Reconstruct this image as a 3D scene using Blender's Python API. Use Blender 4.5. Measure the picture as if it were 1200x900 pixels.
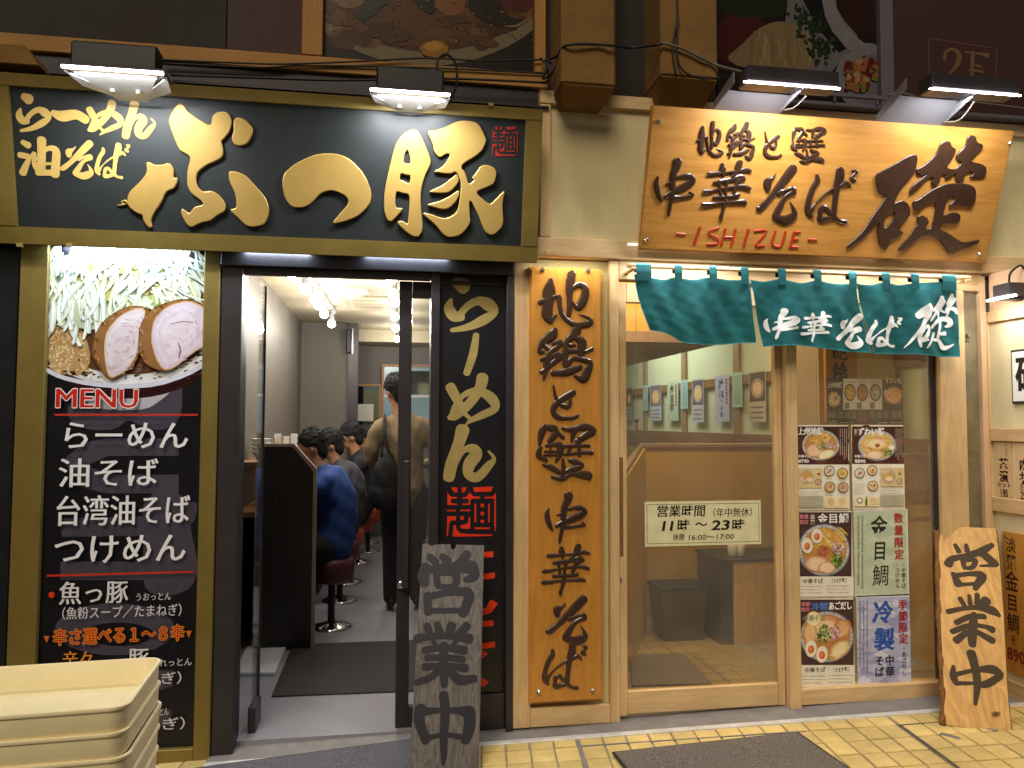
import bpy, bmesh, math, random
import numpy as np
from mathutils import Vector, Matrix
R=math.radians
for o in list(bpy.data.objects): bpy.data.objects.remove(o)
SC=bpy.context.scene; COL=SC.collection
# ------------------------------------------------------------------ camera
PIT,YAW,ROL=R(2.852),R(9.114),R(.1765); FPX=900.0
_f=Vector((math.sin(YAW)*math.cos(PIT),math.cos(YAW)*math.cos(PIT),math.sin(PIT)))
_r=Vector((math.cos(YAW),-math.sin(YAW),0)); _u=_r.cross(_f)
CR=_r*math.cos(ROL)+_u*math.sin(ROL); CU=-_r*math.sin(ROL)+_u*math.cos(ROL); CF=_f
CAM=Vector((0,-3.8,1.5))
cd=bpy.data.cameras.new('camera'); cam=bpy.data.objects.new('camera',cd); COL.objects.link(cam)
cd.sensor_width=36; cd.sensor_fit='HORIZONTAL'; cd.lens=36*FPX/1200; cd.clip_end=500; cd.clip_start=.05
m=Matrix((CR,CU,-CF)).transposed().to_4x4(); m.translation=CAM; cam.matrix_world=m
SC.camera=cam
SC.render.resolution_x=1024; SC.render.resolution_y=768
# ------------------------------------------------------------------ world, sun, exposure
W=bpy.data.worlds.new('World'); SC.world=W; W.use_nodes=True
nt=W.node_tree; bg=nt.nodes['Background']
sk=nt.nodes.new('ShaderNodeTexSky'); sk.sky_type='NISHITA'; sk.sun_disc=False
SUN_EL,SUN_AZ=R(46),R(200)      # the glow of the lit street behind the camera, high and a little to the left
sk.sun_elevation=SUN_EL; sk.sun_rotation=SUN_AZ
mx=nt.nodes.new('ShaderNodeMix'); mx.data_type='RGBA'; mx.blend_type='MULTIPLY'; mx.inputs[0].default_value=1
mx.inputs[7].default_value=(1,.8,.54,1)
nt.links.new(sk.outputs[0],mx.inputs[6]); nt.links.new(mx.outputs[2],bg.inputs[0]); bg.inputs[1].default_value=.016
sl=bpy.data.lights.new('sun','SUN'); sl.energy=1.25; sl.angle=R(25); sl.color=(1,.87,.68)
so=bpy.data.objects.new('sun',sl); COL.objects.link(so)
sd=Vector((math.sin(SUN_AZ)*math.cos(SUN_EL),math.cos(SUN_AZ)*math.cos(SUN_EL),math.sin(SUN_EL)))
so.rotation_euler=sd.to_track_quat('Z','Y').to_euler(); so.location=(0,-6,6)
SC.view_settings.view_transform='Standard'; SC.view_settings.look='None'
SC.view_settings.exposure=.55; SC.view_settings.gamma=1
SC.cycles.max_bounces=8; SC.cycles.transparent_max_bounces=12; SC.cycles.sample_clamp_indirect=4
# ------------------------------------------------------------------ helpers
def lin(h,a=1):
    if isinstance(h,str):
        h=h.lstrip('#'); c=[int(h[i:i+2],16)/255 for i in (0,2,4)]
    else: c=h
    return tuple((x/12.92 if x<=.04045 else ((x+.055)/1.055)**2.4) for x in c)+(a,)
def ray(x,y): return CR*(x-600)+CU*(450-y)+CF*FPX
def at(x,y,Y=0):
    d=ray(x,y); return CAM+d*((Y-CAM.y)/d.y)
GS=.021
def gz(x): return -.03+GS*x
def atg(x,y,dz=0):
    d=ray(x,y); n=Vector((-GS,0,1)); return CAM+d*((-.03+dz-CAM.dot(n))/d.dot(n))
class Pl:
    def __init__(s,O,u=(1,0,0),v=(0,0,1),disp=None):
        s.O=Vector(O); s.u=Vector(u).normalized(); s.v=Vector(v).normalized(); s.n=s.u.cross(s.v); s.disp=disp
    def ab(s,x,y):
        d=ray(x,y); t=(s.O-CAM).dot(s.n)/d.dot(s.n); p=CAM+d*t-s.O; return (p.dot(s.u),p.dot(s.v))
    def w(s,a,b,h=0):
        p=s.O+s.u*a+s.v*b+s.n*h
        if s.disp: p=p+s.n*s.disp(a,b)
        return p
def zm(x0,y0,sc): return lambda pts:[(x0+p[0]/sc,y0+p[1]/sc) for p in pts]
def cat(pts,n=5):
    P=[pts[0]]+list(pts)+[pts[-1]]; out=[]
    for i in range(1,len(P)-2):
        p0,p1,p2,p3=[np.array(q,float) for q in P[i-1:i+3]]
        for k in range(n):
            t=k/n; out.append(.5*((2*p1)+(-p0+p2)*t+(2*p0-5*p1+4*p2-p3)*t*t+(-p0+3*p1-3*p2+p3)*t**3))
    out.append(np.array(pts[-1],float)); return out
def chaikin(pts,it=1):
    for _ in range(it):
        o=[]
        for i in range(len(pts)):
            a,b=pts[i],pts[(i+1)%len(pts)]
            o+= [(a[0]*.78+b[0]*.22,a[1]*.78+b[1]*.22),(a[0]*.22+b[0]*.78,a[1]*.22+b[1]*.78)]
        pts=o
    return pts
def clipr(pts,rc):
    x0,y0,x1,y1=rc
    for ax,lim,sg in ((0,x0,1),(0,x1,-1),(1,y0,1),(1,y1,-1)):
        if not pts: return pts
        o=[]
        for i in range(len(pts)):
            a,b=pts[i-1],pts[i]; da=(a[ax]-lim)*sg; db=(b[ax]-lim)*sg
            if (da<0)!=(db<0):
                t=da/(da-db); o.append((a[0]+(b[0]-a[0])*t,a[1]+(b[1]-a[1])*t))
            if db>=0: o.append(b)
        pts=o
    return pts
_tc={}
def glyph(body,off=0.0):
    k=(body,off)
    if k in _tc: return _tc[k]
    c=bpy.data.curves.new('t','FONT'); c.body=body; c.offset=off; c.resolution_u=2
    o=bpy.data.objects.new('t',c); COL.objects.link(o)
    bpy.context.view_layer.update()
    me=o.to_mesh(); V=[(v.co.x,v.co.y) for v in me.vertices]; Fs=[tuple(p.vertices) for p in me.polygons]
    o.to_mesh_clear(); bpy.data.objects.remove(o); bpy.data.curves.remove(c)
    _tc[k]=(V,Fs); return _tc[k]
# ---- objects
WL={}
def thing(name,label,cat_,loc,group=None):
    o=bpy.data.objects.new(name,None); COL.objects.link(o); o.empty_display_size=.1
    o.location=loc; o['label']=label; o['category']=cat_
    if group: o['group']=group
    WL[o.name]=Vector(loc); return o
def tag(o,label,cat_,group=None):
    o['label']=label; o['category']=cat_
    if group: o['group']=group
    return o
def link(name,me,mat=None,parent=None,kind=None,smooth=False,label=None,loc=None):
    me.name=name
    o=bpy.data.objects.new(name,me); COL.objects.link(o)
    if mat is not None:
        me.materials.clear()
        for mm in (mat if isinstance(mat,(list,tuple)) else [mat]): me.materials.append(mm)
    if parent is not None:
        base=WL[parent.name]; me.transform(Matrix.Translation(-base)); o.parent=parent; WL[o.name]=base
    elif loc is not None:
        me.transform(Matrix.Translation(-Vector(loc))); o.location=loc; WL[o.name]=Vector(loc)
    else: WL[o.name]=Vector((0,0,0))
    if kind: o['kind']=kind
    if label: o['label']=label
    if smooth:
        me.polygons.foreach_set('use_smooth',[True]*len(me.polygons))
    return o
def bmo(name,bm,mat,parent=None,kind=None,smooth=False,label=None,loc=None):
    bmesh.ops.recalc_face_normals(bm,faces=bm.faces)
    me=bpy.data.meshes.new(name); bm.to_mesh(me); bm.free()
    return link(name,me,mat,parent,kind,smooth,label,loc)
def bxb(x0,x1,y0,y1,z0,z1,bev=.002,bm=None):
    bm=bm or bmesh.new()
    g=bmesh.ops.create_cube(bm,size=1); vs=g['verts']
    for v in vs:
        v.co=Vector(((x0+x1)/2+v.co.x*(x1-x0),(y0+y1)/2+v.co.y*(y1-y0),(z0+z1)/2+v.co.z*(z1-z0)))
    if bev:
        es={e for v in vs for e in v.link_edges}
        bmesh.ops.bevel(bm,geom=list(es),offset=bev,segments=1,affect='EDGES')
    return bm
def box(name,x0,x1,y0,y1,z0,z1,mat,parent=None,bev=.002,**k):
    return bmo(name,bxb(x0,x1,y0,y1,z0,z1,bev),mat,parent,**k)
def hexa(name,pts,mat,parent=None,bev=.002,bm=None,**k):
    """8 points: bottom ring 4, top ring 4"""
    own=bm is None; bm=bm or bmesh.new(); v=[bm.verts.new(p) for p in pts]
    fs=[bm.faces.new([v[i] for i in q]) for q in ((3,2,1,0),(4,5,6,7),(0,1,5,4),(1,2,6,5),(2,3,7,6),(3,0,4,7))]
    if bev: bmesh.ops.bevel(bm,geom=list({e for f in fs for e in f.edges}),offset=bev,segments=1,affect='EDGES')
    if own: return bmo(name,bm,mat,parent,**k)
def prism(name,pl,loop,h0,h1,mat,parent=None,bev=0,bm=None,**k):
    own=bm is None; bm=bm or bmesh.new()
    a=[bm.verts.new(pl.w(p[0],p[1],h0)) for p in loop]; b=[bm.verts.new(pl.w(p[0],p[1],h1)) for p in loop]
    n=len(loop); bm.faces.new(a[::-1]); top=bm.faces.new(b)
    for i in range(n): bm.faces.new((a[i],a[(i+1)%n],b[(i+1)%n],b[i]))
    if bev: bmesh.ops.bevel(bm,geom=list(top.edges),offset=bev,segments=2,affect='EDGES')
    if own: return bmo(name,bm,mat,parent,**k)
def tube(bm,pts,r,seg=8,caps=True):
    rings=[]; pts=[Vector(p) for p in pts]
    rr=r if isinstance(r,(list,tuple)) else [r]*len(pts)
    pa=None
    for i,p in enumerate(pts):
        t=(pts[min(i+1,len(pts)-1)]-pts[max(i-1,0)]).normalized()
        if t.length<1e-6: t=Vector((0,0,1))
        if pa is None:
            a=t.cross(Vector((0,0,1)))
            if a.length<.05: a=t.cross(Vector((0,1,0)))
        else:
            a=pa-t*pa.dot(t)
            if a.length<.05: a=t.orthogonal()
        a.normalize(); pa=a; b=t.cross(a)
        rings.append([bm.verts.new(p+(a*math.cos(2*math.pi*k/seg)+b*math.sin(2*math.pi*k/seg))*rr[i]) for k in range(seg)])
    for A,B in zip(rings,rings[1:]):
        for k in range(seg): bm.faces.new((A[k],A[(k+1)%seg],B[(k+1)%seg],B[k]))
    if caps: bm.faces.new(rings[0][::-1]); bm.faces.new(rings[-1])
    return bm
def lathe(bm,c,prof,seg=20):
    c=Vector(c); rings=[]
    for r,z in prof:
        rings.append([bm.verts.new(c+Vector((r*math.cos(2*math.pi*k/seg),r*math.sin(2*math.pi*k/seg),z))) for k in range(seg)])
    for A,B in zip(rings,rings[1:]):
        for k in range(seg): bm.faces.new((A[k],A[(k+1)%seg],B[(k+1)%seg],B[k]))
    bm.faces.new(rings[0][::-1]); bm.faces.new(rings[-1]); return bm
def curve_pts(pts,n=6): return [Vector(p) for p in cat([tuple(p) for p in pts],n)]
def dup(root,loc,label=None,group=None,rotz=None):
    r=root.copy(); COL.objects.link(r); r.location=loc; WL[r.name]=Vector(loc)
    if rotz is not None: r.rotation_euler=(0,0,rotz)
    if label: r['label']=label
    if group: r['group']=group
    for ch in list(root.children):
        c=ch.copy(); COL.objects.link(c); c.parent=r; WL[c.name]=Vector(loc)
        for g in list(ch.children):
            d=g.copy(); COL.objects.link(d); d.parent=c
    return r
# ---- materials
def mat(name,col,rough=.6,metal=0,var=.0,vs=6,bump=0,bs=60,spec=.5,em=None,es=0,dirt=0,col2=None,coat=0,stretch=(1,1,1),obj=True):
    m=bpy.data.materials.new(name); m.use_nodes=True; t=m.node_tree; b=t.nodes['Principled BSDF']
    c=lin(col); b.inputs['Base Color'].default_value=c; b.inputs['Roughness'].default_value=rough
    b.inputs['Metallic'].default_value=metal; b.inputs['Specular IOR Level'].default_value=spec
    if coat: b.inputs['Coat Weight'].default_value=coat; b.inputs['Coat Roughness'].default_value=.15
    if var or bump or col2 or dirt:
        tc=t.nodes.new('ShaderNodeTexCoord'); mp=t.nodes.new('ShaderNodeMapping'); mp.inputs[3].default_value=stretch
        t.links.new(tc.outputs['Object'],mp.inputs[0])
    if var or col2:
        n=t.nodes.new('ShaderNodeTexNoise'); n.inputs['Scale'].default_value=vs; n.inputs['Detail'].default_value=6; n.inputs['Roughness'].default_value=.65
        t.links.new(mp.outputs[0],n.inputs['Vector'])
        rp=t.nodes.new('ShaderNodeValToRGB'); rp.color_ramp.elements[0].position=.3; rp.color_ramp.elements[1].position=.7
        c2=lin(col2) if col2 else tuple(min(1,x*(1+var)) for x in c[:3])+(1,)
        c1=c if col2 else tuple(x*(1-var) for x in c[:3])+(1,)
        rp.color_ramp.elements[0].color=c1; rp.color_ramp.elements[1].color=c2
        t.links.new(n.outputs[0],rp.inputs[0]); t.links.new(rp.outputs[0],b.inputs['Base Color'])
        rr=t.nodes.new('ShaderNodeMapRange'); rr.inputs[3].default_value=max(0,rough-.1); rr.inputs[4].default_value=min(1,rough+.12)
        t.links.new(n.outputs[0],rr.inputs[0]); t.links.new(rr.outputs[0],b.inputs['Roughness'])
    if bump:
        n2=t.nodes.new('ShaderNodeTexNoise'); n2.inputs['Scale'].default_value=bs; n2.inputs['Detail'].default_value=4
        t.links.new(mp.outputs[0],n2.inputs['Vector'])
        bp=t.nodes.new('ShaderNodeBump'); bp.inputs['Strength'].default_value=min(1,bump); bp.inputs['Distance'].default_value=.004
        t.links.new(n2.outputs[0],bp.inputs['Height']); t.links.new(bp.outputs[0],b.inputs['Normal'])
    if em: b.inputs['Emission Color'].default_value=lin(em); b.inputs['Emission Strength'].default_value=es
    return m
def wood(name,c1,c2,axis='x',sc=1.0,rough=.5,ring=.5,bump=.15,coat=0,dark=None):
    m=bpy.data.materials.new(name); m.use_nodes=True; t=m.node_tree; b=t.nodes['Principled BSDF']; L=t.links.new
    tc=t.nodes.new('ShaderNodeTexCoord'); mp=t.nodes.new('ShaderNodeMapping')
    s={'x':(1.2,9,14),'z':(14,9,1.2),'y':(14,1.2,9)}[axis]; mp.inputs[3].default_value=tuple(q*sc for q in s)
    L(tc.outputs['Object'],mp.inputs[0])
    n=t.nodes.new('ShaderNodeTexNoise'); n.inputs['Scale'].default_value=1.1; n.inputs['Detail'].default_value=2; n.inputs['Distortion'].default_value=.6
    L(mp.outputs[0],n.inputs['Vector'])
    mu=t.nodes.new('ShaderNodeMath'); mu.operation='MULTIPLY'; mu.inputs[1].default_value=9; L(n.outputs[0],mu.inputs[0])
    si=t.nodes.new('ShaderNodeMath'); si.operation='PINGPONG'; si.inputs[1].default_value=1; L(mu.outputs[0],si.inputs[0])
    n2=t.nodes.new('ShaderNodeTexNoise'); n2.inputs['Scale'].default_value=7; n2.inputs['Detail'].default_value=6; n2.inputs['Roughness'].default_value=.7
    L(mp.outputs[0],n2.inputs['Vector'])
    mixf=t.nodes.new('ShaderNodeMix'); mixf.data_type='FLOAT'; mixf.inputs[0].default_value=ring
    L(n2.outputs[0],mixf.inputs[2]); L(si.outputs[0],mixf.inputs[3])
    rp=t.nodes.new('ShaderNodeValToRGB'); rp.color_ramp.elements[0].position=.15; rp.color_ramp.elements[0].color=lin(c1); rp.color_ramp.elements[1].position=.8; rp.color_ramp.elements[1].color=lin(c2)
    L(mixf.outputs[0],rp.inputs[0])
    n3=t.nodes.new('ShaderNodeTexNoise'); n3.inputs['Scale'].default_value=2.2; n3.inputs['Detail'].default_value=3; L(tc.outputs['Object'],n3.inputs['Vector'])
    mr=t.nodes.new('ShaderNodeMapRange'); mr.inputs[1].default_value=.35; mr.inputs[2].default_value=.7; mr.inputs[3].default_value=1.06; mr.inputs[4].default_value=.84; L(n3.outputs[0],mr.inputs[0])
    vm=t.nodes.new('ShaderNodeVectorMath'); vm.operation='SCALE'; L(rp.outputs[0],vm.inputs[0]); L(mr.outputs[0],vm.inputs[3])
    L(vm.outputs[0],b.inputs['Base Color'])
    b.inputs['Roughness'].default_value=rough
    if coat: b.inputs['Coat Weight'].default_value=coat; b.inputs['Coat Roughness'].default_value=.2
    bp=t.nodes.new('ShaderNodeBump'); bp.inputs['Strength'].default_value=bump; bp.inputs['Distance'].default_value=.002
    L(mixf.outputs[0],bp.inputs['Height']); L(bp.outputs[0],b.inputs['Normal'])
    return m
def glass(name,tint='ffffff',refl=1.0,base=.04,dust_haze=.0):
    m=bpy.data.materials.new(name); m.use_nodes=True; t=m.node_tree; t.nodes.clear(); L=t.links.new
    out=t.nodes.new('ShaderNodeOutputMaterial'); tr=t.nodes.new('ShaderNodeBsdfTransparent'); gl=t.nodes.new('ShaderNodeBsdfGlossy')
    tr.inputs[0].default_value=lin(tint); gl.inputs['Roughness'].default_value=.02; gl.inputs[0].default_value=(refl,refl,refl,1)
    fr=t.nodes.new('ShaderNodeFresnel'); ge=t.nodes.new('ShaderNodeNewGeometry'); io=t.nodes.new('ShaderNodeMapRange'); io.inputs[3].default_value=1.5; io.inputs[4].default_value=1/1.5; L(ge.outputs['Backfacing'],io.inputs[0]); L(io.outputs[0],fr.inputs[0])
    mx=t.nodes.new('ShaderNodeMixShader'); L(fr.outputs[0],mx.inputs[0]); L(tr.outputs[0],mx.inputs[1]); L(gl.outputs[0],mx.inputs[2])
    if dust_haze:
        df=t.nodes.new('ShaderNodeBsdfDiffuse'); df.inputs[0].default_value=(.7,.68,.62,1)
        n=t.nodes.new('ShaderNodeTexNoise'); n.inputs['Scale'].default_value=3; n.inputs['Detail'].default_value=8
        tc=t.nodes.new('ShaderNodeTexCoord'); L(tc.outputs['Object'],n.inputs['Vector'])
        mr=t.nodes.new('ShaderNodeMapRange'); mr.inputs[3].default_value=0; mr.inputs[4].default_value=dust_haze*2; L(n.outputs[0],mr.inputs[0])
        m2=t.nodes.new('ShaderNodeMixShader'); L(mr.outputs[0],m2.inputs[0]); L(mx.outputs[0],m2.inputs[1]); L(df.outputs[0],m2.inputs[2]); L(m2.outputs[0],out.inputs[0])
    else: L(mx.outputs[0],out.inputs[0])
    return m
def emis(name,col,s):
    m=bpy.data.materials.new(name); m.use_nodes=True; t=m.node_tree; b=t.nodes['Principled BSDF']
    b.inputs['Base Color'].default_value=(.8,.8,.8,1); b.inputs['Emission Color'].default_value=lin(col); b.inputs['Emission Strength'].default_value=s
    return m
def printmat(name,rough=.45,spec=.5):
    m=bpy.data.materials.new(name); m.use_nodes=True; t=m.node_tree; b=t.nodes['Principled BSDF']
    a=t.nodes.new('ShaderNodeAttribute'); a.attribute_name='ink'
    n=t.nodes.new('ShaderNodeTexNoise'); n.inputs['Scale'].default_value=18; n.inputs['Detail'].default_value=5
    tc=t.nodes.new('ShaderNodeTexCoord'); t.links.new(tc.outputs['Object'],n.inputs['Vector'])
    mr=t.nodes.new('ShaderNodeMapRange'); mr.inputs[1].default_value=.3; mr.inputs[2].default_value=.7; mr.inputs[3].default_value=.88; mr.inputs[4].default_value=1.05; t.links.new(n.outputs[0],mr.inputs[0])
    vm=t.nodes.new('ShaderNodeVectorMath'); vm.operation='SCALE'; t.links.new(a.outputs['Color'],vm.inputs[0]); t.links.new(mr.outputs[0],vm.inputs[3])
    t.links.new(vm.outputs[0],b.inputs['Base Color'])
    b.inputs['Roughness'].default_value=rough; b.inputs['Specular IOR Level'].default_value=spec
    return m
M={}
M['print']=printmat('printed_paper',.5,.3); M['gprint']=printmat('glossy_print',.32,.3)
M['cprint']=printmat('cloth_print',.85,.2)
# ---- flat print: coloured pieces stacked a few hundredths of a millimetre apart
class Print:
    def __init__(s,pl,clip=None,h=0.0004,eps=4e-5,dim=1.0):
        s.pl=pl; s.V=[]; s.F=[]; s.C=[]; s.dim=dim; s.clip=clip; s.h=h; s.eps=eps; s.cyc=0
    def up(s):
        if s.cyc:
            s.ci=(s.ci+1)%s.cyc; s.h=s.cb+s.eps*s.ci
        else: s.h+=s.eps
    def cycle(s,n):
        if n: s.cb=s.h+s.eps; s.cyc=n; s.ci=0
        else: s.h=s.cb+s.eps*(s.cyc+1); s.cyc=0
    def poly(s,pts,col,px=True,z=None,smooth=0):
        if z: pts=z(pts)
        q=[s.pl.ab(*p) for p in pts] if px else list(pts)
        if smooth: q=chaikin(q,smooth)
        if s.clip: q=clipr(q,s.clip)
        if len(q)<3: return s
        s.up(); i=len(s.V); s.V+=[s.pl.w(a,b,s.h) for a,b in q]; s.F.append(tuple(range(i,i+len(q)))); s.C.append(lin(col)); return s
    def rect(s,x0,y0,x1,y1,col,z=None): return s.poly([(x0,y0),(x1,y0),(x1,y1),(x0,y1)],col,z=z)
    def ell(s,cx,cy,rx,ry,col,n=22,rot=0,z=None,j=0,rnd=None):
        c,d=math.cos(rot),math.sin(rot); pts=[]
        for k in range(n):
            t=2*math.pi*k/n; f=1+(rnd.uniform(-j,j) if j else 0)
            x,y=rx*f*math.cos(t),ry*f*math.sin(t); pts.append((cx+x*c-y*d,cy+x*d+y*c))
        return s.poly(pts,col,z=z)
    def stroke(s,pts,col,px=True,n=4,z=None,k=1.0):
        """pts (x,y,w)"""
        if z:
            q0=z([(0,0),(1,0)]); sc=q0[1][0]-q0[0][0]
            pts=[z([(p[0],p[1])])[0]+(p[2]*sc,) for p in pts]
        if px:
            o=[]
            for x,y,w in pts:
                a=s.pl.ab(x,y); b=s.pl.ab(x,y+1); o.append((a[0],a[1],w*math.hypot(b[0]-a[0],b[1]-a[1])))
            pts=o
        S=ribbon(pts,n,k); s.up(); col=lin(col)
        base=s.h
        for i,(l,r) in enumerate(S):
            hh=base+i*1.2e-6
            s.V+=[s.pl.w(l[0],l[1],hh),s.pl.w(r[0],r[1],hh)]
            if i: 
                j=len(s.V)-4; s.F.append((j,j+1,j+3,j+2)); s.C.append(col)
        return s
    def text(s,body,a,b,size,col,off=0.0,sx=1.0,vertical=False,shear=0,pitch=1.05,mincho=0,px=None,center=False,rot=0):
        """a,b = top-left in plane coordinates (or px=(x,y) photo position); size = glyph height in m"""
        if px: a,b=s.pl.ab(*px)
        gap=0
        parts=[body] if not vertical else list(body)
        yy=b
        for ch in parts:
            dxs=[0] if not mincho else [-mincho,0,mincho]
            for dx in dxs:
                V,Fs=glyph(ch,off)
                if not V: continue
                x0=min(v[0] for v in V); y1=.84
                s.up(); i=len(s.V); cx=(max(v[0] for v in V)+x0)/2
                for (x,y) in V:
                    xx=((x-(cx if (vertical or center) else 0))*sx+dx+shear*(y-.4))*size; y2=(y-y1)*size
                    if rot: xx,y2=xx*math.cos(rot)-y2*math.sin(rot),xx*math.sin(rot)+y2*math.cos(rot)
                    s.V.append(s.pl.w(a+xx,yy+y2,s.h))
                for f in Fs: s.F.append(tuple(q+i for q in f)); s.C.append(lin(col))
            yy-=size*pitch
        return s
    def glyphs(s,G,name,box,col,k=1.0,px=True):
        """brush glyph fitted in box (x0,y0,x1,y1)"""
        for kind,data in fit(G,name,box):
            if kind=='s': s.stroke(data,col,px=px,k=k)
            else: s.poly(data,col,px=px,smooth=1)
        return s
    def build(s,name,mat,parent=None,**k):
        me=bpy.data.meshes.new(name); me.from_pydata([tuple(v) for v in s.V],[],s.F)
        at_=me.color_attributes.new('ink','FLOAT_COLOR','CORNER'); a=[]
        for f,c in zip(s.F,s.C): a+=list(c)*len(f)
        at_.data.foreach_set('color',[x*s.dim if i%4<3 else x for i,x in enumerate(a)])  # dim darkens the inks, painting night shade into them
        return link(name,me,mat,parent,**k)
def ribbon(pts,n=4,k=1.0):
    S=cat(pts,n) if len(pts)>1 else [np.array(pts[0],float)]*2
    N=len(S); out=[]; T=[]
    for i in range(N):
        d=S[min(i+1,N-1)][:2]-S[max(i-1,0)][:2]; L=np.hypot(*d); T.append(d/L if L>1e-9 else np.array([1.,0]))
    def pr(c,t,w): nrm=np.array([-t[1],t[0]]); return ((c+nrm*w/2),(c-nrm*w/2))
    w0=max(0,S[0][2])*k; w1=max(0,S[-1][2])*k
    for a,f in ((.42,.25),(.34,.66),(.2,.9)): out.append(pr(S[0][:2]-T[0]*w0*a,T[0],w0*f))
    for i in range(N): out.append(pr(S[i][:2],T[i],max(0,S[i][2])*k))
    for a,f in ((.2,.9),(.34,.66),(.42,.25)): out.append(pr(S[-1][:2]+T[-1]*w1*a,T[-1],w1*f))
    return out
def fit(G,name,box):
    g=G[name]; xs=[];ys=[]
    for kind,d in g:
        for p in d: xs.append(p[0]); ys.append(p[1])
    x0,x1,y0,y1=min(xs),max(xs),min(ys),max(ys); X0,Y0,X1,Y1=box
    fx=(X1-X0)/(x1-x0); fy=(Y1-Y0)/(y1-y0); out=[]
    for kind,d in g:
        if kind=='s': out.append((kind,[(X0+(p[0]-x0)*fx,Y0+(p[1]-y0)*fy,p[2]*(min(abs(fx),abs(fy)) if max(fx,fy)>2.5*min(fx,fy) else (abs(fx)+abs(fy))/2)) for p in d]))
        else: out.append((kind,[(X0+(p[0]-x0)*fx,Y0+(p[1]-y0)*fy) for p in d]))
    return out
def px2ab(pl,kind,d):
    if kind=='s':
        o=[]
        for x,y,w in d:
            a=pl.ab(x,y); b=pl.ab(x,y+1); o.append((a[0],a[1],w*math.hypot(b[0]-a[0],b[1]-a[1])))
        return o
    return [pl.ab(*p) for p in d]
def raised(pl,items,h,mat,name,parent,holes=(),dome=.55,base=0.0,k=1.0,label=None):
    """one raised character: strokes as domed ribbons, outlines as bevelled slabs (photo px)"""
    bm=bmesh.new(); outl=[]
    li=0
    for kind,d in items:
        d=px2ab(pl,kind,d)
        if kind=='s':
            S=ribbon(d,4,k); rows=[]; li+=1
            for i,(l,r) in enumerate(S):
                w=math.hypot(l[0]-r[0],l[1]-r[1]); hh=h+li*2e-5
                row=[]
                for f,q in ((0,0),(.02,.62),(.2,.93),(.5,1),(.8,.93),(.98,.62),(1,0)):
                    p=l*(1-f)+r*f; row.append(bm.verts.new(pl.w(p[0],p[1],base+hh*q*(min(1,(w/(.9*h)))**.5 if w>1e-6 else .1))))
                rows.append(row)
            for A,B in zip(rows,rows[1:]):
                for j in range(6): bm.faces.new((A[j],A[j+1],B[j+1],B[j]))
            bm.faces.new(rows[0]); bm.faces.new(rows[-1][::-1])
        else: outl.append(d)
    me=bpy.data.meshes.new(name)
    if outl:
        c=bpy.data.curves.new('o','CURVE'); c.dimensions='2D'; c.fill_mode='BOTH'; bv=h*.28
        c.extrude=h/2-bv; c.bevel_depth=bv; c.bevel_resolution=1; c.offset=-bv
        for lp in outl+[ [pl.ab(*p) for p in hh] for hh in holes]:
            lp=chaikin(lp,2); sp=c.splines.new('POLY'); sp.points.add(len(lp)-1); sp.use_cyclic_u=True
            for i,p in enumerate(lp): sp.points[i].co=(p[0],p[1],0,1)
        o=bpy.data.objects.new('o',c); COL.objects.link(o); bpy.context.view_layer.update()
        m2=o.to_mesh(); mm=Matrix((pl.u,pl.v,pl.n)).transposed().to_4x4(); mm.translation=pl.w(0,0,base+h/2)
        m3=m2.copy(); m3.transform(mm); o.to_mesh_clear(); bpy.data.objects.remove(o); bm.from_mesh(m3); bpy.data.meshes.remove(m3)
    bm.to_mesh(me); bm.free()
    return link(name,me,mat,parent,label=label)
# ------------------------------------------------------------------ brush lettering (strokes x,y,width; outlines x,y)
def S_(*a): return ('s',[tuple(a[i:i+3]) for i in range(0,len(a),3)])
def O_(*a): return ('o',[tuple(a[i:i+2]) for i in range(0,len(a),2)])
G={}
G['中']=[S_(135,290,20,118,350,55,125,430,68,150,520,50,172,565,22),S_(330,130,110,320,190,90,290,270,75,280,380,75,285,450,80,265,560,45,245,690,42,238,725,20),
 S_(320,300,30,400,282,50,450,282,60),S_(462,278,40,485,330,80,440,380,90,370,420,90,300,450,70,210,510,50),S_(290,525,60,380,520,40,450,505,35,490,495,30,455,455,10),S_(215,372,15,260,358,34)]
G['華']=[S_(715,255,50,790,250,50,900,238,30,1040,225,40,1130,205,50,1180,220,40),S_(865,150,50,870,200,85,878,260,55,880,285,20),S_(1060,130,80,1045,180,85,1020,240,60,980,290,55),
 S_(775,350,30,850,340,55,960,320,50,1070,290,70,1110,310,50),S_(1090,310,60,1030,360,55),S_(665,455,50,740,450,45,830,425,25,1000,400,40,1100,395,50,1170,420,50),
 S_(825,340,50,840,400,35,850,500,35),S_(925,330,45,905,420,40,900,520,50,890,600,55,870,680,40,855,740,50,865,775,15),S_(1040,340,60,1010,420,50,990,500,50),
 S_(775,520,40,850,515,40,960,510,45,1040,495,60),S_(655,600,55,730,600,50,850,580,30,1000,572,35,1100,565,55,1130,580,35)]
G['そ']=[S_(240,230,8,210,270,30,170,300,80,170,350,60),S_(385,190,85,330,260,85,260,350,70,180,450,55,110,520,60,85,525,40),S_(270,395,50,330,370,30,385,360,50,390,385,60),
 S_(390,385,50,320,430,40,270,520,60,235,590,65),S_(235,600,50,320,625,85,390,590,75,395,540,40,362,470,8)]
G['ば']=[S_(680,240,35,683,290,55,640,360,55,605,470,55,595,560,60,630,610,40),S_(625,560,50,670,490,18,740,420,22,820,365,25,880,340,30),S_(890,195,80,885,260,90,860,340,75,845,450,55,835,560,55,830,610,45),
 S_(830,610,50,780,630,50,710,640,60,705,600,45,715,540,50,755,530,45,790,570,45,830,610,50,880,650,35,935,660,45),S_(900,330,40,945,305,45,980,340,25),S_(1000,195,20,1035,205,40,1010,240,30,990,265,40,1020,285,35)]
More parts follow.
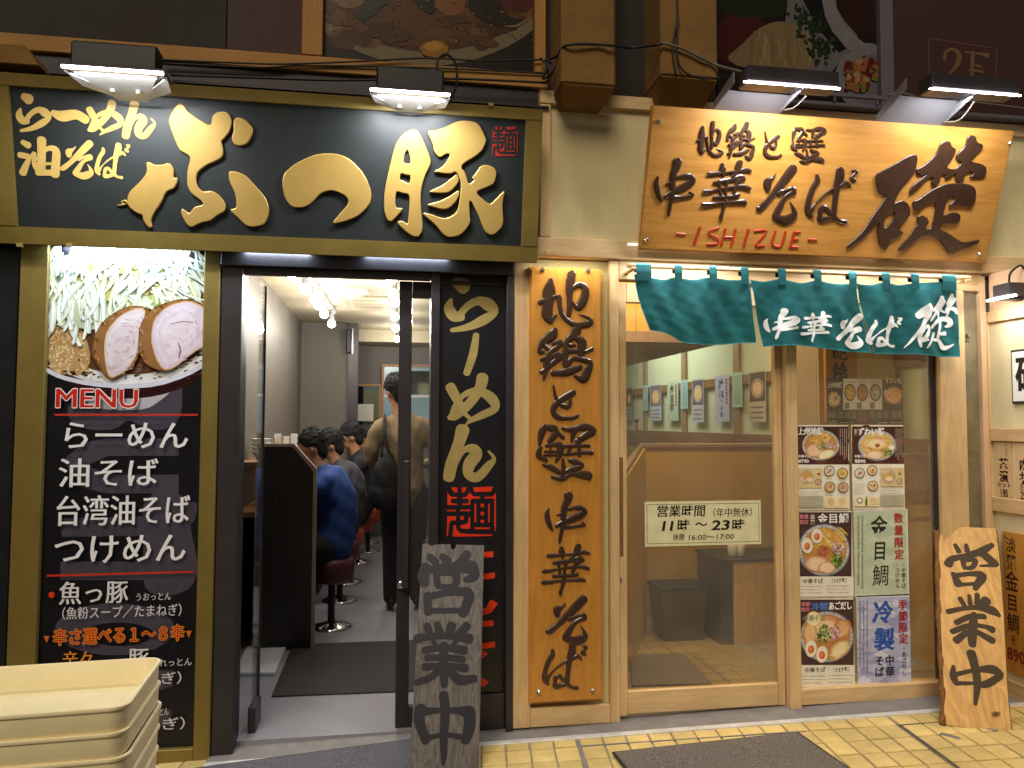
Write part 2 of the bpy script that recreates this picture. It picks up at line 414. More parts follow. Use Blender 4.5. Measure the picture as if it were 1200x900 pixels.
G['石']=[O_(270,325,310,305,400,255,480,205,545,180,567,200,555,290,530,340,475,400,430,460,400,530,420,520,460,507,495,525,517,575,510,620,480,650,435,715,472,735,440,760,385,785,365,810,350,855,330,855,295,820,282,730,290,700,300,655,240,720,190,775,130,815,80,850,62,848,80,815,140,770,200,700,250,620,300,550,350,475,330,465,290,458,275,400)]
G['石h']=[[(400,585),(365,600),(335,640),(325,700),(345,700),(385,660),(408,610)]]
G['林']=[O_(760,88,795,95,805,130,835,145,830,180,805,225,765,275,800,290,840,285,880,240,850,230,832,205,850,175,900,130,915,65,940,48,975,60,980,100,1025,115,1020,150,975,190,935,235,1010,250,1045,270,1050,310,1035,345,925,350,955,325,960,305,900,312,885,385,870,388,835,365,830,335,840,310,800,345,755,355,770,330,735,320,720,385,690,418,660,390,680,340,640,350,580,420,510,470,515,420,560,380,640,320,600,330,560,320,555,290,600,270,650,230,700,180,725,110)]
G['疋']=[O_(530,510,575,505,620,465,700,415,780,390,880,388,945,400,975,430,975,500,950,550,915,560,890,545,775,550,820,515,840,475,790,480,765,530,740,620,780,600,820,590,860,600,870,640,845,670,770,672,725,680,720,715,770,730,830,775,885,805,940,795,1005,782,990,810,930,840,860,860,800,892,770,860,730,800,690,765,640,755,580,770,540,800,480,855,425,862,440,830,500,770,540,710,570,660,560,620,600,612,640,635,645,670,615,700,640,715,665,700,680,640,695,560,690,520,640,525,600,560,575,590,540,575)]
G['礎']=[S_(290,380,110,420,310,150,520,240,110),S_(520,250,90,480,360,90,390,480,70,300,610,60,200,730,45,70,845,16),S_(330,640,40,310,720,60,335,830,40),S_(340,630,40,400,560,40,460,540,70,480,600,70,400,700,70,360,730,60),S_(360,740,70,460,735,30),
 S_(760,110,80,740,180,90,650,260,60,580,300,50),S_(790,160,80,720,270,80,600,370,50,520,450,40),S_(720,290,50,700,390,40),S_(760,290,40,820,320,30),S_(940,70,60,920,140,90,870,200,60),S_(990,130,70,900,230,70,840,320,40),S_(900,260,50,1000,280,70,1030,330,50),S_(900,250,50,870,370,36),
 S_(550,550,50,640,470,60,760,420,70,900,430,90,930,500,80,860,530,30),S_(740,450,70,720,560,60,695,690,60),S_(740,640,40,840,630,70),S_(600,640,60,560,720,60,440,850,30),S_(620,730,50,720,740,60,810,840,80,900,830,50,1000,790,14)]
G['地']=[S_(165,140,40,155,210,90,145,300,75,140,370,80,165,410,40),S_(85,285,30,150,262,46,205,242,16),S_(165,405,40,205,370,16),S_(225,250,40,230,310,35,250,370,35,300,415,35,360,435,40,430,425,50,450,405,40,420,380,15,370,365,6),
 S_(315,95,60,308,150,60,300,230,45,300,300,40,295,365,35),S_(282,130,15,278,200,15,292,240,20),S_(320,190,30,370,165,35,410,190,50,405,250,60,370,310,60,340,310,30,320,280,15)]
G['鶏']=[S_(200,505,40,180,540,75,125,580,60,95,620,30,95,655,40,120,655,20),S_(125,610,30,150,635,35),S_(190,600,30,240,590,45,220,620,35,170,660,45,150,710,60,140,760,50,120,840,20),
 S_(100,710,20,170,690,50,240,680,50,200,720,40,110,790,25,90,790,10),S_(185,800,40,230,800,40,290,790,60,380,760,40),S_(360,490,60,340,530,70,290,580,45,275,650,45,275,740,50),S_(350,560,40,390,590,70,385,660,60),
 S_(300,610,30,340,610,20),S_(300,650,40,350,650,30,410,655,25,465,635,25),S_(285,740,50,330,700,35,400,710,40,450,730,40,430,790,60,400,840,60,340,820,20)]
G['と']=[S_(218,60,15,228,120,25,245,170,35),S_(365,110,50,310,140,50,240,190,50,215,250,45,250,290,45,310,300,30,370,295,28,400,280,25),S_(345,150,20,340,190,35,320,215,40,280,205,35)]
G['蟹']=[S_(150,400,30,130,450,60,110,550,20),S_(150,410,40,220,420,60,240,440,40,290,490,35),S_(240,450,60,190,520,45),S_(290,420,30,350,430,40,450,410,60,520,440,60,470,470,60,400,520,50),S_(375,440,55,355,520,20),
 S_(120,570,30,105,630,50,160,665,40),S_(160,555,20,240,545,40,270,560,60,265,620,50,235,680,20),S_(150,600,15,240,600,15),S_(150,628,15,240,628,15),S_(195,560,15,195,640,15),S_(280,560,30,400,555,25,490,555,25),
 S_(300,625,20,420,610,25,510,610,35),S_(350,560,30,330,610,30),S_(410,500,40,415,630,30),S_(140,705,20,200,725,50,255,760,40),S_(290,660,20,295,740,40,290,800,45),S_(340,670,35,400,690,50,440,710,30,350,750,60,290,770,30),
 S_(205,800,20,280,815,40,350,780,30,400,780,50,480,790,70,490,810,40)]
G['ら']=[S_(110,55,38,132,68,56),S_(92,120,12,85,150,35,100,180,40,125,185,30),S_(115,190,25,140,150,25,180,125,30,215,140,45,235,165,25,200,195,35,150,222,25,95,235,15)]
G['棒']=[S_(153,265,25,152,340,33,150,415,28)]
G['一']=[S_(355,230,25,420,240,45,520,235,40,590,250,36)]
G['め']=[S_(75,495,38,98,540,35,125,590,18),S_(190,460,45,180,500,40,140,560,35,90,600,40,72,610,20),S_(85,590,25,92,560,15,130,520,22,180,510,30,225,540,40,235,575,30,190,600,28,150,620,18,128,638,5),S_(105,575,18,150,618,14)]
G['ん']=[S_(130,680,50,115,730,42,90,800,45,80,845,42),S_(95,810,25,130,755,20,165,745,35,180,765,45,155,800,45,152,835,35,185,845,35,225,805,30,245,780,15,225,755,8)]
G['油']=[S_(120,455,35,155,475,45),S_(100,540,40,150,550,40),S_(190,520,10,150,590,35,120,660,50),S_(245,440,60,245,520,55,245,640,50),S_(200,530,20,195,600,30,230,660,35),S_(215,570,25,280,500,30,340,510,50,340,600,55,335,670,60),S_(215,600,20,330,600,20),S_(220,660,40,330,660,40)]
# weathered gothic brush and yellow-board brush for 営業中
G['営1']=[S_(95,75,28,118,95,32),S_(145,75,30,165,90,36),S_(240,65,35,215,100,40,190,110,30),S_(80,115,40,70,150,45,75,180,35),S_(85,130,30,140,115,28,200,120,30,250,115,55),S_(260,110,45,270,150,40,235,165,22),
 S_(120,130,28,125,180,28),S_(125,140,20,195,140,28,190,190,28,125,190,20),S_(85,225,30,90,290,35),S_(90,230,28,170,215,26,245,215,40,240,260,40,225,295,40),S_(90,285,22,230,285,22)]
G['業1']=[S_(85,345,32,95,375,30),S_(125,340,30,135,375,34),S_(180,345,40,170,380,34),S_(240,345,36,205,380,30),S_(45,395,36,100,385,28,180,385,26,250,395,40),S_(110,405,20,120,425,20),S_(195,405,20,185,425,20),
 S_(75,440,30,150,430,24,230,440,36),S_(85,470,28,150,468,24,225,475,28),S_(75,505,30,150,500,24,235,510,34),S_(150,420,35,150,500,40,152,575,30),S_(130,515,30,100,545,28,45,565,26),S_(170,515,30,210,555,40,270,550,30)]
G['中1']=[S_(150,615,40,155,680,40,150,780,34,150,850,28,148,885,12),S_(60,670,50,55,720,45,80,790,40),S_(60,680,40,120,675,22,200,675,26,240,680,50),S_(250,680,50,250,740,50,235,790,40),S_(80,785,22,150,770,18,230,780,24)]
G['営2']=[S_(105,80,22,122,112,28),S_(160,80,20,165,110,28),S_(290,80,26,240,110,40,190,130,30),S_(70,175,45,90,150,35,160,135,30,230,120,40,285,160,45,310,180,25,230,185,12),S_(140,150,25,150,190,25),S_(150,160,18,205,155,26,190,192,26,150,196,18),
 S_(95,225,26,120,275,45),S_(100,235,28,180,225,26,240,235,46,215,280,36,205,300,26),S_(120,280,20,200,275,20)]
G['業2']=[S_(130,350,28,150,385,26),S_(175,335,20,180,375,26),S_(215,330,26,215,375,30),S_(260,360,50,230,390,40),S_(70,415,30,140,400,24,220,395,30,290,410,50,325,435,20),S_(110,470,30,180,440,30,250,440,30),S_(90,515,30,180,485,30,250,490,24,290,505,40),
 S_(200,430,35,190,520,50,190,580,40),S_(160,520,30,110,560,40),S_(220,520,30,290,560,40)]
G['中2']=[S_(185,625,50,205,700,45,215,780,40,205,880,20),S_(95,690,20,95,740,40,110,775,30),S_(110,730,26,200,710,24,290,705,50,330,730,40),S_(330,740,35,260,780,40,200,780,20),S_(110,775,25,200,775,18)]
SEAL=[[(208,125),(292,125),(292,190),(245,190)],[(350,125),(415,125),(385,190),(350,190)],[(495,125),(762,115),(735,180),(520,187)],
 [(160,190),(185,225),(210,250),(288,250),(288,270),(215,275),(200,310),(215,335),(288,338),(288,357),(160,357)],
 [(355,262),(410,250),(455,190),(495,240),(590,250),(590,270),(480,275),(462,300),(460,357),(352,357),(352,340),(440,335),(445,290),(430,275),(355,272)],
 [(650,270),(650,252),(760,245),(798,195),(800,700),(790,700),(775,620),(780,290),(760,270)],[(155,422),(270,422),(270,440),(155,440)],[(330,418),(460,418),(460,438),(330,438)],
 [(157,505),(272,505),(272,560),(215,560),(185,590),(175,680),(165,770),(150,765),(157,650)],[(330,505),(375,500),(378,550),(335,557)],[(440,520),(460,510),(460,670),(360,670),(328,640),(340,620),(400,612),(435,590)],
 [(240,625),(270,620),(280,680),(330,725),(420,740),(750,745),(750,765),(230,775)],[(518,340),(540,340),(540,585),(518,585)],[(697,340),(718,340),(718,585),(697,585)],
 [(598,340),(642,340),(642,386),(598,386)],[(598,446),(642,446),(642,494),(598,494)],[(598,550),(642,550),(642,594),(598,594)],[(518,652),(720,652),(720,675),(518,675)]]
BU_MAIN=[(430,58),(460,75),(480,110),(550,160),(625,205),(630,135),(665,112),(720,112),(745,140),(752,180),(740,235),(700,285),(685,292),(700,350),(695,395),(640,425),(600,440),(540,485),(530,530),(540,580),(575,610),(625,600),(670,625),(715,680),(712,730),(660,755),(620,790),(560,800),(500,832),(470,810),(435,740),(440,712),(460,720),(490,745),(520,700),(580,690),(560,660),(500,620),(475,570),(475,480),(498,400),(480,380),(425,350),(400,290),(358,180),(365,140),(400,80)]
BU_DOT=[(760,160),(795,145),(840,165),(882,210),(882,250),(850,310),(800,328),(760,310),(750,270),(765,230)]
BU_R=[(732,490),(740,480),(790,485),(845,510),(910,585),(960,640),(985,710),(975,770),(950,815),(885,828),(840,820),(790,770),(735,718),(775,712),(782,690),(775,620),(735,540)]
PIG=[(220,425),(245,425),(270,442),(330,440),(345,430),(370,432),(395,470),(390,525),(415,518),(415,550),(395,590),(345,605),(320,670),(270,740),(250,790),(262,825),(245,836),(225,820),(200,780),(200,752),(160,740),(110,700),(102,650),(120,605),(170,560),(215,510),(228,470)]
TSU=[(107,540),(120,500),(170,460),(250,425),(330,422),(390,445),(450,510),(478,580),(475,630),(430,680),(370,705),(310,717),(345,675),(385,630),(375,600),(320,575),(270,585),(230,630),(200,648),(150,648),(120,610)]
TON_A=[(290,125),(330,125),(355,160),(420,310),(420,355),(385,420),(355,520),(355,640),(372,780),(345,830),(305,830),(260,800),(200,745),(205,725),(235,725),(265,745),(270,740),(285,550),(235,545),(200,530),(190,550),(185,640),(235,640),(235,655),(180,715),(160,732),(130,720),(110,650),(115,530),(150,360),(190,210),(240,150)]
TON_AH=[[(268,250),(250,280),(238,345),(285,350),(287,320)],[(222,410),(215,455),(240,460),(283,485),(287,425),(260,425)]]
TON_B=[(390,132),(450,130),(510,110),(610,62),(700,70),(740,90),(785,180),(785,210),(750,280),(610,362),(650,410),(668,490),(712,452),(688,446),(725,400),(745,365),(790,355),(840,375),(855,410),(840,480),(800,500),(710,535),(770,590),(810,620),(860,570),(905,522),(905,550),(890,620),(900,740),(880,780),(825,825),(775,800),(740,700),(675,570),(675,680),(685,740),(620,820),(540,837),(500,815),(450,750),(370,685),(370,670),(420,680),(500,710),(550,700),(600,660),(617,540),(620,470),(600,422),(585,400),(545,418),(440,405),(445,395),(490,375),(530,330),(548,285),(520,283),(480,313),(440,270),(435,220)]
TON_C=[(410,530),(500,490),(560,440),(592,415),(606,450),(600,480),(540,545),(415,540)]
TON_D=[(400,615),(480,595),(550,560),(605,520),(612,550),(580,610),(520,657),(400,625)]
# ------------------------------------------------------------------ materials
M['gold']=mat('olive_gold_metal','7d6a32',.42,.35,var=.12,vs=5,bump=.05,bs=200)
M['goldletter']=mat('brushed_gold','b3924e',.42,.35,var=.07,vs=3,bump=.03,bs=300)
M['goldpaint']=mat('gold_film','b09a5e',.4,.3,var=.05)
M['board']=mat('sign_board_dark','1c2121',.45,0,var=.15,vs=3,bump=.03,bs=150)
M['darkmetal']=mat('dark_bronze_metal','3a3436',.38,.4,var=.15,vs=4,bump=.04,bs=200)
M['darkwall']=mat('dark_plastic_sheet','15161c',.3,0,var=.4,vs=3,bump=.4,bs=6)
M['black']=mat('black_plastic','101012',.45,var=.2)
M['blackpanel']=mat('black_panel','17151b',.35,var=.15,vs=3)
M['cable']=mat('black_cable','1b1713',.6)
M['greycable']=mat('grey_cable','6a6258',.6,var=.1)
M['lightwood']=wood('pale_hinoki','bf9a68','dcbe8e','z',1.0,.5,.25,.08)
M['lightwoodx']=wood('pale_hinoki_rail','bf9a68','dcbe8e','x',1.0,.5,.25,.08)
M['lightwoody']=wood('pale_hinoki_side','b6915f','d3b384','y',1.0,.5,.25,.08)
M['signwood']=wood('sign_cypress','ab742f','cd954a','x',.75,.38,.3,.08,coat=.3)
M['boardwood']=wood('vertical_board_cypress','ab742a','c98b3c','z',.9,.34,.3,.08,coat=.3)
M['woodedge']=wood('sawn_edge','8a6030','a87a42','z',1,.6,.3,.1)
M['ink']=mat('lacquer_dark_brown','3a261a',.28,0,var=.2,vs=8,coat=.4)
M['redink']=mat('lacquer_red','b23a1c',.3,0,var=.1,coat=.3)
M['redled']=mat('red_film','e0401c',.4)
M['inkflat']=mat('brush_ink','1a161c',.6,var=.25,vs=30)
M['inkbrown']=mat('brown_brush_ink','3a2608',.6,var=.2,vs=30)
M['stucco']=mat('cream_stucco','c9bd86',.9,0,var=.06,vs=12,bump=.8,bs=140)
M['creampanel']=mat('cream_panel','cdbd90',.8,0,var=.11,vs=3,stretch=(2.5,2.5,.7),bump=.2,bs=200)
M['screw']=mat('steel_screw','b9b6b0',.25,.9)
M['steel']=mat('steel','8f8d8a',.3,.8,var=.1)
M['chrome']=mat('chrome','d0d0d2',.12,1)
M['white']=mat('white_paint','b8b8b6',.5,var=.04,bump=.05)
M['frost']=mat('frosted_plate','c6c8cc',.35,var=.05)
M['led']=emis('led_white','f4f6ff',28)
M['bulb']=emis('bulb_white','fffaf2',14)
M['tile']=mat('yellow_floor_tile','d4b873',.5,0,var=.13,vs=7,bump=.25,bs=45,col2=None)
M['grout']=mat('grey_grout','8b816f',.9,0,var=.2,vs=20,bump=.6,bs=90)
M['concrete']=mat('threshold_concrete','7a7572',.7,0,var=.2,vs=9,bump=.5,bs=70)
M['whitestrip']=mat('worn_white_edge','c4c0ba',.5,.2,var=.15,vs=14)
M['asphalt']=mat('asphalt','3c3a38',.9,0,var=.25,vs=30,bump=.7,bs=90)
M['intfloor']=mat('grey_shop_floor','86848c',.32,0,var=.1,vs=3,bump=.08,bs=50)
M['matfib']=mat('grey_mat','5a585e',.95,0,var=.75,vs=130,bump=1,bs=350)
M['matbrown']=mat('brown_grey_mat','6a6058',.95,0,var=.8,vs=130,bump=1,bs=350)
M['rubber']=mat('black_rubber','1c1a1a',.8)
M['intwall']=mat('grey_wallpaper','665f56',.55,0,var=.12,vs=4,stretch=(6,6,.6),bump=.2,bs=120)
M['ceil']=mat('cream_ceiling','b5a98f',.7,var=.05)
M['cream']=mat('ivory_plastic','f2e2b2',.45,0,var=.09,vs=4,bump=.12,bs=160,dirt=1)
M['teal']=mat('teal_cloth','287a7e',.9,0,var=.14,vs=9,bump=.5,bs=420)
M['plaster']=mat('rough_plaster','7c5a2a',.9,0,var=.2,vs=6,bump=1,bs=60)  # orange street glow put into the plaster colour
M['beamwood']=wood('outer_beam_board','8f6224','ad7c34','x',.8,.7,.2,.2)
M['postwood']=wood('outer_post_board','8f6224','ad7c34','z',.8,.7,.2,.2)
M['brownpanel']=mat('dark_brown_panel','1c1009',.75,0,var=.35,vs=2,bump=.2,bs=8)
M['redpanel']=mat('oxblood_panel','330c05',.7,0,var=.1,vs=2,bump=.1,bs=10)
M['greypost']=mat('grey_post','5f5b66',.5,.2,var=.1)
M['weathered']=wood('weathered_grey_wood','3d3731','716860','z',1.5,.8,.35,.5)
M['yellowwood']=wood('charred_edge_pine','a8772e','d4a458','z',.8,.45,.35,.12,coat=.2)
M['bark']=wood('charred_bark','3b2208','8a5a1c','z',1.6,.8,.4,.6)
M['stripe']=wood('striped_black_board','1b181d','3a3438','z',3.5,.4,.15,.1)
M['trim']=mat('beige_trim','9a8a76',.5,var=.06)
M['ochrewall']=mat('ochre_partition','b8943c',.55,0,var=.08,vs=4,stretch=(4,4,.5),bump=.15,bs=150)
M['brownwood']=wood('brown_wood','6b4a28','8b6437','y',1,.5,.2,.08)
M['brownwoodz']=wood('brown_wood_post','7a6450','a08468','z',1,.5,.2,.08)
M['greenwall']=mat('pale_green_cream_wall','bcc8b0',.8,var=.04,vs=3)
M['bin']=mat('dark_bin','4a3c2e',.5,var=.1)
M['lattice']=wood('lattice_wood','b07a34','cf9a4e','z',1.1,.5,.25,.08)
M['skin']=mat('skin','b07f62',.55,var=.06,vs=20)
M['hair']=mat('black_hair','0b0a0a',.85,var=.3,vs=80,stretch=(1,1,.2),bump=.6,bs=160)
M['blue']=mat('blue_shirt','17387a',.85,var=.08,vs=10,bump=.3,bs=40)
M['greyshirt']=mat('charcoal_shirt','34343b',.9,var=.1,vs=10,bump=.3,bs=40)
M['blacksweater']=mat('black_sweater','16161a',.95,var=.15,vs=10,bump=.4,bs=60)
M['beige']=mat('beige_sweater','7d6a4e',.95,var=.08,vs=10,bump=.5,bs=90)
M['trousers']=mat('black_trousers','131318',.9,var=.1,vs=12,bump=.3,bs=40)
M['bag']=mat('black_bag_cloth','0e0e10',.7,var=.2,vs=12,bump=.4,bs=60)
M['redseat']=mat('orange_red_vinyl','8e2f1c',.4,var=.08)
M['maroonseat']=mat('maroon_vinyl','4b1c26',.4,var=.08)
M['mirror']=mat('mirror','a9c0cc',.05,1)
M['window']=mat('pale_blue_pane','7fa0ac',.2,0,var=.15,vs=3)
M['frameoak']=mat('oak_frame','a3784a',.5,var=.08)
M['ceramic']=mat('white_ceramic','d5d5d2',.3)
M['glass']=glass('door_glass','ffffff',1,dust_haze=.012)
M['glass2']=glass('wood_door_glass','f6f1e6',1,dust_haze=.06)  # dust film thickened to paint in the pane's reflection haze
M['wallsheet']=mat('stained_metal_strip','8b8168',.45,.5,var=.3,vs=7,bump=.2,bs=40)
M['pinkwood']=wood('pale_pink_board','c9a07a','dcb890','z',1,.6,.2,.08)
M['darkmat']=mat('dark_mat','2c2a2a',.95,0,var=.5,vs=260,bump=1,bs=350)
M['darkpole']=mat('dark_pole','26262a',.3,.7)
M['inttile']=mat('brown_inner_tile','8c7648',.5,0,var=.2,vs=5,bump=.2,bs=45)  # tile colour set darker and browner than the pavement
M['plate']=mat('lamp_plate_grey','74747a',.5,var=.1,vs=8)
M['tube']=emis('tube_glow','e8f0ff',2.5)
M['egg']=mat('paper_white','d8d4c8',.6)
P=lambda x,y,Y=0:at(x,y,Y)
rnd=random.Random(7)
# ================================================================== SETTING
bm=bmesh.new()
vs=[bm.verts.new((x,y,gz(x)-.006)) for x,y in ((-40,-60),(40,-60),(40,-1.25),(-40,-1.25))]; bm.faces.new(vs)
bmo('road',bm,M['asphalt'],kind='structure')
bm=bmesh.new()
vs=[bm.verts.new((x,y,gz(x))) for x,y in ((-40,-1.25),(40,-1.25),(40,40),(-40,40))]; bm.faces.new(vs)
gr=bmo('ground',bm,M['grout'],kind='structure')
pav=bpy.data.objects.new('pavement',None); COL.objects.link(pav); pav['kind']='structure'; WL['pavement']=Vector((0,0,0))
TW,TD=.1132,.137
tms=[]
for k in range(6):
    b=bmesh.new(); q=random.Random(k); g=.0036+.0012*(k%3)
    bxb(-TW/2+g,TW/2-g,-TD/2+g,TD/2-g,-.004,.0045+.0006*k,.0018,b)
    for v in b.verts: v.co.x+=q.uniform(-.0008,.0008); v.co.y+=q.uniform(-.0008,.0008)
    for v in b.verts: v.co.x+=.12*v.co.y; v.co.y-=.046*v.co.x
    me=bpy.data.meshes.new('tile'); b.to_mesh(me); b.free(); me.materials.append(M['tile']); tms.append(me)
tt_=M['tile'].node_tree; bs_=tt_.nodes['Principled BSDF']; src=bs_.inputs['Base Color'].links[0].from_socket
oi=tt_.nodes.new('ShaderNodeObjectInfo'); mr_=tt_.nodes.new('ShaderNodeMapRange'); mr_.inputs[3].default_value=.88; mr_.inputs[4].default_value=1.08; tt_.links.new(oi.outputs['Random'],mr_.inputs[0])
ge_=tt_.nodes.new('ShaderNodeNewGeometry'); n_=tt_.nodes.new('ShaderNodeTexNoise'); n_.inputs['Scale'].default_value=3.5; n_.inputs['Detail'].default_value=8; n_.inputs['Roughness'].default_value=.7; tt_.links.new(ge_.outputs['Position'],n_.inputs['Vector'])
m3_=tt_.nodes.new('ShaderNodeMapRange'); m3_.inputs[1].default_value=.38; m3_.inputs[2].default_value=.62; m3_.inputs[3].default_value=.8; m3_.inputs[4].default_value=1.05; tt_.links.new(n_.outputs[0],m3_.inputs[0])
mm_=tt_.nodes.new('ShaderNodeMath'); mm_.operation='MULTIPLY'; tt_.links.new(mr_.outputs[0],mm_.inputs[0]); tt_.links.new(m3_.outputs[0],mm_.inputs[1])
vv_=tt_.nodes.new('ShaderNodeVectorMath'); vv_.operation='SCALE'; tt_.links.new(src,vv_.inputs[0]); tt_.links.new(mm_.outputs[0],vv_.inputs[3]); tt_.links.new(vv_.outputs[0],bs_.inputs['Base Color'])
tilt=math.atan(GS); n_t=0
x0=2.024; 
for j in range(7):
    for i in range(-30,14):
        x=x0+(i+.5)*TW; y=-.305+TD*(.5-j)
        y-=.046*(x-2.2); x+=.12*(y+.305)
        if x<-1.15 and not(-1.3<x): continue
        if j==6 and (x<.1 or x>2.3): continue
        if n_t>=296: continue
        # wider joint lines of the inspection covers
        o=bpy.data.objects.new('tile',tms[rnd.randrange(6)]); COL.objects.link(o); o.parent=pav
        o.location=(x+(.012 if i>=4 else 0)+(-.012 if i<-10 else 0),y,gz(x)+.001); o.rotation_euler=(rnd.uniform(-.002,.002),-tilt+rnd.uniform(-.002,.002),rnd.uniform(-.004,.004)); n_t+=1
# metal edging strips of the inspection covers set in the tiles
cov=thing('inspection_cover','thin steel edging of an inspection cover in the tiles beside the charred-edge board','cover',(2.48,-.6,gz(2.48)))
def strip(a,b,w,name,par,mt=M['steel'],h=.0075):
    a=Vector(a); b=Vector(b); d=(b-a).normalized(); n=Vector((-d.y,d.x,0))*w/2
    hexa(name,[p+Vector((0,0,dz)) for dz in (-.002,h) for p in (a-n,b-n,b+n,a+n)],mt,par,bev=0)
strip((2.468,-.315,gz(2.47)),(2.38,-1.05,gz(2.38)),.009,'edge_strip',cov); strip((2.488,-.315,gz(2.49)),(2.40,-1.05,gz(2.40)),.006,'edge_strip',cov)
strip((2.47,-.317,gz(2.47)),(2.75,-.33,gz(2.75)),.008,'edge_strip',cov)
for (cx,cy) in ((2.62,-.47),(2.86,-.42)): strip((cx-.02,cy+.02,gz(cx)+.003),(cx+.03,cy-.05,gz(cx)+.003),.035,'lifting_slot',cov,M['concrete'],.006)
cv2=thing('inspection_cover','worn grey edging of an inspection cover below the vertical cypress board','cover',(.97,-.45,gz(.95)))
strip((.905,-.14,gz(.9)),(.835,-.75,gz(.835)),.02,'edge_strip',cv2,M['concrete']); strip((.9,-.243,gz(.9)),(2.0,-.295,gz(2.0)),.009,'edge_strip',cv2,M['concrete'],.008)
# thresholds
hexa('threshold',[(x,y,z) for z0 in (0,1) for x,y,z in ((-.8,-.10,gz(-.8)-.02 if not z0 else gz(-.8)+.012),(3.3,-.21,gz(3.3)-.02 if not z0 else gz(3.3)+.012),(3.3,.12,gz(3.3)-.02 if not z0 else gz(3.3)+.02),(-.8,.12,gz(-.8)-.02 if not z0 else gz(-.8)+.02))],M['concrete'],None,bev=.004,kind='structure')
hexa('threshold_edge',[(x,y,z) for z0 in (0,1) for x,y,z in ((-.8,-.125,gz(-.8)-.02 if not z0 else gz(-.8)+.0135),(3.3,-.232,gz(3.3)-.02 if not z0 else gz(3.3)+.0135),(3.3,-.198,gz(3.3)-.02 if not z0 else gz(3.3)+.016),(-.8,-.092,gz(-.8)-.02 if not z0 else gz(-.8)+.016))],M['whitestrip'],None,bev=.003,kind='structure')
# ---- left shop interior
def struct(name,x0,x1,y0,y1,z0,z1,mt,bev=0,**k):
    return box(name,x0,x1,y0,y1,z0,z1,mt,None,bev,kind='structure',**k)
struct('interior_floor',-1.2,.95,.05,7,-.08,-.002,M['intfloor'])
struct('interior_wall_left',-1.12,-1.01,.15,5.36,-.05,2.65,M['intwall'])
struct('interior_wall_jog',-1.12,-.47,5.36,5.5,-.05,2.65,M['intwall'])
struct('interior_column',-.47,-.36,5.30,5.5,-.05,2.65,M['darkmetal'])
struct('interior_wall_back',-.47,.95,6.5,6.6,-.05,2.65,M['intwall'])
struct('interior_wall_right',.85,.95,.15,6.5,-.05,2.65,M['intwall'])
struct('interior_ceiling',-1.12,.95,.15,6.6,2.65,2.75,M['ceil'])
struct('interior_ceiling_beam',-1.0,.85,5.9,6.5,2.5,2.65,M['ceil'])
struct('partition_between_shops',.95,1.1,.1,8,-.05,2.75,M['ochrewall'])
# ---- right shop interior
struct('right_interior_floor',1.1,3.5,.12,7.6,-.08,.012,M['concrete'])
struct('right_interior_wall_side',3.3,3.42,.12,7.6,-.05,2.9,M['greenwall'])
struct('right_interior_wall_back',1.1,3.3,7.5,7.6,-.05,2.9,M['greenwall'])
struct('right_interior_ceiling',1.1,3.42,.15,7.6,2.75,2.85,M['ceil'])
# upper facade backing wall and building mass
struct('upper_wall',-3.2,4.6,.06,.2,2.33,4.6,M['brownpanel'])
struct('left_wall',-3.2,-1.67,-.02,.25,-.1,2.36,M['darkwall'])
# ================================================================== LEFT SHOP FRONT
# --- main sign
yb,yt=-.10,-.25
zb=P(400,300,yb).z-.0; zt=P(400,112,yt).z
XL,XR=-2.05,P(629,300,yb).x
sp=Pl((0,yb,zb),(1,0,0),(0,yt-yb,zt-zb)); SH=(Vector((0,yt-yb,zt-zb))).length
ia,_=sp.ab(21,265); ic,_=sp.ab(611,280); _,ib=sp.ab(300,276.5); _,it=sp.ab(316,121)
sign=thing('shop_sign','wide black signboard with raised gold brush letters and a pig, in an olive gold frame','sign',(-.6,yb,zb))
def rectp(a0,b0,a1,b1): return [(a0,b0),(a1,b0),(a1,b1),(a0,b1)]
prism('backing_box',sp,rectp(XL+.002,.05,XR-.002,SH-.002),-.10,-.02,M['darkmetal'],sign)
prism('sign_panel',sp,rectp(ia-.02,ib-.02,ic+.02,it+.02),-.02,-.006,M['board'],sign)
for nm,l in (('frame_rail',rectp(XL,0,XR,ib)),('frame_rail',rectp(XL,it,XR,SH)),('frame_stile',rectp(XL,ib,ia,it)),('frame_stile',rectp(ic,ib,XR,it))):
    prism(nm,sp,l,-.02,.008,M['gold'],sign,bev=.003)
for px_,py_ in ((82,287),(24,287),(575,123)):
    a,b=sp.ab(px_,py_); prism('frame_clip',sp,rectp(a-.012,b-.008,a+.012,b+.008),.004,.014,M['goldpaint'],sign)
z1=zm(130,110,5.295)
def outl(name,z,loop,holes=(),h=.014,label=None,par=sign,mt=None,pl=sp):
    raised(pl,[('o',z(loop))],h,mt or M['goldletter'],name,par,[z(q) for q in holes],base=-.004,label=label)
for lp in (BU_MAIN,BU_DOT,BU_R): outl('raised_character',z1,lp,label='large raised gold hiragana bu' if lp is BU_MAIN else None)
outl('pig_emblem',z1,PIG,label='raised gold pig walking to the right')
raised(sp,[('s',z1([])or[])] if 0 else [('s',[(130+x/5.295,110+y/5.295,w/5.295) for x,y,w in ((110,682,16),(92,664,14),(70,668,10),(72,682,9),(92,684,8),(60,690,7),(40,690,3))])],.012,M['goldletter'],'pig_tail',sign,base=-.004)
outl('raised_character',zm(300,60,3.53),TSU,label='large raised gold small tsu')
z3=zm(430,130,5.626)
outl('raised_character',z3,TON_A,TON_AH,label='raised gold left half of the pork character'); 
for lp in (TON_B,TON_C,TON_D): outl('raised_character',z3,lp)
def rchar(par,pl,ch,boxpx,mt,h=.008,k=1.0,base=-.004,name='small_character'):
    it_=fit(G,ch,boxpx); raised(pl,it_,h,mt,name,par,base=base,k=k)
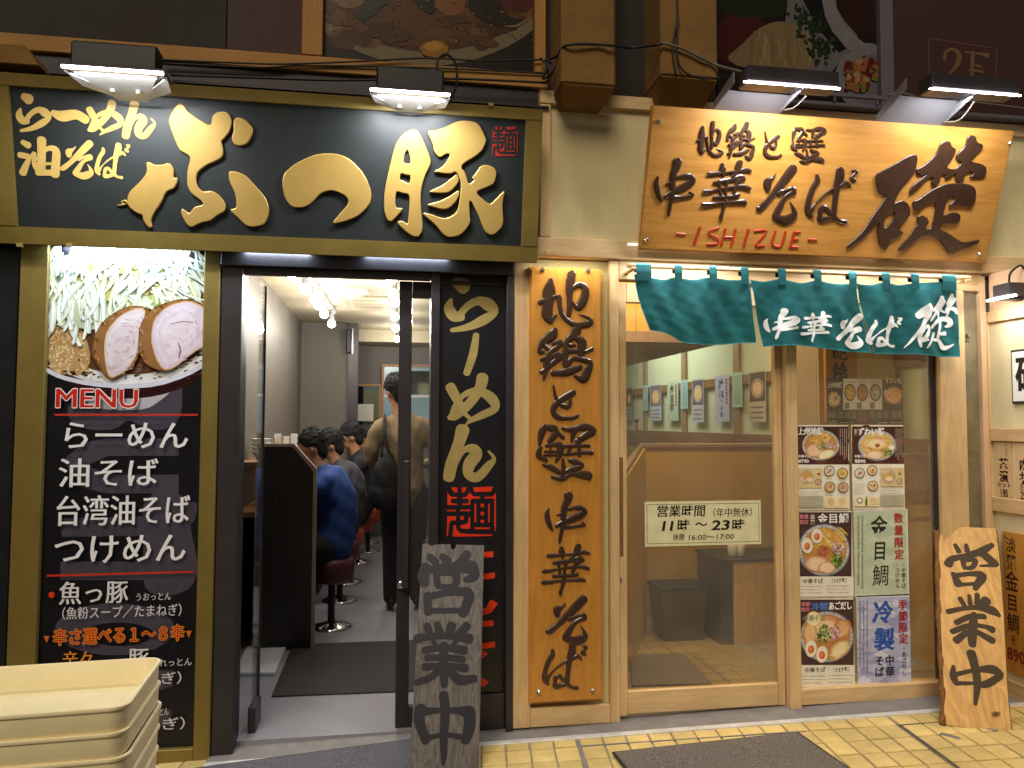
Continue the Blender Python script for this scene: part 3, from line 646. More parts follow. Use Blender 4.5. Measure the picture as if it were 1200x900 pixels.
for ch,bx_ in (('ら',(22,113,57,153)),('一',(62,132,100,140)),('め',(104,121,141,158)),('ん',(147,122,181,159)),('油',(23,164,65,204)),('そ',(71,168,106,206)),('ば',(113,170,151,208))):
    it_=fit(G,ch,bx_)
    pr_=Print(sp,h=-.0035)
    for kd,d in it_: pr_.stroke(d,'c2a25c')
    pr_.build('small_character',M['gprint'],sign)
pr_=Print(sp,h=-.0035)
zs=lambda pts:[(577+(p[0]-155)/645*30,148+(p[1]-115)/660*35) for p in pts]
for lp in SEAL: pr_.poly(lp,'a02c26',z=zs)
pr_.build('seal_character',M['gprint'],sign)
# --- floodlights
def area(name,loc,aim,sx,sy,power,col=(1,1,1),spread=None,parent=None):
    l=bpy.data.lights.new(name,'AREA'); l.shape='RECTANGLE'; l.size=sx; l.size_y=sy; l.energy=power; l.color=col
    if spread: l.spread=spread
    o=bpy.data.objects.new(name,l); COL.objects.link(o); d=(Vector(aim)-Vector(loc))
    o.rotation_euler=(-d).to_track_quat('Z','Y').to_euler(); o.location=loc
    return o
def flood_a(pxl,pxr,Yh,ybk,label,pw):
    a=at(*pxl,Yh); b=at(*pxr,Yh); z=(a.z+b.z)/2; a.z=b.z=z; c=(a+b)/2; w=b.x-a.x
    t=thing('floodlight',label,'lamp',(c.x,ybk,z),'floodlights over the shop signs')
    hs_=box('lamp_housing',c.x-w*.42,c.x+w*.42,Yh+.012,Yh+.10,z+.012,z+.115,M['black'],t,.008)
    box('lamp_rim',c.x-w*.5,c.x+w*.5,Yh-.004,Yh+.13,z+.003,z+.013,M['darkmetal'],t,.002)
    box('led_strip',c.x-w*.49,c.x+w*.49,Yh,Yh+.012,z-.006,z+.003,M['led'],hs_,.001)
    box('lens_strip',c.x-w*.47,c.x+w*.47,Yh+.016,Yh+.04,z-.003,z+.002,M['cream'],hs_,.001)
    pl=Pl((c.x,Yh+.04,z-.001),(1,0,0),(0,1,-.06)); D=ybk-Yh-.04
    w2=w*.5
    prism('side_wing',pl,[(-w2,0),(-w2*.12,D),(-w2*.3,D),(-w2*.86,D*.55)],-.004,0,M['frost'],t)
    prism('side_wing',pl,[(w2,0),(w2*.92,D*.6),(w2*.3,D),(w2*.12,D)],-.004,0,M['frost'],t)
    prism('mounting_bracket',pl,[(-w2*.8,0),(w2*.8,0),(w2*.3,D),(-w2*.3,D)],-.010,-.004,M['white'],t,bev=0)
    for k in (-1,1):
        bm=bmesh.new(); p=pl.w(k*w2*.26,D*.55,-.01); tube(bm,[p,p+Vector((0,0,-.014))],.013,10); bmo('bracket_bolt',bm,M['steel'],t,smooth=False)
    area('lamp_light',(c.x,Yh+.02,z-.015),(c.x,Yh+.28,z-1),w*.9,.10,pw*.8,(.93,.96,1))
    return t,c,z,w
fl1,c1,z1_,w1=flood_a((70,75),(192,86),-.55,-.29,'floodlight with the longest bright strip, above the small gold letters of the black sign',15)
fl2,c2,z2_,w2=flood_a((433,103),(528,111),-.46,-.27,'floodlight with an arched cable, above the right half of the black sign',15)
bm=bmesh.new(); q=at(512,82,-.42)
tube(bm,curve_pts([q+Vector((0,0,-.02)),q+Vector((.005,.0,.05)),q+Vector((.04,.0,.075)),q+Vector((.085,.01,.04)),q+Vector((.09,.03,-.05)),q+Vector((.06,.08,-.12))]),.006,8); bmo('power_cable',bm,M['cable'],fl2,smooth=True)
zTT=(P(765,127,-.31).z+P(1190,150,-.31).z)/2
def flood_b(pxl,pxr,Yh,plx0,plx1,ybk,label,pw):
    a=at(*pxl,Yh); b=at(*pxr,Yh); z=(a.z+b.z)/2; c=(a+b)/2; w=b.x-a.x
    t=thing('floodlight',label,'lamp',(c.x,ybk,z),'floodlights over the shop signs')
    hs_=box('lamp_housing',a.x+.02,b.x,Yh+.006,Yh+.11,z+.006,z+.085,M['darkmetal'],t,.006)
    box('led_strip',a.x,b.x,Yh,Yh+.008,z-.003,z+.003,M['led'],hs_,.001)
    X0=plx0; X1=plx1
    zl=zTT+.034
    hexa('bracket_plate',[(X0,ybk,zl-.03),(X1,ybk,zl-.03),(X1,Yh+.13,z+.01),(X0,Yh+.13,z+.01),(X0,ybk,zl-.026),(X1,ybk,zl-.026),(X1,Yh+.13,z+.014),(X0,Yh+.13,z+.014)],M['plate'],t,.001)
    for X in (X0,X1):
        hexa('bracket_arm',[(X-.003,ybk,zl-.03),(X+.003,ybk,zl-.03),(X+.003,Yh+.02,z-.004),(X-.003,Yh+.02,z-.004),(X-.003,ybk,zl+.0),(X+.003,ybk,zl+.0),(X+.003,Yh+.02,z+.05),(X-.003,Yh+.02,z+.05)],M['plate'],t,.001)
    bm=bmesh.new(); tube(bm,curve_pts([(X1-.02,ybk,zl-.01),(X1+.03,ybk-.08,zl-.03),(X1+.06,Yh+.1,z-.0)]),.004,6); bmo('power_cable',bm,M['greycable'],t,smooth=True)
    area('lamp_light',(c.x,Yh+.02,z-.012),(c.x,Yh+.30,z-1),w*.9,.10,pw*.72,(.97,.96,.98))
    return t
flood_b((872,95),(985,104),-.55,P(838,130,-.32).x,P(915,130,-.32).x,-.30,'white-bracketed floodlight above the left half of the cypress signboard',12)
flood_b((1090,101),(1197,114),-.55,P(1030,130,-.32).x,P(1107,130,-.32).x,-.30,'white-bracketed floodlight above the right end of the cypress signboard',9)
# --- tube lamps tucked under the two signs
ul=thing('strip_light','slim white strip light tucked under the black signboard above the doorway','lamp',(-.3,-.07,2.33))
for k,(x0_,x1_) in enumerate(((-1.5,-.95),(-.68,-.38),(-.12,.28))):
    zz=zb+.03
    box('tube',x0_,x1_,-.066,-.052,zz-.008,zz-.0,M['tube'],ul,.002)
    area('lamp_light',((x0_+x1_)/2,-.064,zz-.012),((x0_+x1_)/2,-.03,zz-1),x1_-x0_,.02,(4.2,1.3,1.3)[k],(.6,.78,1))
# --- menu lightbox
mz0=gz(-1.2)-.005
mb=thing('menu_board','tall black menu board with a ramen bowl photo on top, in a gold frame','sign',(-1.2,-.03,mz0))
box('frame_stile',-1.655,-1.537,-.045,.0,mz0,2.33,M['gold'],mb,.004); box('frame_stile',-.862,-.79,-.045,.0,mz0-.0,2.33,M['gold'],mb,.004)
box('frame_rail',-1.537,-.862,-.043,.0,mz0,.012,M['gold'],mb,.003)
box('panel_backing',-1.537,-.862,-.012,.0,.012,2.33,M['blackpanel'],mb,0)
mp_=Pl((0,-.0125,0)); a0,b0,a1,b1=-1.536,.013,-.863,2.33
pr=Print(mp_,(a0,b0,a1,b1))
pr.poly(rectp(a0,b0,a1,b1),'141219',px=False)
za=zm(0,440,3.4615); zb_=zm(0,660,3.748); zc=zm(50,285,4.615)
GP='48424f'
pr.poly([(275,100),(275,160),(300,200),(370,222),(470,220),(520,175),(570,205),(650,225),(710,200),(738,150),(740,20),(700,0),(600,60),(400,80)],GP,z=za,smooth=1)
pr.poly([(725,255),(430,255),(330,275),(258,345),(330,455),(430,478),(725,478),(725,402),(440,402),(350,365),(440,326),(725,326)],GP,z=za)
pr.poly([(250,580),(600,570),(600,650),(250,655)],GP,z=za); pr.poly([(245,755),(580,755),(580,830),(245,830)],GP,z=za)
pr.poly([(590,600),(570,540),(620,480),(650,445),(690,445),(720,480),(770,510),(805,520),(790,590),(770,600),(790,700),(805,780),(780,860),(700,895),(620,890),(580,850),(580,700)],GP,z=za,smooth=1)
pr.ell(505,290,265,115,GP,z=zb_); pr.ell(520,312,155,52,'141219',z=zb_); pr.poly([(690,470),(760,470),(760,540),(690,560)],GP,z=zb_)
pr.poly([(690,640),(752,640),(752,715),(690,715)],GP,z=zb_)
# bowl photograph
pr.poly([(200,830),(700,795),(640,850),(560,900),(400,905),(280,890)],'b5b3bb',z=zc,smooth=1)
pr.ell(470,420,560,420,'3a1218',n=60,z=zc); 
pr.ell(470,392,575,385,'d8dae2',n=60,z=zc); pr.ell(470,392,566,376,'b23a40',n=60,z=zc); pr.ell(470,394,562,372,'e4e6ea',n=60,z=zc)
pr.ell(468,385,500,330,'c9cfd0',n=60,z=zc); pr.ell(470,420,470,290,'5b3a24',n=60,z=zc)
r2=random.Random(3)
pr.cycle(12)
for _ in range(110):   # broth glints and dark herbs
    x,y=r2.uniform(240,880),r2.uniform(560,735); pr.ell(x,y,r2.uniform(4,16),r2.uniform(2,7),r2.choice(['6e4a30','7c5a3c','473022','8a6a48','2d2618']),n=7,rot=r2.uniform(-.6,.2),z=zc,j=.3,rnd=r2)
pr.cycle(0)
pr.poly([(30,430),(180,425),(240,520),(262,620),(235,700),(180,720),(30,690)],'b79462',z=zc,smooth=1)
pr.cycle(20)
for _ in range(420):   # chopped garlic
    x,y=r2.uniform(35,250),r2.uniform(430,712); 
    if x>140+ (y-430)*.42+40: continue
    pr.ell(x,y,r2.uniform(4,11),r2.uniform(3,8),r2.choice(['d9bd8c','c8a56c','e6d2a6','b98d52','dcc79a','a87c48']),n=6,rot=r2.uniform(0,3),z=zc,j=.3,rnd=r2)
pr.cycle(0)
for _ in range(16): 
    x=r2.uniform(60,240); pr.ell(x,r2.uniform(690,715),r2.uniform(8,18),r2.uniform(3,8),r2.choice(['2a2418','3d3a20']),n=6,z=zc,j=.4,rnd=r2)
pr.poly([(20,300),(150,60),(160,-30),(640,-30),(700,60),(800,120),(860,260),(850,330),(640,330),(560,360),(420,390),(330,460),(240,470),(150,440),(20,440)],'c9d6c0',z=zc,smooth=1)
for _ in range(60):    # cabbage pieces
    x,y=r2.uniform(200,800),r2.uniform(30,330); pr.ell(x,y,r2.uniform(18,46),r2.uniform(12,30),r2.choice(['c8d38a','d8dfa4','b4c46c','e2e7c0','cfc27a','a9a45a']),n=9,rot=r2.uniform(0,3),z=zc,j=.25,rnd=r2)
for _ in range(40):
    x,y=r2.uniform(60,640),r2.uniform(120,440); pr.ell(x,y,r2.uniform(10,26),r2.uniform(5,14),r2.choice(['7d7648','8c8a5e','5e6b48','b59a5e']),n=7,rot=r2.uniform(0,3),z=zc,j=.4,rnd=r2)
def sprout(x,y,L,an,w,c):
    b_=r2.uniform(-.35,.35); pts=[(x+L*t*math.cos(an+b_*(t-.5)),y+L*t*math.sin(an+b_*(t-.5)),w*(.75+.5*math.sin(3.14*t))) for t in (0,.33,.66,1)]
    pts2=[(p[0]+w*.22,p[1]+w*.12,p[2]) for p in pts]
    pr.stroke(pts2,'b4b994',z=zc,n=2); pr.stroke(pts,c,z=zc,n=2); pr.stroke([(p[0]-w*.18,p[1]-w*.1,p[2]*.3) for p in pts],'f2f6f2',z=zc,n=2)
pr.cycle(130)
for _ in range(210):
    x,y=r2.uniform(30,840),r2.uniform(-10,330); an=r2.uniform(.2,2.6) if x>420 else r2.uniform(1.2,2.3)
    sprout(x,y,r2.uniform(60,170),an,r2.uniform(7,15),r2.choice(['dde3c8','cdd8bc','e4e8cc','d2dcb4','d8dca8']))
for _ in range(38):
    x,y=r2.uniform(60,330),r2.uniform(230,380); sprout(x,y,r2.uniform(90,190),r2.uniform(1.35,1.95),r2.uniform(13,22),r2.choice(['dfe9e4','cfdcd4','d3e2e4','e8efe4']))
pr.cycle(0)
# pork slices
def slice_(rind,face,cols,c0):
    pr.poly(rind,'5c3a1c',z=zc,smooth=1); cx=sum(p[0] for p in rind)/len(rind); cy=sum(p[1] for p in rind)/len(rind)
    pr.poly([(cx+(p[0]-cx)*.975,cy+(p[1]-cy)*.975) for p in rind],'8c6238',z=zc,smooth=1)
    for k_ in range(40):
        i=r2.randrange(len(rind)); a=rind[i]; t=r2.random(); b=rind[(i+1)%len(rind)]; x=a[0]+(b[0]-a[0])*t; y=a[1]+(b[1]-a[1])*t; f=r2.uniform(.88,.97)
        pr.ell(cx+(x-cx)*f,cy+(y-cy)*f,r2.uniform(6,18),r2.uniform(4,9),r2.choice(['9c6c3c','70481f','ab7c4a','63401c']),n=7,rot=r2.uniform(0,3),z=zc,j=.3,rnd=r2)
    pr.poly(face,'c9a476',z=zc,smooth=1); cx,cy=c0
    for k_,c in enumerate(cols): f=.955-.12*k_; pr.poly([(cx+(p[0]-cx)*f,cy+(p[1]-cy)*f) for p in face],c,z=zc,smooth=1)
s1r=[(372,742),(325,700),(290,640),(268,600),(285,500),(325,430),(400,370),(480,338),(560,345),(590,375),(570,470),(540,560),(510,650),(440,710)]
s1f=[(368,738),(345,670),(335,560),(352,470),(420,395),(500,352),(562,352),(556,420),(530,520),(512,620),(450,700)]
slice_(s1r,s1f,['d0c2c4','d8ccd0','d2c5ca'],(455,540))
s2r=[(650,698),(560,660),(520,580),(528,450),(575,370),(660,325),(760,300),(860,320),(905,380),(905,540),(820,600),(730,670)]
s2f=[(655,692),(612,620),(588,520),(605,410),(680,340),(790,308),(880,345),(905,400),(900,545),(810,600),(715,680)]
slice_(s2r,s2f,['cfc0cb','d6cad5','d2c4cf','d9cdd6'],(735,490))
for cx,cy,x0_,x1_,y0_,y1_ in ((735,490,620,870,360,640),(450,540,360,540,400,690)):
    pr.cycle(12)
    for _ in range(60):
        x,y=r2.uniform(x0_,x1_),r2.uniform(y0_,y1_); an=math.atan2(y-cy,x-cx)+1.57; L=r2.uniform(10,34)
        pr.stroke([(x,y,1.6),(x+L*.5*math.cos(an),y+L*.5*math.sin(an),2.6),(x+L*math.cos(an+.2),y+L*math.sin(an+.2),1.2)],r2.choice(['b89aa8','c7a9b4','a9838f','e4dae2']),z=zc,n=2)
    pr.cycle(0)
pr.stroke([(738,540,4),(750,580,6),(742,620,5)],'7a5560',z=zc); pr.stroke([(700,440,3),(760,425,4),(820,430,3)],'a08490',z=zc)
pr.poly([(20,668),(100,712),(250,748),(450,765),(620,752),(780,700),(905,630),(905,655),(790,722),(630,776),(450,790),(250,772),(100,736),(20,694)],'cfd0de',z=zc,smooth=1)
# lettering
def sz(px_,Y=-.0125): return abs(at(150,500,Y).z-at(150,500+px_,Y).z)
def T(x,y,h,body,col,x1=None,off=.0,mi=.022,shear=0.0):
    V,_=glyph(body,off); w=max(v[0] for v in V)
    s_=sz(h)
    off=off*.3; mi=mi*.62
    a,_b=mp_.ab(x,y); sx=1
    if x1: a1,_=mp_.ab(x1,y); sx=(a1-a)/(w*s_)
    pr.text(body,a,_b,s_,col,off=off,sx=sx,mincho=mi)
for d in ((-1,-1),(1,-1),(-1,1),(1,1),(0,-1.4),(0,1.4)): T(66+d[0]*.9,451+d[1]*.9,31,'MENU','e8d8d8',x1=163+d[0]*.9,mi=.03)
T(66,451,31,'MENU','c0261c',x1=163,mi=.03)
pr.poly([(66,485),(233,485),(233,487.2),(66,487.2)],'c23320'); pr.poly([(57,672.5),(228,668),(228,670.2),(57,675)],'c23320')
T(72,493,36,'らーめん','e8e6ea',x1=222,off=.006); T(70,537,36,'油そば','e8e6ea',x1=187,off=.004); T(66,581,37,'台湾油そば','e8e6ea',x1=224,off=.004); T(64,626,37,'つけめん','e8e6ea',x1=219,off=.006)
pr.ell(62.5,696,3.6,3.6,'d8361e'); T(71,681,28,'魚っ豚','dcdade',x1=152,off=.004); T(160,694,10,'うおっとん','d0ced4',x1=202,mi=.01)
T(66,711,15,'（魚粉スープ／たまねぎ）','d0ced4',x1=214,mi=.012)
for d in ((-1,0),(1,0),(0,-1),(0,1)): T(64+d[0],736+d[1],20,'辛さ選べる１〜８辛','e08a28',x1=217+d[0],mi=.02)
T(64,736,20,'辛さ選べる１〜８辛','b8301a',x1=217,mi=.008)
pr.poly([(53.5,744),(60,743.7),(57,752)],'d06a28'); pr.poly([(219,738),(226,737.7),(222.5,746)],'d06a28')
T(75,762,20,'辛々','e08a28',x1=110); T(152,758,27,'豚','dcdade',x1=176); T(178,771,10,'かれっとん','d0ced4',x1=226,mi=.01)
T(150,788,15,'まねぎ）','d0ced4',x1=214,mi=.012); T(176,828,10,'ぶっとん','d0ced4',x1=199,mi=.01); T(146,842,15,'まねぎ）','d0ced4',x1=218,mi=.012)
pr.build('menu_print',M['gprint'],mb)
# --- door frame, sliding door
df=thing('door_frame','dark bronze metal door frame around the open noodle shop doorway','door frame',(-.05,0,0))
gzl=gz(-.7)
box('jamb',-.788,-.692,-.03,.12,gzl,2.235,M['darkmetal'],df,.004); box('jamb',.201,.243,-.03,.10,gz(.2),2.235,M['darkmetal'],df,.003)
box('transom',-.788,.612,-.05,.12,2.235,2.345,M['darkmetal'],df,.004)
box('transom_rail',-.69,.2,-.02,.02,2.20,2.234,M['darkmetal'],df,.002)
box('jamb',.577,.612,-.04,.10,gz(.6)+.02,2.235,M['darkmetal'],df,.003)
sdr=thing('sliding_door','dark framed sliding glass door pushed to the right, with a bar handle and round lock','door',(.12,.04,.02))
box('stile',.047,.110,.03,.07,.02,2.2,M['darkmetal'],sdr,.003); box('stile',.30,.36,.03,.07,.02,2.2,M['darkmetal'],sdr,.003)
box('rail',.111,.299,.032,.068,.02,.12,M['darkmetal'],sdr,.002); box('rail',.111,.299,.032,.068,2.12,2.2,M['darkmetal'],sdr,.002)
box('glass_pane',.111,.299,.047,.053,.121,2.119,M['glass'],sdr,0)
bm=bmesh.new(); pA=P(476.5,540,.0); pB=P(476.5,690,.0); bxb(pA.x-.014,pA.x+.014,-.012,.004,pB.z,pA.z,.003,bm); hd_=bmo('handle',bm,M['darkmetal'],sdr)
for zz in (pA.z-.04,pB.z+.04): box('handle_post',pA.x-.006,pA.x+.006,.004,.03,zz-.01,zz+.01,M['darkmetal'],hd_,0)
bm=bmesh.new(); c=P(470,685,.02); tube(bm,[c+Vector((0,.012,0)),c+Vector((0,-.008,0)),c+Vector((0,-.012,0))],[.02,.02,.014],18); bmo('lock',bm,M['chrome'],sdr,smooth=True)
# side glass panel standing inward on the left
sg=thing('glass_side_panel','clear glass panel with a dark base rail, running inward at the left of the doorway','panel',(-.63,.3,0))
box('glass_pane',-.64,-.634,.13,.30,.12,2.2,M['glass'],sg,0); box('base_rail',-.655,-.618,.13,.30,.0,.12,M['darkmetal'],sg,.003); box('edge_post',-.645,-.629,.3005,.31,0,2.2,M['darkmetal'],sg,.001)
# --- narrow vertical black panel
vp=thing('vertical_sign_panel','narrow black panel with gold brush letters running down beside the sliding door','sign',(.41,0,0))
box('panel_board',.244,.576,.02,.045,.17,2.235,M['blackpanel'],vp,.002); box('lower_rail',.244,.576,.0,.06,gz(.4)+.02,.168,M['darkmetal'],vp,.003)
box('upper_trim',.246,.574,.008,.02,2.19,2.205,M['darkmetal'],vp,.002)
vpl=Pl((0,.0195,0))
pr=Print(vpl)
for ch,bx_ in (('ら',(526,331,580,387)),('棒',(547,393,558,437)),('め',(527,443,580,498)),('ん',(526,504,579,559))): pr.glyphs(G,ch,bx_,'a8935a')
zs=zm(510,560,11.24)
for lp in SEAL: pr.poly(lp,'e0391a',z=zs)
for k,ch in enumerate('にんにく'):
    a,b=vpl.ab(554.5,641+k*40.5); pr.text(ch,a,b,.185,'e8421c',off=.035,vertical=True,sx=1.35,mincho=.02)
pr.build('panel_lettering',M['gprint'],vp)
# ================================================================== CENTRE PILLAR
pil=thing('pillar_cladding','pale wood framed cream stucco pillar between the two shops','pillar',(.9,0,0))
z0p=gz(.9)+.018
box('stucco_panel',.70,1.13,.012,.10,z0p,2.33,M['stucco'],pil,0)
box('stile',.614,.703,-.03,.10,z0p,2.33,M['lightwood'],pil,.004); box('stile',1.108,1.158,-.03,.10,z0p,2.33,M['lightwood'],pil,.004)
box('bottom_rail',.703,1.108,-.028,.08,z0p,.10,M['lightwoodx'],pil,.004)
# tall vertical cypress board
vb=thing('vertical_signboard','tall narrow cypress board with carved dark brush letters and four corner screws','sign',(.9,-.05,.12))
vbl=Pl((0,-.06,0)); e=[vbl.ab(*p) for p in ((622,312),(708,312),(704,821),(619,821))]
vx0=(e[0][0]+e[3][0])/2; vx1=(e[1][0]+e[2][0])/2; vz0=e[2][1]; vz1=e[0][1]
vbd=prism('board',vbl,rectp(vx0,vz0,vx1,vz1),-.04,0,M['boardwood'],vb,bev=.010)
for ch,bx_ in (('地',(632,321,692,381)),('鶏',(632,384,694,444)),('と',(648,452,677,490)),('蟹',(631,499,695,561)),('中',(641,581,685,636)),('華',(636,640,690,698)),('そ',(641,702,685,751)),('ば',(638,757,687,806))):
    rchar(vb,vbl,ch,bx_,M['ink'],h=.009,base=-.001,name='carved_character')
def screw(pl,x,y,par,r=.011):
    a,b=pl.ab(x,y); bm=bmesh.new(); p=pl.w(a,b,0); tube(bm,[p,p+pl.n*.008,p+pl.n*.014],[r,r,r*.55],12); bmo('screw',bm,M['screw'],par,smooth=False)
for x,y in ((636,316),(689,317),(631,811),(694,809)): screw(vbl,x,y,vbd)
# ================================================================== RIGHT SHOP FASCIA
fa=thing('fascia','pale wood framed cream fascia above the wooden shop front','fascia',(2.3,-.03,2.33))
box('cream_panel',.77,4.4,-.02,.05,2.43,3.16,M['creampanel'],fa,0)
box('stile',.742,.80,-.042,.05,2.435,3.12,M['lightwood'],fa,.004)
box('top_rail',.742,4.4,-.045,.05,3.121,3.19,M['lightwoodx'],fa,.004)
box('lintel_beam',.705,4.4,-.05,.05,2.335,2.432,M['lightwoodx'],fa,.004)
box('lower_lintel',1.16,3.26,-.02,.06,2.235,2.333,M['lightwoodx'],fa,.004)
for x_,y_ in ((646,297),(708,132)):
    p=P(x_,y_,-.05); box('wood_block',p.x-.03,p.x+.03,-.065,-.0505,p.z-.012,p.z+.012,M['lightwoodx'],fa,.002)
# cypress signboard, tilted forward
yb2,yt2=-.09,-.31
zB=(P(748,293,yb2).z+P(1155,308,yb2).z)/2; zT=(P(765,127,yt2).z+P(1190,150,yt2).z)/2
wp=Pl((0,yb2,zB),(1,0,0),(0,yt2-yb2,zT-zB)); WH=Vector((0,yt2-yb2,zT-zB)).length
wx0=(P(748,293,yb2).x+P(765,127,yt2).x)/2; wx1=(P(1155,308,yb2).x+P(1190,150,yt2).x)/2
print('wood sign',P(748,293,yb2).x,P(765,127,yt2).x,P(1155,308,yb2).x,P(1190,150,yt2).x,P(748,293,yb2).z,P(1155,308,yb2).z,P(765,127,yt2).z,P(1190,150,yt2).z)
ws=thing('wooden_signboard','large cypress signboard tilted forward, with carved dark letters and red roman letters','sign',(2.35,yb2,zB))
wbd=prism('board',wp,rectp(wx0,0,wx1,WH),-.028,0,M['signwood'],ws,bev=.007)
for ch,bx_ in (('地',(817,144,846,182)),('鶏',(852,145,884,185)),('と',(896,154,915,184)),('蟹',(928,150,966,190)),('中',(769,190,812,253)),('華',(824,191,879,258)),('そ',(888,198,930,258)),('ば',(946,200,1003,260))):
    rchar(ws,wp,ch,bx_,M['ink'],h=.010,base=-.001,name='carved_character')
zC=zm(980,150,6)
for key,hl in (('石',G['石h']),('林',()),('疋',())):
    raised(wp,[('o',zC(G[key][0][1]))],.012,M['ink'],'carved_character',ws,[zC(q) for q in hl],base=-.001)
zr=zm(740,120,2.609)
def rs(*a): return ('s',[(740+a[i]/2.609,120+a[i+1]/2.609,a[i+2]/2.609) for i in range(0,len(a),3)])
for st in ([rs(140,402,9,163,404,9)],[rs(210,383,11,193,430,11)],[rs(265,385,9,240,393,9,240,405,9,262,415,9,262,432,9,232,434,9)],[rs(287,388,10,275,435,10),rs(318,389,10,306,436,10),rs(283,412,8,312,413,8)],[rs(357,390,11,344,437,11)],[rs(377,393,8,412,394,8,380,436,9,404,438,8)],[rs(440,394,9,430,428,9,440,440,9,458,438,9,470,396,9)],[rs(497,397,10,485,442,10),rs(497,398,8,514,397,8),rs(492,420,8,508,419,8),rs(485,442,8,508,443,8)],[rs(542,420,9,564,421,9)]):
    raised(wp,st,.006,M['redink'],'red_letter',ws,base=-.001)
for x,y in ((772,142),(757,281),(1183,168),(1147,298)): screw(wp,x,y,wbd)
ul2=thing('strip_light','slim strip light hidden under the cypress signboard, above the teal curtain','lamp',(2.0,-.05,2.32))
for x0_,x1_,pw in ((1.2,1.75,3),(2.25,2.6,1.5),(2.75,3.1,1.4)):
    box('tube',x0_,x1_,-.060,-.0535,zB+.03,zB+.036,M['tube'],ul2,.001)
    area('lamp_light',((x0_+x1_)/2,-.15,zB-.03),((x0_+x1_)/2,-.17,1.4),x1_-x0_,.02,pw,(.92,.95,1))
area('lamp_light',(.9,-.12,2.33),(.9,-.05,1),.3,.02,1.0,(1,.95,.85))
# ================================================================== NOREN
def Sn(a,b):
    top=2.26; t=max(0,top-b)
    return .011*math.sin(a*25+3*t)*min(1,t*7)+.018*math.sin(a*9.3+.8)*min(1,t*4)+.010*abs(math.sin(a*15.2+.5))*max(0,1-t*3)*min(1,t*20)+.03*t*math.sin(a*5+2)+.004*math.sin(a*47+b*30)*min(1,t*5)+.0009*math.sin(a*73-b*52+2*math.sin(b*19))*min(1,t*6)+.0007*math.sin(a*31+b*118+3*math.sin(a*13))*min(1,t*6)
npl=Pl((0,-.13,0),disp=Sn)
no=thing('noren_curtain','teal cloth shop curtain with white brush letters hanging on a pole over the wooden door','curtain',(2.2,-.13,2.28))
bm=bmesh.new(); a=at(735,316,-.13); b=at(1137,328,-.13); zz=2.285
tube(bm,[Vector((a.x,-.13,zz)),Vector((b.x,-.13,zz))],.011,10); pol=bmo('pole',bm,M['lightwoodx'],no,smooth=True)
print('pole z',a.z,b.z)
for X in (a.x+.03,b.x-.03): box('pole_bracket',X-.012,X+.012,-.15,-.02,zz-.022,zz-.012,M['lightwoodx'],pol,.002)
def lerp(P_,t):
    n=len(P_)-1; i=min(int(t*n),n-1); f=t*n-i; return (P_[i][0]*(1-f)+P_[i+1][0]*f,P_[i][1]*(1-f)+P_[i+1][1]*f)
pan=[([(743.3,321),(775,328),(790,325),(812,328),(832,325),(855,328),(878,327.5)],[(760,388),(782,392),(800,402),(822,404),(845,403.5),(868,402),(889,401)]),
     ([(879,327.5),(895,330),(915,327),(937,332),(957,329),(980,333),(1003,332)],[(897,406),(915,405),(938,405.5),(960,408),(981,411),(1002,412),(1021.5,413.5)]),
     ([(1004,332),(1020,334),(1036,331),(1052,334),(1070,332),(1090,331),(1119,329.5)],[(1024,414.5),(1041,415),(1058,415),(1075,416),(1092,417),(1110,418),(1128,418)])]
for ti,(tp,bt) in enumerate(pan):
    tp_=[tuple(p) for p in cat(tp,5)]; bt_=[tuple(p) for p in cat(bt,5)]
    bm=bmesh.new(); NX,NY=70,40; grid=[]
    for j in range(NY+1):
        row=[]
        for i in range(NX+1):
            s_=i/NX; A=lerp(tp_,s_); B=lerp(bt_,s_); f=j/NY
            bow=(-5*math.sin(f*math.pi)*(1-s_)**3 if ti==0 else 0)
            x=A[0]+(B[0]-A[0])*f+bow*0.5; y=A[1]+(B[1]-A[1])*f
            q=npl.ab(x,y); row.append(bm.verts.new(npl.w(q[0],q[1],0)))
        grid.append(row)
    for j in range(NY):
        for i in range(NX): bm.faces.new((grid[j][i],grid[j+1][i],grid[j+1][i+1],grid[j][i+1]))
    ret=bmesh.ops.solidify(bm,geom=bm.faces[:],thickness=.0012)
    bmo('cloth_panel',bm,M['teal'],no,smooth=True)
for k,x in enumerate((753,793.5,834,871,914.5,956,997,1036,1070,1110)):
    w_=(9 if k==0 else 8 if k==9 else 4.5); y=318+(x-745)*.03
    p0=at(x-w_,y,-.13).x; p1=at(x+w_,y,-.13).x
    bm=bmesh.new(); prof=[(-.116,zz-.03),(-.116,zz+.004),(-.13,zz+.0145),(-.146,zz+.004),(-.149,zz-.03),(-.148,zz-.075)]
    va=[[bm.verts.new((X,yy,z_)) for yy,z_ in prof] for X in (p0,p1)]
    for i in range(len(prof)-1): bm.faces.new((va[0][i],va[1][i],va[1][i+1],va[0][i+1]))
    bmesh.ops.solidify(bm,geom=bm.faces[:],thickness=.0015)
    bmo('hanging_loop',bm,M['teal'],no)
pr=Print(npl,h=.0022)
for ch,bx_ in (('中',(899,365,932,397)),('華',(937,367,972,401)),('そ',(978,371,1010,405)),('ば',(1018,373,1056,406)),('礎',(1058,346,1121,408))): 
    for kd,d in fit(G,ch,bx_): pr.stroke(d,'e4e8e6',n=6,k=1.1 if ch!='礎' else 1.0)
pr.build('curtain_lettering',M['cprint'],no)
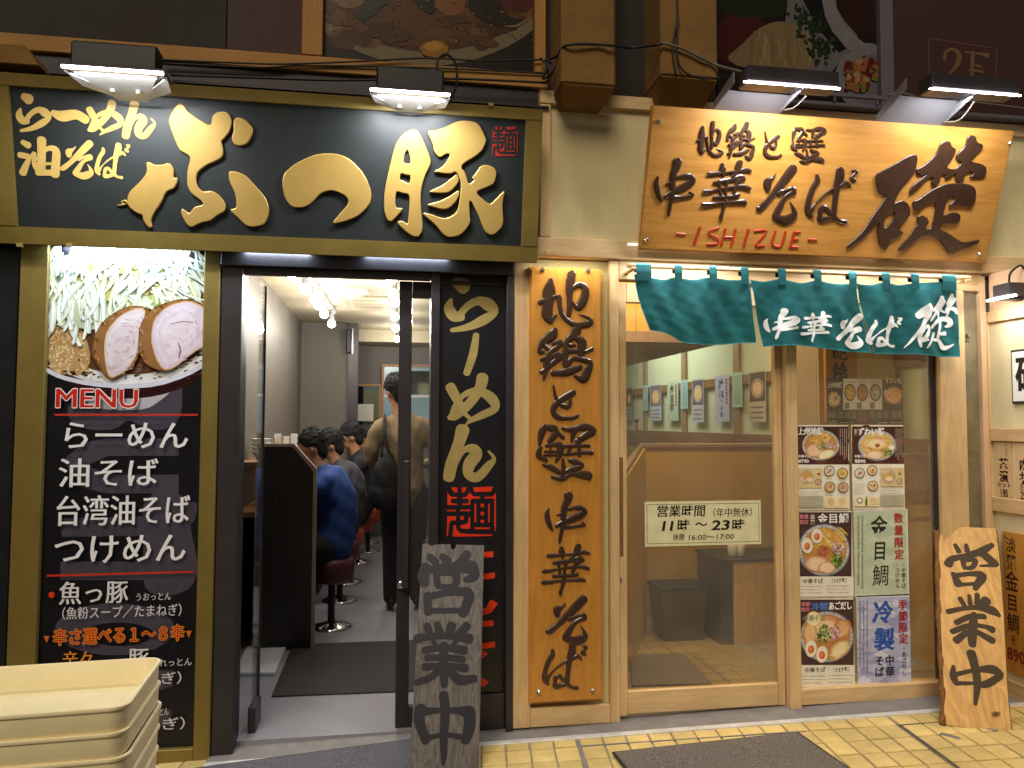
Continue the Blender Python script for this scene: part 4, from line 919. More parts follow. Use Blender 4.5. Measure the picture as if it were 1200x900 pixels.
# ================================================================== WOODEN SLIDING DOOR
wd=thing('wooden_sliding_door','pale wooden sliding door with a large clear glass pane and a business hours sticker','door',(1.6,.02,.03))
box('stile',1.160,1.204,-.005,.035,.028,2.22,M['lightwood'],wd,.003); box('stile',2.02,2.056,-.005,.035,.034,2.22,M['lightwood'],wd,.003)
box('bottom_rail',1.205,2.019,-.003,.033,.035,.148,M['lightwoodx'],wd,.003); box('top_rail',1.205,2.019,-.003,.033,2.12,2.22,M['lightwoodx'],wd,.003)
box('glass_pane',1.205,2.019,.012,.018,.149,2.119,M['glass2'],wd,0)
pA=P(727,536); pB=P(727,652); box('finger_pull',pA.x-.008,pA.x+.012,-.0065,-.0045,pB.z,pA.z,M['brownwood'],wd,0)
bm=bmesh.new(); c=P(725.5,679,-.005); tube(bm,[c,c+Vector((0,-.008,0)),c+Vector((0,-.012,0))],[.016,.016,.010],16); bmo('lock',bm,M['screw'],wd)
gp=Pl((0,.0115,0))
st=Print(gp,h=.0006); q=[(755,588),(891.5,585.5),(892.5,637),(755.8,639.8)]
a0_,b1_=gp.ab(755.4,588); a1_,b0_=gp.ab(892,637.5); st.poly(rectp(a0_,b0_,a1_,b1_),'d9d3a8',px=False)
zk=lambda pts:[(740+x/7.059,570+y/7.059) for x,y in pts]
A,B=gp.ab(757.8,591.2),gp.ab(889.8,634.6); 
st.poly(rectp(A[0],B[1],B[0],A[1]),'2e2b22',px=False); st.poly(rectp(A[0]+.0025,B[1]+.0025,B[0]-.0025,A[1]-.0025),'d9d3a8',px=False)
def TG(pr_,pl,x,y,h,body,col,x1,off=0.0,mi=.0,shear=0):
    V,_=glyph(body,off); w=max(v[0] for v in V); s_=abs(pl.ab(x,y)[1]-pl.ab(x,y+h)[1]); a,b=pl.ab(x,y); a1,_=pl.ab(x1,y)
    pr_.text(body,a,b,s_,col,off=off,sx=(a1-a)/(w*s_),mincho=mi,shear=shear)
TG(st,gp,769,592.5,14.5,'営業時間','15130f',826,.012,.01,.08); TG(st,gp,829,595.5,11.5,'（年中無休）','24211b',881,.0,.008,.08)
TG(st,gp,773.5,608.5,16,'11','15130f',788.5,.02,.02,.18); TG(st,gp,793,609,14.5,'時','15130f',808,.012,.01,.08); TG(st,gp,814,608,14,'〜','15130f',829,.015)
TG(st,gp,834,607.5,16,'23','15130f',855,.016,.015,.18); TG(st,gp,857,608.5,14,'時','15130f',872,.012,.01,.08)
TG(st,gp,788.5,625.5,8.5,'休憩','2a261f',802,0,.006,.05); TG(st,gp,805,625.5,8.6,'16:00〜17:00','24211b',860,.004,.0,.15)
st.build('hours_sticker',M['print'],wd)
# ================================================================== FIXED WINDOW WITH POSTERS
wf=thing('display_window','fixed window in pale wood framing, its glass covered with menu posters','window',(2.5,0,.01))
box('post',2.062,2.124,-.05,.08,gz(2.1)+.012,2.234,M['lightwood'],wf,.004); box('post',2.966,3.128,-.04,.06,gz(3)+.014,2.234,M['lightwood'],wf,.004)
box('bottom_rail',2.125,2.965,-.03,.05,gz(2.5)+.014,.118,M['lightwoodx'],wf,.004); box('dark_gap_strip',2.948,2.965,-.01,.03,.119,2.234,M['darkmetal'],wf,.001)  # dark strip standing in for the dark gap line by the post
box('top_rail',2.125,2.947,-.01,.04,2.15,2.234,M['lightwoodx'],wf,.003)
box('glass_pane',2.125,2.948,.004,.010,.119,2.149,M['glass2'],wf,0)
wpl=Pl((0,.0035,0))
rz=random.Random(11)
def marks(pr,z,x0,y0,x1,y1,rows,col,h=.5,vert=False,fill=.8):
    """columns or rows of tiny illegible print"""
    pr.cycle(1)
    for k in range(rows):
        if vert:
            x=x0+(x1-x0)*(k+.5)/rows; w=(x1-x0)/rows*h; y=y0; e=y1-rz.uniform(0,(y1-y0)*.25)
            while y<e:
                L=w*rz.uniform(.6,1.1); pr.rect(x-w/2*rz.uniform(.6,1),y,x+w/2*rz.uniform(.6,1),y+L*.75,col,z=z); y+=L*1.15+ (w if rz.random()<.06 else 0)
        else:
            y=y0+(y1-y0)*(k+.5)/rows; w=(y1-y0)/rows*h; x=x0; e=x1-rz.uniform(0,(x1-x0)*.2)
            while x<e:
                L=w*rz.uniform(.6,1.3); pr.rect(x,y-w/2*rz.uniform(.6,1),x+L*.75,y+w/2*rz.uniform(.6,1),col,z=z); x+=L*1.1+(w if rz.random()<.08 else 0)
    pr.cycle(0)
def bowl(pr,z,cx,cy,r,kind=0,ry=None,rim='8f9196',dens=1.0):
    ry=ry or r; E=lambda x,y,a,b,c,**k: pr.ell(cx+x*r,cy+y*ry,a*r,b*ry,c,z=z,**k)
    E(0,0,1.0,1.0,rim,n=34); E(0,0,.96,.96,'b9bcc0',n=34)
    for k in range(int(34*dens)):
        t=2*math.pi*k/34; E(.91*math.cos(t),.91*math.sin(t),.05,.03,rz.choice(['7d8086','d9dade','a3a5aa']),n=5,rot=t)
    E(0,0,.86,.86,['c08a44','c9a05a','b98048','d8b468'][kind%4],n=30)
    for k in range(int(46*dens)):
        t=rz.uniform(3.4,6.0) if kind%2==0 else rz.uniform(0,6.28); q=rz.uniform(.3,.8); x,y=q*math.cos(t),q*math.sin(t)
        L=rz.uniform(.25,.5); an=rz.uniform(-.8,.8); c=rz.choice(['e8c878','dcb45e','f0d68e','c89a48'])
        x2,y2=x+L*math.cos(an),y+L*math.sin(an)
        if math.hypot(x2,y2)>.84: continue
        pr.stroke([(cx+x*r,cy+y*ry,r*.035),(cx+(x+x2)/2*r,cy+((y+y2)/2+rz.uniform(-.06,.06))*ry,r*.04),(cx+x2*r,cy+y2*ry,r*.03)],c,z=z,n=2)
def blob(pr,z,cx,cy,rx,ry,cols,n=14,rot=0,j=.12):
    for k,c in enumerate(cols): pr.ell(cx,cy,rx*(1-.16*k),ry*(1-.16*k),c,n=n,rot=rot,z=z,j=j,rnd=rz)
def specks(pr,z,cx,cy,rx,ry,cols,n,s):
    pr.cycle(9)
    for _ in range(n):
        t=rz.uniform(0,6.28); q=rz.random()**.5; pr.ell(cx+q*rx*math.cos(t),cy+q*ry*math.sin(t),s*rz.uniform(.5,1.3),s*rz.uniform(.4,.9),rz.choice(cols),n=5,rot=rz.uniform(0,3),z=z,j=.3,rnd=rz)
    pr.cycle(0)
GREEN=['6f8a3a','8fa84e','4f6a2a','a9be6a','38501e']; RED=['d9b6c0','b98a9a','e8d6da','8f5a72']; EG=['e9dcc4','f0e6d4']
def egg(pr,z,cx,cy,rx,ry,rot=0):
    pr.ell(cx,cy,rx,ry,'cda878',n=18,rot=rot,z=z); pr.ell(cx,cy,rx*.94,ry*.94,'ece2d2',n=18,rot=rot,z=z); pr.ell(cx,cy+ry*.1,rx*.52,ry*.46,'c8602c',n=14,z=z); pr.ell(cx-rx*.05,cy+ry*.05,rx*.36,ry*.3,'dc7c3e',n=12,z=z)
    pr.ell(cx-rx*.15,cy-ry*.0,rx*.12,ry*.08,'f2b888',n=8,z=z)
def mini(pr,z,cx,cy,r,kind):
    pr.ell(cx,cy,r,r,'5a5a5c',n=20,z=z); pr.ell(cx,cy,r*.86,r*.86,['d8b070','e0bc58','cfa684','e2d2b2','e8c890'][kind%5],n=18,z=z)
    specks(pr,z,cx,cy,r*.55,r*.55,['e8d6b0','c98a5a','f0e2c2','a86a3a','d8a878'],10,r*.22)
    specks(pr,z,cx+r*.15,cy,r*.22,r*.22,[['6a5a8a','5a7a3a','a85a3a'][kind%3]],4,r*.14)
def tv(pr,z,body,x,y,h,col,pitch=1.0,off=.02,sx=1.0,shear=0):
    p=z([(x,y),(x,y+h)]); a,b=pr.pl.ab(*p[0]); s_=abs(pr.pl.ab(*p[1])[1]-b); pr.text(body,a,b,s_,col,off=min(off,.016),vertical=True,pitch=pitch,sx=sx,shear=shear,mincho=max(0,off-.012)*.7)
def th(pr,z,body,x,y,h,col,x1,off=.02,shear=0,mi=0):
    p=z([(x,y),(x,y+h),(x1,y)]); a,b=pr.pl.ab(*p[0]); s_=abs(pr.pl.ab(*p[1])[1]-b); a1=pr.pl.ab(*p[2])[0]
    V,_=glyph(body,min(off,.016)); w=max(v[0] for v in V); pr.text(body,a,b,s_,col,off=min(off,.016),sx=(a1-a)/(w*s_),shear=shear,mincho=max(mi,max(0,off-.012)*.7))
def poster(x0y0,x1y1,base,label,parent=wf,name='poster'):
    a0,b1=wpl.ab(*x0y0); a1,b0=wpl.ab(*x1y1); pr=Print(wpl,(a0,b0,a1,b1),h=0,eps=2e-5); pr.poly(rectp(a0,b0,a1,b1),base,px=False); return pr
# A: chicken ramen poster, B: crab ramen poster
zA=zm(930,490,8.185)
pr=poster((933,498),(996,597.5),'e9e4d4','')
pr.rect(30,80,525,445,'4e2a22',z=zA)
for k in range(26): pr.ell(rz.uniform(30,525),rz.uniform(80,445),rz.uniform(20,70),rz.uniform(10,40),rz.choice(['5a3228','45241e','623a2e']),n=9,z=zA,j=.3,rnd=rz)
pr.rect(20,445,540,880,'e9e4d4',z=zA)
bowl(pr,zA,260,260,182,0,150,rim='76706c'); blob(pr,zA,200,310,88,66,['c98e68','e0b48c','e8c4a2','e4bc98']); specks(pr,zA,265,265,48,38,GREEN,40,9); specks(pr,zA,345,262,52,38,RED,46,9); blob(pr,zA,312,348,90,42,['cdb070','ecdcae','f2e6c2'],rot=-.35)
th(pr,zA,'上州地鶏',35,90,76,'f2efe8',280,.05,.12); marks(pr,zA,435,100,515,420,4,'c9b4a4',.45,True); th(pr,zA,'中華そば',42,352,30,'efeae2',158,.03); th(pr,zA,'¥790',42,390,46,'f2efe8',142,.03)
pr.rect(40,480,270,670,'d9c08c',z=zA); bowl(pr,zA,120,565,70,1,dens=.4); egg(pr,zA,75,580,15,16); egg(pr,zA,95,604,15,16); blob(pr,zA,150,590,36,26,['e0b48c','ecd2b0']); mini(pr,zA,232,612,30,2); specks(pr,zA,235,535,14,14,['8a3a2a','5a2a1a'],8,7)
for cx,cy,k in ((338,505,3),(465,527,1),(343,660,0),(470,662,2)): mini(pr,zA,cx,cy,52,k)
marks(pr,zA,300,565,380,590,1,'8a8478',.3); marks(pr,zA,425,580,510,600,1,'8a8478',.4); marks(pr,zA,300,725,380,750,2,'8a8478',.4); marks(pr,zA,50,690,262,735,2,'9a9488',.28)
pr.rect(42,745,278,855,'b5b096',z=zA); marks(pr,zA,62,755,262,845,5,'7d786a',.32); pr.rect(290,755,520,860,'ecdcae',z=zA); pr.ell(352,800,34,38,'dcb888',z=zA); pr.ell(460,800,36,34,'e0c49a',z=zA); specks(pr,zA,405,800,80,26,['cfa070'],12,5); marks(pr,zA,340,840,480,852,1,'8a8478',.4)
pr.build('poster',M['print'],wf,label='white framed poster of the chicken ramen bowl, upper left of the glass')
pr=poster((997.5,498),(1060.5,597),'e9e4d4','')
pr.rect(560,80,1055,440,'4e2a22',z=zA)
for k in range(26): pr.ell(rz.uniform(560,1055),rz.uniform(80,440),rz.uniform(20,70),rz.uniform(10,40),rz.choice(['5a3228','45241e','6a3c30']),n=9,z=zA,j=.3,rnd=rz)
pr.rect(550,440,1085,880,'e9e4d4',z=zA)
bowl(pr,zA,800,262,186,3,150,rim='76706c'); blob(pr,zA,790,240,130,60,['e0b070','ecca90','f0d8a8']); 
for k in range(14): t=math.pi*(1.05+.9*k/14); pr.stroke([(795+105*math.cos(t),262+78*math.sin(t),6),(795+80*math.cos(t),262+60*math.sin(t),4)],'c07a3a',z=zA,n=2)
pr.stroke([(725,282,10),(760,312,12),(820,316,12),(865,295,8)],'b06a34',z=zA); blob(pr,zA,775,352,92,46,['d8a478','eac49a','f0d2ae']); blob(pr,zA,802,262,24,18,['7a3a22','a05a3a']); specks(pr,zA,900,328,50,34,GREEN,46,9); blob(pr,zA,935,280,30,24,['e8e2c8','f0ecd8'])
th(pr,zA,'ずわい蟹',610,92,80,'f2efe8',862,.05,.12); tv(pr,zA,'淡麗',590,105,32,'e8d8c8',1.0,.02); marks(pr,zA,970,100,1045,420,4,'c9b4a4',.45,True); th(pr,zA,'中華そば',580,352,30,'efeae2',692,.03); th(pr,zA,'¥890',583,390,46,'f2efe8',686,.03)
for cx,cy,k in ((630,527,3),(750,500,4),(757,650,4)): mini(pr,zA,cx,cy,50,k)
pr.rect(828,475,1048,655,'d9c08c',z=zA); bowl(pr,zA,905,560,72,1,dens=.4); egg(pr,zA,868,520,16,16); egg(pr,zA,900,508,15,15); blob(pr,zA,910,580,40,24,['e8c49c','f0dcba']); mini(pr,zA,1010,605,28,2); specks(pr,zA,1010,530,12,12,['8a3a2a'],7,7)
marks(pr,zA,580,620,680,735,6,'9a9488',.28); marks(pr,zA,832,680,1045,730,2,'9a9488',.28); pr.rect(828,735,1055,840,'b5b096',z=zA); marks(pr,zA,845,742,1040,832,5,'7d786a',.32)
pr.rect(575,755,815,845,'ecdcae',z=zA); pr.ell(628,790,30,30,'5a5a52',z=zA); pr.ell(628,788,22,20,'e8e6da',z=zA); pr.poly([(680,840),(680,790),(686,765),(686,752),(696,752),(696,765),(702,790),(702,840)],'5a6a2a',z=zA); marks(pr,zA,725,765,810,835,3,'c08a3a',.5)
pr.build('poster',M['print'],wf,label='white framed poster of the crab ramen bowl, upper right of the glass')
zB_=zm(930,595,8.571)
pr=poster((935.2,599.5),(1000,699.5),'e6e0d0','')
pr.rect(50,45,582,690,'4a3232',z=zB_)
bowl(pr,zB_,305,425,262,0,265,rim='6e7076',dens=1.3)
for k in range(60):
    x,y=rz.uniform(250,470),rz.uniform(190,380); pr.stroke([(x,y,9),(x+rz.uniform(20,50),y+rz.uniform(15,45),10),(x+rz.uniform(60,90),y+rz.uniform(40,110),8)],rz.choice(['e8bc5e','dca848','f0cf7e','c88f38']),z=zB_,n=2)
blob(pr,zB_,220,560,120,85,['c48e68','e0b890','e8c8a4','ecd0b0'],n=20); blob(pr,zB_,330,600,90,62,['cf9c74','e8c49c','efd2b0'],n=20); blob(pr,zB_,290,435,62,50,['a8603e','c07a54','b86a48'],j=.2); specks(pr,zB_,300,430,60,48,['a04a34','d08a66','8a3a28'],40,9)
specks(pr,zB_,440,410,60,62,RED,80,12); specks(pr,zB_,430,525,58,70,GREEN,90,13); egg(pr,zB_,132,378,58,82,-.1); egg(pr,zB_,230,282,58,78,.15)
th(pr,zB_,'金目鯛',235,60,105,'f4f2ec',545,.016); tv(pr,zB_,'淡麗',185,68,50,'e8dccc',1.05,.02); th(pr,zB_,'数量',55,68,48,'d0808a',145,.04); th(pr,zB_,'限定',55,122,48,'d0808a',145,.04)
pr.rect(45,692,600,890,'e6e0d0',z=zB_); th(pr,zB_,'中華そば',85,715,52,'2c2820',290,.02); th(pr,zB_,'つけ麺',370,708,52,'2c2820',528,.02); marks(pr,zB_,75,775,300,870,3,'8a8478',.3); marks(pr,zB_,340,768,560,865,3,'8a8478',.3); pr.rect(322,740,324,860,'a8a298',z=zB_)
pr.build('poster',M['print'],wf,label='poster of a ramen bowl with two egg halves at its upper left, middle left of the glass')
pr=poster((998.5+1.6,597.2),(1065.5,697.5),'e4e6dc','')
pr.poly([(600,40),(1130,20),(1150,865),(622,872)],'bcc8ae',z=zB_)
for k in range(30): pr.ell(rz.uniform(640,1100),rz.uniform(60,840),rz.uniform(30,90),rz.uniform(20,60),rz.choice(['c2ceb4','b6c2a8','c6d0ba']),n=10,z=zB_,j=.3,rnd=rz)
tv(pr,zB_,'金',855,85,215,'2e3028',1,.016,.9,.1); tv(pr,zB_,'目',865,335,205,'2e3028',1,.016,.78,.06); tv(pr,zB_,'鯛',870,575,225,'2e3028',1,.006,.85,.06)
tv(pr,zB_,'数量限定',1052,55,108,'a83232',1.12,.05,.95); tv(pr,zB_,'・中華そば',1100,550,52,'3a3a34',1.0,.01); tv(pr,zB_,'・つけめん',1040,550,52,'3a3a34',1.0,.01); marks(pr,zB_,630,80,710,830,2,'7d8474',.5,True)
pr.build('poster',M['print'],wf,label='pale green poster with three large dark brush characters')
zD=zm(930,695,7.828)
pr=poster((937.2,701.3),(1001.7,805),'e6e0d0','')
pr.rect(60,60,552,660,'4a3434',z=zD)
bowl(pr,zD,305,400,250,2,238,rim='6e7076',dens=1.3); blob(pr,zD,290,330,150,110,['cf9a6a','e2b888','e8c8a0'],n=22); blob(pr,zD,440,330,80,95,['b87a48','d09a62','dcae7c'],n=18,rot=.5); blob(pr,zD,150,370,66,120,['c48a54','d8a874','e2bc8c'],n=18); blob(pr,zD,420,520,115,70,['c8a060','e0c48c','ecd8a8','f0deb4'],n=18,rot=-.75)
specks(pr,zD,278,375,62,82,GREEN,100,13); specks(pr,zD,380,365,52,62,RED,70,11); egg(pr,zD,158,508,55,82,.05); egg(pr,zD,258,560,55,80,.12); pr.ell(180,235,66,70,'dcc04a',n=26,z=zD); pr.ell(180,235,58,62,'efe6bc',n=26,z=zD)
for k in range(8): t=k*math.pi/4; pr.stroke([(180,235,2),(180+54*math.cos(t),235+58*math.sin(t),4)],'d8c468',z=zD,n=2)
th(pr,zD,'冷製',160,88,78,'5a7ac8',310,.07); th(pr,zD,'あごだし',315,82,80,'f4f2ec',528,.05); th(pr,zD,'季節',66,84,42,'d0808a',148,.04); th(pr,zD,'限定',66,132,42,'d0808a',148,.04); th(pr,zD,'中華そば',80,205,62,'8f8a80',290,.02)
pr.rect(60,662,570,860,'e6e0d0',z=zD); th(pr,zD,'中華そば',95,685,50,'2c2820',290,.02); th(pr,zD,'つけ麺',355,680,50,'2c2820',510,.02); marks(pr,zD,78,745,300,838,3,'8a8478',.3); marks(pr,zD,320,738,548,832,3,'8a8478',.3); pr.rect(312,680,314,830,'a8a298',z=zD)
pr.build('poster',M['print'],wf,label='poster of a chilled ramen bowl with a lemon slice and two egg halves below, lower left')
pr=poster((1003.5,698.2),(1068,801),'e4e4ea','')
pr.poly([(582,40),(1062,32),(1085,812),(592,828)],'b4b6d4',z=zD)
for k in range(70): pr.ell(rz.uniform(590,1075),rz.uniform(40,815),rz.uniform(15,80),rz.uniform(12,50),rz.choice(['c2c4de','a6a8cc','d2d4e6','bcbcdc','9a9cc6']),n=10,z=zD,j=.35,rnd=rz)
tv(pr,zD,'冷',815,75,215,'2f58ac',1,.05,.95,.1); tv(pr,zD,'製',830,320,220,'2f58ac',1,.05,.95,.08); tv(pr,zD,'中華',880,570,98,'26262c',1.05,.03); tv(pr,zD,'そば',785,575,98,'26262c',1.05,.03)
tv(pr,zD,'季節限定',998,62,98,'a03038',1.05,.05,.95); tv(pr,zD,'・あごだし',1010,480,54,'3a3a44',1.05,.01); marks(pr,zD,592,70,690,790,3,'7d7f9c',.42,True)
pr.build('poster',M['print'],wf,label='pale blue poster with two large blue brush characters')
zE=zm(960,400,9)
pl_keep=wpl; wpl=Pl((0,.021,0))
pr=poster((968.5,443.5),(1058.3,497),'4e423c','')
pr.rect(75,400,250,700,'4a3a4a',z=zE); pr.rect(252,380,664,720,'e6e6ea',z=zE); pr.rect(668,370,880,690,'5a423c',z=zE)
for cx,c,k in ((325,'d8b43c',1),(455,'c87a42',2),(592,'b8b2a0',3)):
    pr.ell(cx,540,60,92,'34342e',z=zE,n=26); pr.ell(cx,540,48,76,c,z=zE,n=24); specks(pr,zE,cx,540,34,56,[['e0c050','c8a030','5a7a2a'],['d8905a','a84a2a','e0b070','6a8a3a'],['d8d4c4','8a8a5a','e8dcb8']][k-1],30,12)
    marks(pr,zE,cx-50,415,cx+55,440,1,'8a8a92',.5); pr.rect(cx-58,645,cx-8,710,'6e6a68',z=zE); marks(pr,zE,cx-54,655,cx-12,705,3,'c0bcb8',.4)
th(pr,zE,'上州地鶏',85,430,65,'e8e6ea',240,.05); blob(pr,zE,160,610,72,85,['7a6a62','dcb894','e8cca8'],n=20); egg(pr,zE,115,605,16,24); egg(pr,zE,125,645,20,26); specks(pr,zE,170,600,26,22,GREEN,16,9)
th(pr,zE,'ずわい蟹',690,385,62,'ece6e0',870,.05); blob(pr,zE,780,570,100,100,['7a6a5e','e0a884','ecc4a0','e8b48e'],n=22); specks(pr,zE,780,540,80,60,['c8683c','f0c8a0','e09a6a'],40,12); egg(pr,zE,698,545,20,34)
for x in (90,200,265,335,530,600,670,755):
    pr.rect(x,735,x+(120 if x in(755,) else 58 if x!=90 else 95),815,'6e6660',z=zE); marks(pr,zE,x+5,745,x+(110 if x in(755,) else 52 if x!=90 else 88),808,3,'b8b0a8',.35)
pr.rect(395,725,520,870,'5a2e1e',z=zE); marks(pr,zE,405,740,512,860,4,'c89a6a',.5,True); pr.rect(90,838,192,872,'9a9690',z=zE); marks(pr,zE,98,845,185,868,1,'3a3632',.6); pr.rect(200,838,385,872,'2e2824',z=zE); marks(pr,zE,210,845,375,868,1,'c8c2ba',.6); pr.rect(600,838,740,872,'2e2824',z=zE); marks(pr,zE,610,845,730,868,1,'c8c2ba',.6); marks(pr,zE,750,845,870,868,1,'c8c2ba',.5)
pr.build('poster',M['print'],wf,label='wide dark sheet of small bowl pictures, topmost on the glass')
wpl=pl_keep
# ================================================================== RIGHT EDGE
sc=thing('metal_corner_strip','stained grey metal corner strip with a pale batten beside the wooden window post','corner strip',(3.2,0,0))
box('metal_sheet',3.137,3.232,-.005,.05,gz(3.2)+.0,2.32,M['wallsheet'],sc,.002); box('batten',3.236,3.27,-.03,.05,gz(3.2),2.32,M['pinkwood'],sc,.002)
p=P(1132,392,-.005); box('latch_plate',p.x-.022,p.x+.022,-.011,-.0055,p.z-.04,p.z+.02,M['wallsheet'],sc,.002); box('latch_knob',p.x-.01,p.x+.012,-.03,-.0115,p.z-.018,p.z+.002,M['steel'],sc,.003)
rw=thing('return_wall','pale wood and cream panelled side wall standing out at the right edge','wall',(3.3,-.4,0))
yF=-1.3; X=3.30
rp=Pl((X,0,0),(0,-1,0),(0,0,1)); 
def rz_(x,y): return rp.ab(x,y)
t1=rz_(1175,364)[1]; m1=rz_(1172,502)[1]; m2=rz_(1172,517)[1]; n1=rz_(1172,582)[1]; n2=rz_(1172,599)[1]; s1=rz_(1165,500)[0]
print('return',t1,m1,m2,n1,n2,s1)
def rbox(nm,a0,a1,z0,z1,d,mt,bev=.003): return box(nm,X-d,X+.05,-a1,-a0,z0,z1,mt,rw,bev)
box('upper_board',X-.01,X+.05,yF,-.032,t1+.002,2.33,M['pinkwood'],rw,.002)
box('stile',X-.03,X+.05,-s1,-.031,gz(X)+.0,t1,M['lightwood'],rw,.004)
box('top_rail',X-.028,X+.05,yF,-s1-.001,t1-.06,t1,M['lightwoody'],rw,.003)
box('cream_panel',X-.012,X+.05,yF,-s1-.001,m1+.001,t1-.061,M['creampanel'],rw,0)
box('middle_rail',X-.028,X+.05,yF,-s1-.001,m2,m1,M['lightwoody'],rw,.003); box('plaque_backing',X-.010,X+.05,yF,-s1-.001,n1+.001,m2-.001,M['creampanel'],rw,0)
box('middle_rail',X-.028,X+.05,yF,-s1-.001,n2,n1,M['lightwoody'],rw,.003); box('cream_panel',X-.012,X+.05,yF,-s1-.001,.14,n2-.001,M['creampanel'],rw,0)
box('bottom_rail',X-.026,X+.05,yF,-s1-.001,gz(X),.139,M['lightwoody'],rw,.003)
rpl=Pl((X-.0105,0,0),(0,-1,0),(0,0,1))
pa=rpl.ab(1167,513); pb=rpl.ab(1187,581)
for k,(txt,pri,sm) in enumerate((('茶漬','190','セット'),('肉丼','290','ミニ'))):
    A0=rpl.ab(1167.5 if k==0 else 1189,515)[0]; A1=rpl.ab(1185.5 if k==0 else 1212,515)[0]
    q=thing('menu_plaque',('small wooden price plaque reading 190, on the side wall beside the metal strip','small wooden price plaque cut off by the right edge of the photo')[k],'plaque',(X-.012,-(A0+A1)/2,n1),'price plaques on the side wall')
    box('board',X-.017,X-.0105,-A1,-A0,n1+.004,m2-.004,M['lightwood'],q,.001)
    pr=Print(Pl((X-.0172,0,0),(0,-1,0),(0,0,1)),h=.0002); H=m2-n1-.008; cx=(A0+A1)/2; w=A1-A0
    pr.text(txt,cx,n1+H*.72,H*.22,'2a1a10',off=.03,vertical=True,sx=min(1,w*.75/(H*.22)))
    pr.text(sm,cx,n1+H*.28,w*.30,'2a1a10',off=.02,center=True); pr.text(pri,cx,n1+H*.18,H*.2,'2a1a10',off=.03,center=True,sx=.62)
    pr.text({0:'さっぱり',1:'さくさく'}[k],cx+w*.2,n1+H*.98,H*.055,'5a4030',vertical=True)
    pr.build('plaque_lettering',M['print'],q)
fr=thing('framed_calligraphy','thin dark framed sheet of calligraphy at the right edge, above the price plaques','picture',(X-.014,-.3,1.7))
A0=rp.ab(1190,440)[0]; zt_=rp.ab(1195,410)[1]; zb2=rp.ab(1195,473)[1]
box('frame',X-.026,X-.0125,-(A0+.30),-A0,zb2,zt_,M['black'],fr,.002); box('sheet',X-.0275,X-.0262,-(A0+.29),-A0-.010,zb2+.012,zt_-.012,M['egg'],fr,0)
pr=Print(Pl((X-.0276,0,0),(0,-1,0)),h=.0001); pr.glyphs(G,'礎',(0,0,1,1),'1a1612') if 0 else None
pr.text('礎',A0+.13,zt_-.04,.2,'1a1612',off=.03,center=True); pr.build('calligraphy_ink',M['print'],fr)
hs=thing('hanging_menu_sheet','wooden menu board with dark brush writing hanging low at the right edge','sign',(X-.02,-.2,.5))
A0=rp.ab(1181,700)[0]; zt_=rp.ab(1181,622)[1]; zb2=rp.ab(1186,786)[1]
box('board',X-.022,X-.013,-(A0+.16),-A0,zb2,zt_,M['boardwood'],hs,.002); bm=bmesh.new(); tube(bm,[(X-.024,-A0-.02,zt_-.03),(X-.012,-A0-.02,zt_-.03)],.006,8); bmo('nail',bm,M['steel'],hs)
pr=Print(Pl((X-.0222,0,0),(0,-1,0)),h=.0002); zq=zt_-.03; H=zt_-zb2
for ch,f in (('淡',.12),('麗',.12),('金',.16),('目',.14),('鯛',.15),('そ',.08)): pr.text(ch,A0+.055,zq,H*f*.95,'2a1a12',off=.008,vertical=True,sx=.8); zq-=H*f
pr.text('890',A0+.01,zq,H*.12,'7a2a1a',off=.03,sx=.9); 
pr.build('sheet_lettering',M['print'],hs)
sf=thing('small_floodlight','small dark floodlight with a bright lower edge fixed on the side wall at the right','lamp',(3.2,-.25,2.1))
p=rp.ab(1185,352); fy=-rp.ab(1186,350)[0]; fz=rp.ab(1186,352)[1]
box('lamp_housing',X-.12,X-.02,fy-.12,fy-.0,fz+.005,fz+.075,M['darkmetal'],sf,.006); box('led_strip',X-.13,X-.118,fy-.16,fy+.03,fz-.006,fz+.004,M['led'],sf,.001); box('wall_bracket',X-.118,X-.0105,fy-.09,fy-.04,fz-.012,fz+.004,M['darkmetal'],sf,.003)
bm=bmesh.new(); tube(bm,curve_pts([(X-.07,fy-.06,fz+.07),(X-.07,fy-.07,fz+.13),(X-.03,fy-.09,fz+.17),(X-.012,fy-.10,fz+.15)]),.006,8); bmo('power_cable',bm,M['cable'],sf,smooth=True)
area('lamp_light',(X-.125,fy-.06,fz-.015),(X-.02,fy-.06,fz-1),.02,.16,1.6,(.97,.97,1))
# ================================================================== LEANING BOARDS
def lean_board(name,label,cat_,pts_ground,pts_top,thick,mt,edge):
    pass
# weathered grey board
bl=atg(480,912); br=atg(560,912); ty=-.035
tl=at(489.5,635.5,ty); tr=at(562.5,640,ty)
wb=thing('leaning_open_sign','weathered grey wooden board with black brush letters, leaning beside the sliding door','sign',((bl.x+br.x)/2,bl.y,gz(.2)))
O=(bl+br)/2; Tp=(tl+tr)/2; u=((br-bl).normalized()+(tr-tl).normalized()).normalized(); v=(Tp-O); v=(v-u*v.dot(u)); Hh=v.length
bp=Pl(O,u,v); wq=((br-bl).length+(tr-tl).length)/4
print('board w',(br-bl).length,(tr-tl).length,Hh, O,Tp)
lp=[(-wq,.0),(wq,.0),(wq*1.0,Hh),(.012,Hh),(.012,Hh-.02),(.004,Hh-.028),(-.008,Hh-.028),(-.014,Hh-.02),(-.014,Hh),(-wq*1.0,Hh)]
prism('board',bp,lp,-.03,0,M['weathered'],wb,bev=.003)
zW=lambda d:[(475+p[0]/3.333,630+p[1]/3.333)+((p[2]/3.333,) if len(p)>2 else ()) for p in d]
pr=Print(bp,h=.0006)
for key in ('営1','業1','中1'):
    for kd,d in G[key]: pr.stroke(zW(d),'17131c',n=5)
pr.build('board_lettering',M['print'],wb)
